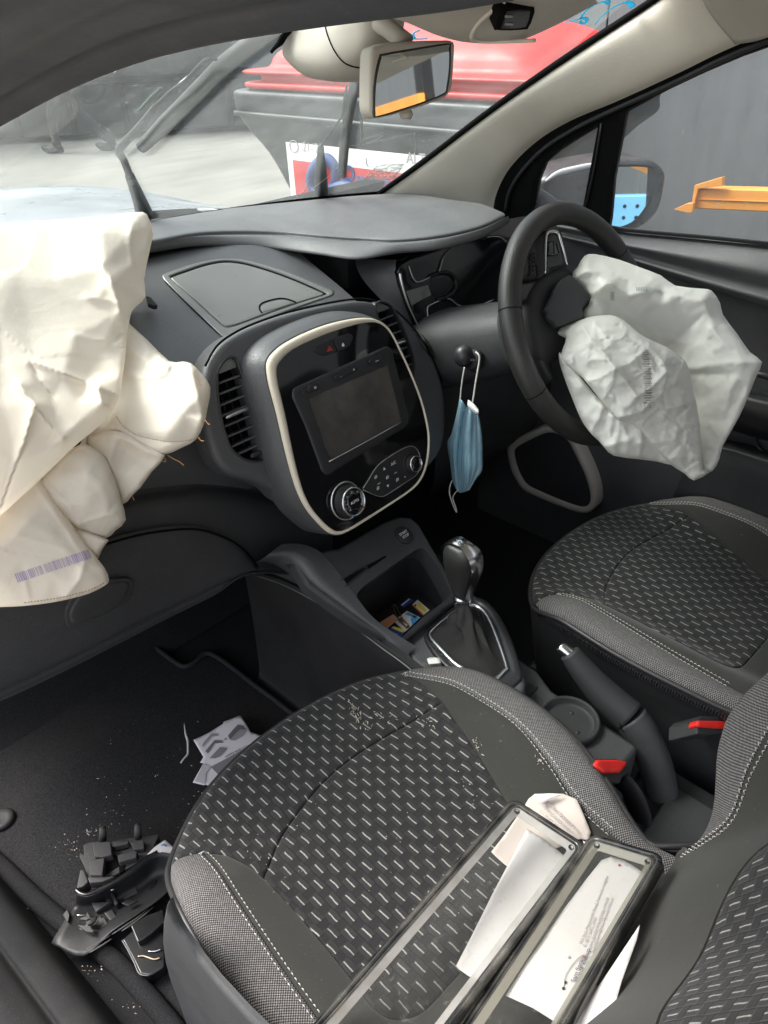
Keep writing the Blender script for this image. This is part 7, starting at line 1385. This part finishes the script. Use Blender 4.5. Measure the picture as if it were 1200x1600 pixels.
for (x, y) in ((1.42, .76), (1.42, 1.54), (1.66, .76), (1.66, 1.54)):
    f_ = Fr((x, y-.03, -.28), (0, 0, 1), (1, 0, 0)); lathe('caster_wheel', f_, 0, 0, [(.08, 0), (.08, .045), (.03, .05)], M['rubber'], bn, 20)
    MB().box(Fr((x, y, -.25), (1, 0, 0), (0, 1, 0)), -.02, .02, -.035, .035, .02, .06).build('caster_fork', M['dark'], bn)
FPo = Fr((1.142, 0, 0), (0, -1, 0), (-.0, 0, 1))
def popl(pts): return [FPo.uv(x, y) for x, y in pts]
cpz = C(440, 210, 5.0)
po = thing('poster', 'red poster with white border and blue swirl logo on the bin front', 'poster', tuple(FPo.p(*FPo.uv(560, 290))))
pA_, pB_, pC_ = FPo.uv(*cpz((42, 58))[0]), FPo.uv(*cpz((1150, 170))[0]), FPo.uv(*cpz((58, 500))[0])
ex_ = ((pB_[0]-pA_[0]), (pB_[1]-pA_[1])); Lw = math.hypot(*ex_); ea = np.array(ex_)/Lw; eb = np.array([ea[1], -ea[0]])
PO = Fr(FPo.p(*pA_, .006), FPo.a*ea[0]+FPo.b*ea[1], -(FPo.a*eb[0]+FPo.b*eb[1])); 
dn = -1 if PO.b[2] > 0 else 1
MB().box(PO, 0, .95, -.62, 0, -.003, 0).build('poster_sheet', M['cardwhite'], po)
MB().box(PO, .03, .92, -.58, -.055, 0, .0015).build('red_field', plastic('poster_red', (.50, .035, .035), .5), po)
inkb = flat('poster_blue', (.06, .09, .22), .6)
tube('logo_swirl', [PO.p(*PO.uv(x, y, .004), .004) for x, y in cpz((300, 470), (240, 420), (232, 350), (262, 260), (320, 205), (370, 200), (415, 250), (425, 320), (405, 390), (360, 425))], [.014, .016, .020, .022, .022, .020, .018, .016, .014, .010], inkb, po, 8, 5, flat=((0, 0, 1), .2) if 0 else None)
tube('logo_swirl', [PO.p(*PO.uv(x, y, .004), .004) for x, y in cpz((300, 480), (370, 440), (440, 415), (500, 410), (560, 425), (640, 470))], [.006, .018, .022, .022, .018, .006], inkb, po, 8, 5)
u_, v_ = PO.uv(*cpz((470, 355))[0], .003); text('logo_word', 'Premier', PO, u_+.0, v_, .125, inkb, po, .003, 0, 'LEFT', .001)
u_, v_ = PO.uv(*cpz((160, 100))[0], .002); text('pen_note', "21-'29", PO, u_, v_, .042, M['ink'], po, .001, 0, 'LEFT'); u_, v_ = PO.uv(*cpz((970, 185))[0], .002); text('pen_note', 'ALTO', PO, u_, v_, .045, M['ink'], po, .001, 0, 'LEFT')
cc = PO.uv(*cpz((95, 92))[0], .002); tube('pen_ring', [PO.p(cc[0]+.022*math.cos(a), cc[1]+.018*math.sin(a), .002) for a in np.linspace(0, 2*math.pi, 14, endpoint=False)], .0015, M['ink'], po, 5, 2, True)
bn2 = copy_tree(bn); bn2.location = Vector(bn.location)+Vector((.95, .9, -.01)); bn2['label'] = 'second red lidded bin, mostly hidden behind the first one'
# dark steel wall of the shed on the driver's side and behind the yard
def sheetwall(nm, col):
    b = NB(nm); mp = b.n('ShaderNodeMapping'); mp.inputs['Scale'].default_value = (1, 1, .12); b.l(b.obj(), mp.inputs[0])
    st_ = b.noise(9, 5, .7, mp.outputs[0]); base = b.mix(b.map(st_, .35, .75, 0, .35), (*col, 1), tuple(c*1.7 for c in col)+(1,)); base = b.mix(b.map(b.noise(14, 5, .7, mp.outputs[0]), .58, .75, 0, .5), base, tuple(c*.4 for c in col)+(1,))
    b.set(Base_Color=base, Roughness=.6); b.bump(b.noise(2.5, 3), .3, .02); return b.m
M['steel'] = sheetwall('dark_painted_steel', (.115, .122, .127))
wl_ = thing('steel_wall', 'dark grey painted steel wall standing along the driver side of the car', 'wall', (3.5, 0, GZ))
for i in range(9):
    ya = -13.6+i*1.9; tmp = MB().box(Fr((3.5, ya, GZ), (0, 1, 0), (0, 0, 1)), 0, 1.893, .0, 3.6, -.05 if i % 2 else -.053, 0); o = tmp.build('steel_sheet', M['steel'], wl_, bev=.004)
MB().box(Fr((3.45, -13.6, GZ), (0, 1, 0), (0, 0, 1)), 0, 17.0, -.0, .12, -.03, .03).build('wall_kerb', M['dark'], wl_)
bw = thing('yard_wall', 'dark grey wall across the far end of the concrete yard', 'wall', (5, 13, GZ))
for i in range(9):
    MB().box(Fr((-12+i*4.0, 13.0, GZ), (1, 0, 0), (0, 0, 1)), 0, 3.985, 0, 4.2, -.1, .0 if i % 2 else .006).build('wall_panel', M['steel'], bw, bev=.01)
skp = thing('steel_skip', 'long low dark steel skip standing on the concrete behind the walking person', 'skip', (6.4, 10.4, GZ))
FSk = Fr((4.2, 11.9, GZ), (.80, -.60, 0), (0, 0, 1))
MB().prism(FSk, [(0, .08), (4.6, .08), (4.9, .75), (-.2, .75)], -1.2, 0).build('skip_body', sheetwall('skip_steel', (.030, .032, .035)), skp, bev=.02)
for i in range(6): MB().box(FSk, .3+i*.78, .38+i*.78, .10, .74, .002, .05).build('skip_rib', M['dark'], skp, bev=.01)
MB().box(FSk, -.24, 4.94, .72, .80, -1.2, .06).build('skip_rim', M['dark'], skp, bev=.01)
# salvaged car on top of the far yard
vc = thing('wrecked_car', 'dark wrecked car with pale grille bars standing at the far side of the yard', 'car', (7.0, 11.4, .4))
FV = Fr((5.1, 11.2, .40), (.80, -.60, 0), (0, 0, 1))
body = [(-.1, .0), (2.4, .0), (2.5, .25), (2.45, .48), (1.9, .60), (1.55, .98), (.6, 1.02), (.1, .95), (-.2, .55), (-.2, .1)]
MB().prism(FV, body, -1.6, 0).build('car_body', plastic('wreck_paint', (.022, .024, .026), .35, 0, 1, .5, .15), vc, bev=.05)
for i in range(4): MB().tube([FV.p(.05+.03*i, .30-.075*i+.15, .01), FV.p(.75, .30-.075*i+.17, .02)], .016, 6).build('grille_bar', M['chrome_line'], vc, True)
MB().prism(FV, [(.80, .36), (.98, .58), (1.28, .64), (1.22, .42), (.95, .30)], .0, .03).build('headlamp', M['chrome_line'], vc, bev=.01)
MB().prism(FV, [(.72, .08), (.85, .20), (.90, .62), (.80, .66), (.76, .30)], .0, .05).build('grille_post', M['chrome_line'], vc, bev=.01)
MB().prism(FV, [(.25, .62), (.65, .94), (1.45, .92), (1.75, .62)], -.02, .015).build('side_window', M['dial'], vc, bev=.01)
for x in (.3, 2.0): lathe('wheel', Fr(FV.p(x, -.02, -.1), FV.a, FV.b), 0, 0, [(.30, -.15), (.30, .06), (.25, .09), (.18, .06), (.02, .07)], M['rubber'], vc, 28)
MB().box(Fr((7.0, 11.6, GZ), (.80, -.60, 0), (.6, .8, 0)), -2.3, 1.6, -.9, .9, 0, .42).build('wreck_stand', M['dark'], vc)
# orange racking beam outside the driver's window; blue racking behind
co = C(760, 60, 2.727)
om = plastic('chipped_orange_paint', (.66, .27, .045), .5, .1, 200, .5, .12, (.30, .18, .09)); 
rk = thing('racking_beam', 'orange steel racking beam with an end plate outside the driver window', 'steel beam', (1.35, -.4, GZ))
BX = 1.35
e0 = onX(1087, 294, BX); e1 = onX(1084.5, 326, BX); dirb = np.array([.05, -1, .07]); dirb /= np.linalg.norm(dirb)
FBm = Fr(e1, dirb, e0-e1); hb_ = (e0-e1) @ FBm.b; nn_ = 1 if FBm.n[0] < 0 else -1
MB().box(FBm, 0, 1.9, 0, hb_, -.05*nn_, 0).build('beam', om, rk, bev=.003)
MB().box(FBm, .01, 1.89, hb_*.46, hb_*.50, 0, .003*nn_).build('beam_step', om, rk)
ep = [onX(x, y, BX-.006) for x, y in co((890, 625), (1010, 588), (1008, 628), (905, 640), (880, 738), (870, 740))]
MB().prism(Fr((0, 0, 0), (0, -1, 0), (0, 0, 1)), [(-p[1], p[2]) for p in ep], -BX-.004, -BX+.010).build('end_plate', om, rk, bev=.001)
ep = [onX(x, y, BX-.03) for x, y in co((800, 728), (855, 703), (885, 700), (880, 740), (862, 742))]
MB().prism(Fr((0, 0, 0), (0, -1, 0), (0, 0, 1)), [(-p[1], p[2]) for p in ep], -BX+.02, -BX+.034).build('end_hook', om, rk, bev=.001)
bl = thing('racking_frame', 'sky blue perforated racking upright lying beside the orange beam', 'racking', (1.75, -1.2, GZ))
bm_ = plastic('sky_blue_paint', (.16, .42, .66), .45, .05, 300, .5, .08)
fB = Fr((2.15, -1.0, .0), (-.87, -.49, 0), (0, 0, 1))
MB().box(fB, 0, 1.1, .40, .525, -.05, 0).build('upright', bm_, bl, bev=.004); MB().box(fB, -.05, 1.2, .22, .34, .06, .11).build('upright', bm_, bl, bev=.004)
for i in range(22):
    for r_ in (.44, .485): lathe('slot', fB, .03+i*.05, r_, [(.0075, .0), (.0075, .002), (.002, .0025)], M['gap'], bl, 10)
MB().box(fB, .1, .18, -.36, .40, -.05, -.002).build('leg', bm_, bl); MB().box(fB, .9, .98, -.36, .40, -.05, -.002).build('leg', bm_, bl)
sr_ = thing('storage_rack', 'tall storage rack with two orange beams, seen only in the rear view mirror', 'storage rack', (2.2, -4, GZ))
for zb in (.88, 1.22): MB().box(Fr((2.2, -8.5, zb), (0, 1, 0), (0, 0, 1)), 0, 4.6, 0, .14, -.06, 0).build('beam', om, sr_, bev=.004)
for yb in (-8.5, -6.2, -3.95): MB().box(Fr((2.26, yb-.05, GZ), (0, 1, 0), (0, 0, 1)), 0, .10, 0, 2.9, -.08, 0).build('upright', M['dark'], sr_, bev=.004)
# walking person seen through the left of the windscreen
def person():
    t = thing('person', 'person in dark work trousers and black boots walking across the far side of the yard', 'person', (4.5, 10.2, GZ))
    cen = (onZ(90, 238, GZ)+onZ(168, 237, GZ))/2; L_ = np.array([onZ(90, 238, GZ)-onZ(168, 237, GZ)])[0]; d = L_/np.linalg.norm(L_); sdv = np.array([-d[1], d[0], 0]); sp_ = np.linalg.norm(L_)/2
    P = lambda f, s_, z: Vector(cen+d*f+sdv*s_+np.array([0, 0, z]))
    J = [('pel', P(0, 0, .95), .15, None), ('chest', P(.03, 0, 1.28), .17, 0), ('sho', P(.05, 0, 1.44), .13, 1), ('neck', P(.06, 0, 1.54), .06, 2), ('head', P(.09, 0, 1.66), .10, 3), ('crown', P(.08, 0, 1.75), .08, 4),
         ('hipL', P(.0, .10, .90), .11, 0), ('kneeL', P(sp_*.55+.06, .10, .50), .075, 6), ('ankL', P(sp_-.06, .10, .11), .055, 7), ('hipR', P(0, -.10, .90), .11, 0), ('kneeR', P(-sp_*.35+.08, -.10, .48), .075, 9), ('ankR', P(-sp_-.02, -.10, .12), .055, 10),
         ('shL', P(.04, .20, 1.42), .075, 2), ('elL', P(-.10, .25, 1.14), .052, 12), ('wrL', P(.02, .25, .90), .040, 13), ('shR', P(.04, -.20, 1.42), .075, 2), ('elR', P(.02, -.25, 1.13), .052, 15), ('wrR', P(.22, -.24, .95), .040, 16)]
    me = bpy.data.meshes.new('body'); me.from_pydata([j[1] for j in J], [(j[3], i) for i, j in enumerate(J) if j[3] is not None], [])
    o = link('body', me, flat('dark_workwear', (.035, .040, .042), .85), t, False); md = o.modifiers.new('skin', 'SKIN'); md.use_smooth_shade = True
    sv = me.skin_vertices[0].data
    for i, j in enumerate(J): sv[i].radius = (j[2], j[2]*.9); sv[i].use_root = (i == 0)
    subsurf(o, 2)
    skin_m = flat('skin', (.45, .28, .20), .6)
    hd_ = np.array(P(.10, 0, 1.66)); ball('head', hd_, .105, skin_m, t, (.95, .78, 1.12), 10); ball('hair', hd_+np.array([0, 0, .03])-d*.02, .108, flat('dark_hair', (.02, .015, .012), .7), t, (.95, .82, .95), 10)
    for s_, wr in ((1, P(.02, .25, .90)), (-1, P(.22, -.24, .95))):
        w_ = np.array(wr); hm = MB(); hm.tube([w_, w_+np.array([0, 0, -.05]), w_+np.array([0, 0, -.10])], [.030, .042, .034], 8, 0, (tuple(sdv), .5))
        for k_ in range(4): hm.tube([w_+d*(k_-1.5)*.018+np.array([0, 0, -.09]), w_+d*((k_-1.5)*.02+.008)+np.array([0, 0, -.135]), w_+d*((k_-1.5)*.018+.024)+np.array([0, 0, -.165+abs(k_-1.5)*.008])], [.0095, .0088, .006], 6)
        hm.tube([w_+d*.03+np.array([0, 0, -.04]), w_+d*.055+np.array([0, 0, -.085])], [.012, .008], 6); hm.build('hand', skin_m, t, True)
    bm2 = plastic('black_boot_leather', (.012, .012, .013), .5, .1, 60)
    for s_, f_, lift, pit in ((.10, sp_-.06, .0, .0), (-.10, -sp_-.02, .0, .0)):
        b_ = MB(); a_ = np.array(P(f_, s_, .17)); h_ = np.array(P(f_-.04, s_, .045)); 
        b_.tube([np.array(P(f_-.01, s_, .22)), np.array(P(f_-.015, s_, .12)), np.array(P(f_-.03, s_, .05))], [.062, .058, .052], 10); b_.tube([np.array(P(f_-.08, s_, .05)), np.array(P(f_, s_, .055)), np.array(P(f_+.10, s_, .045)), np.array(P(f_+.19, s_, .04+.03)), np.array(P(f_+.215, s_, .065))], [.040, .050, .050, .042, .020], 10, 3); b_.build('boot', bm2, t, True)
    return t
person()
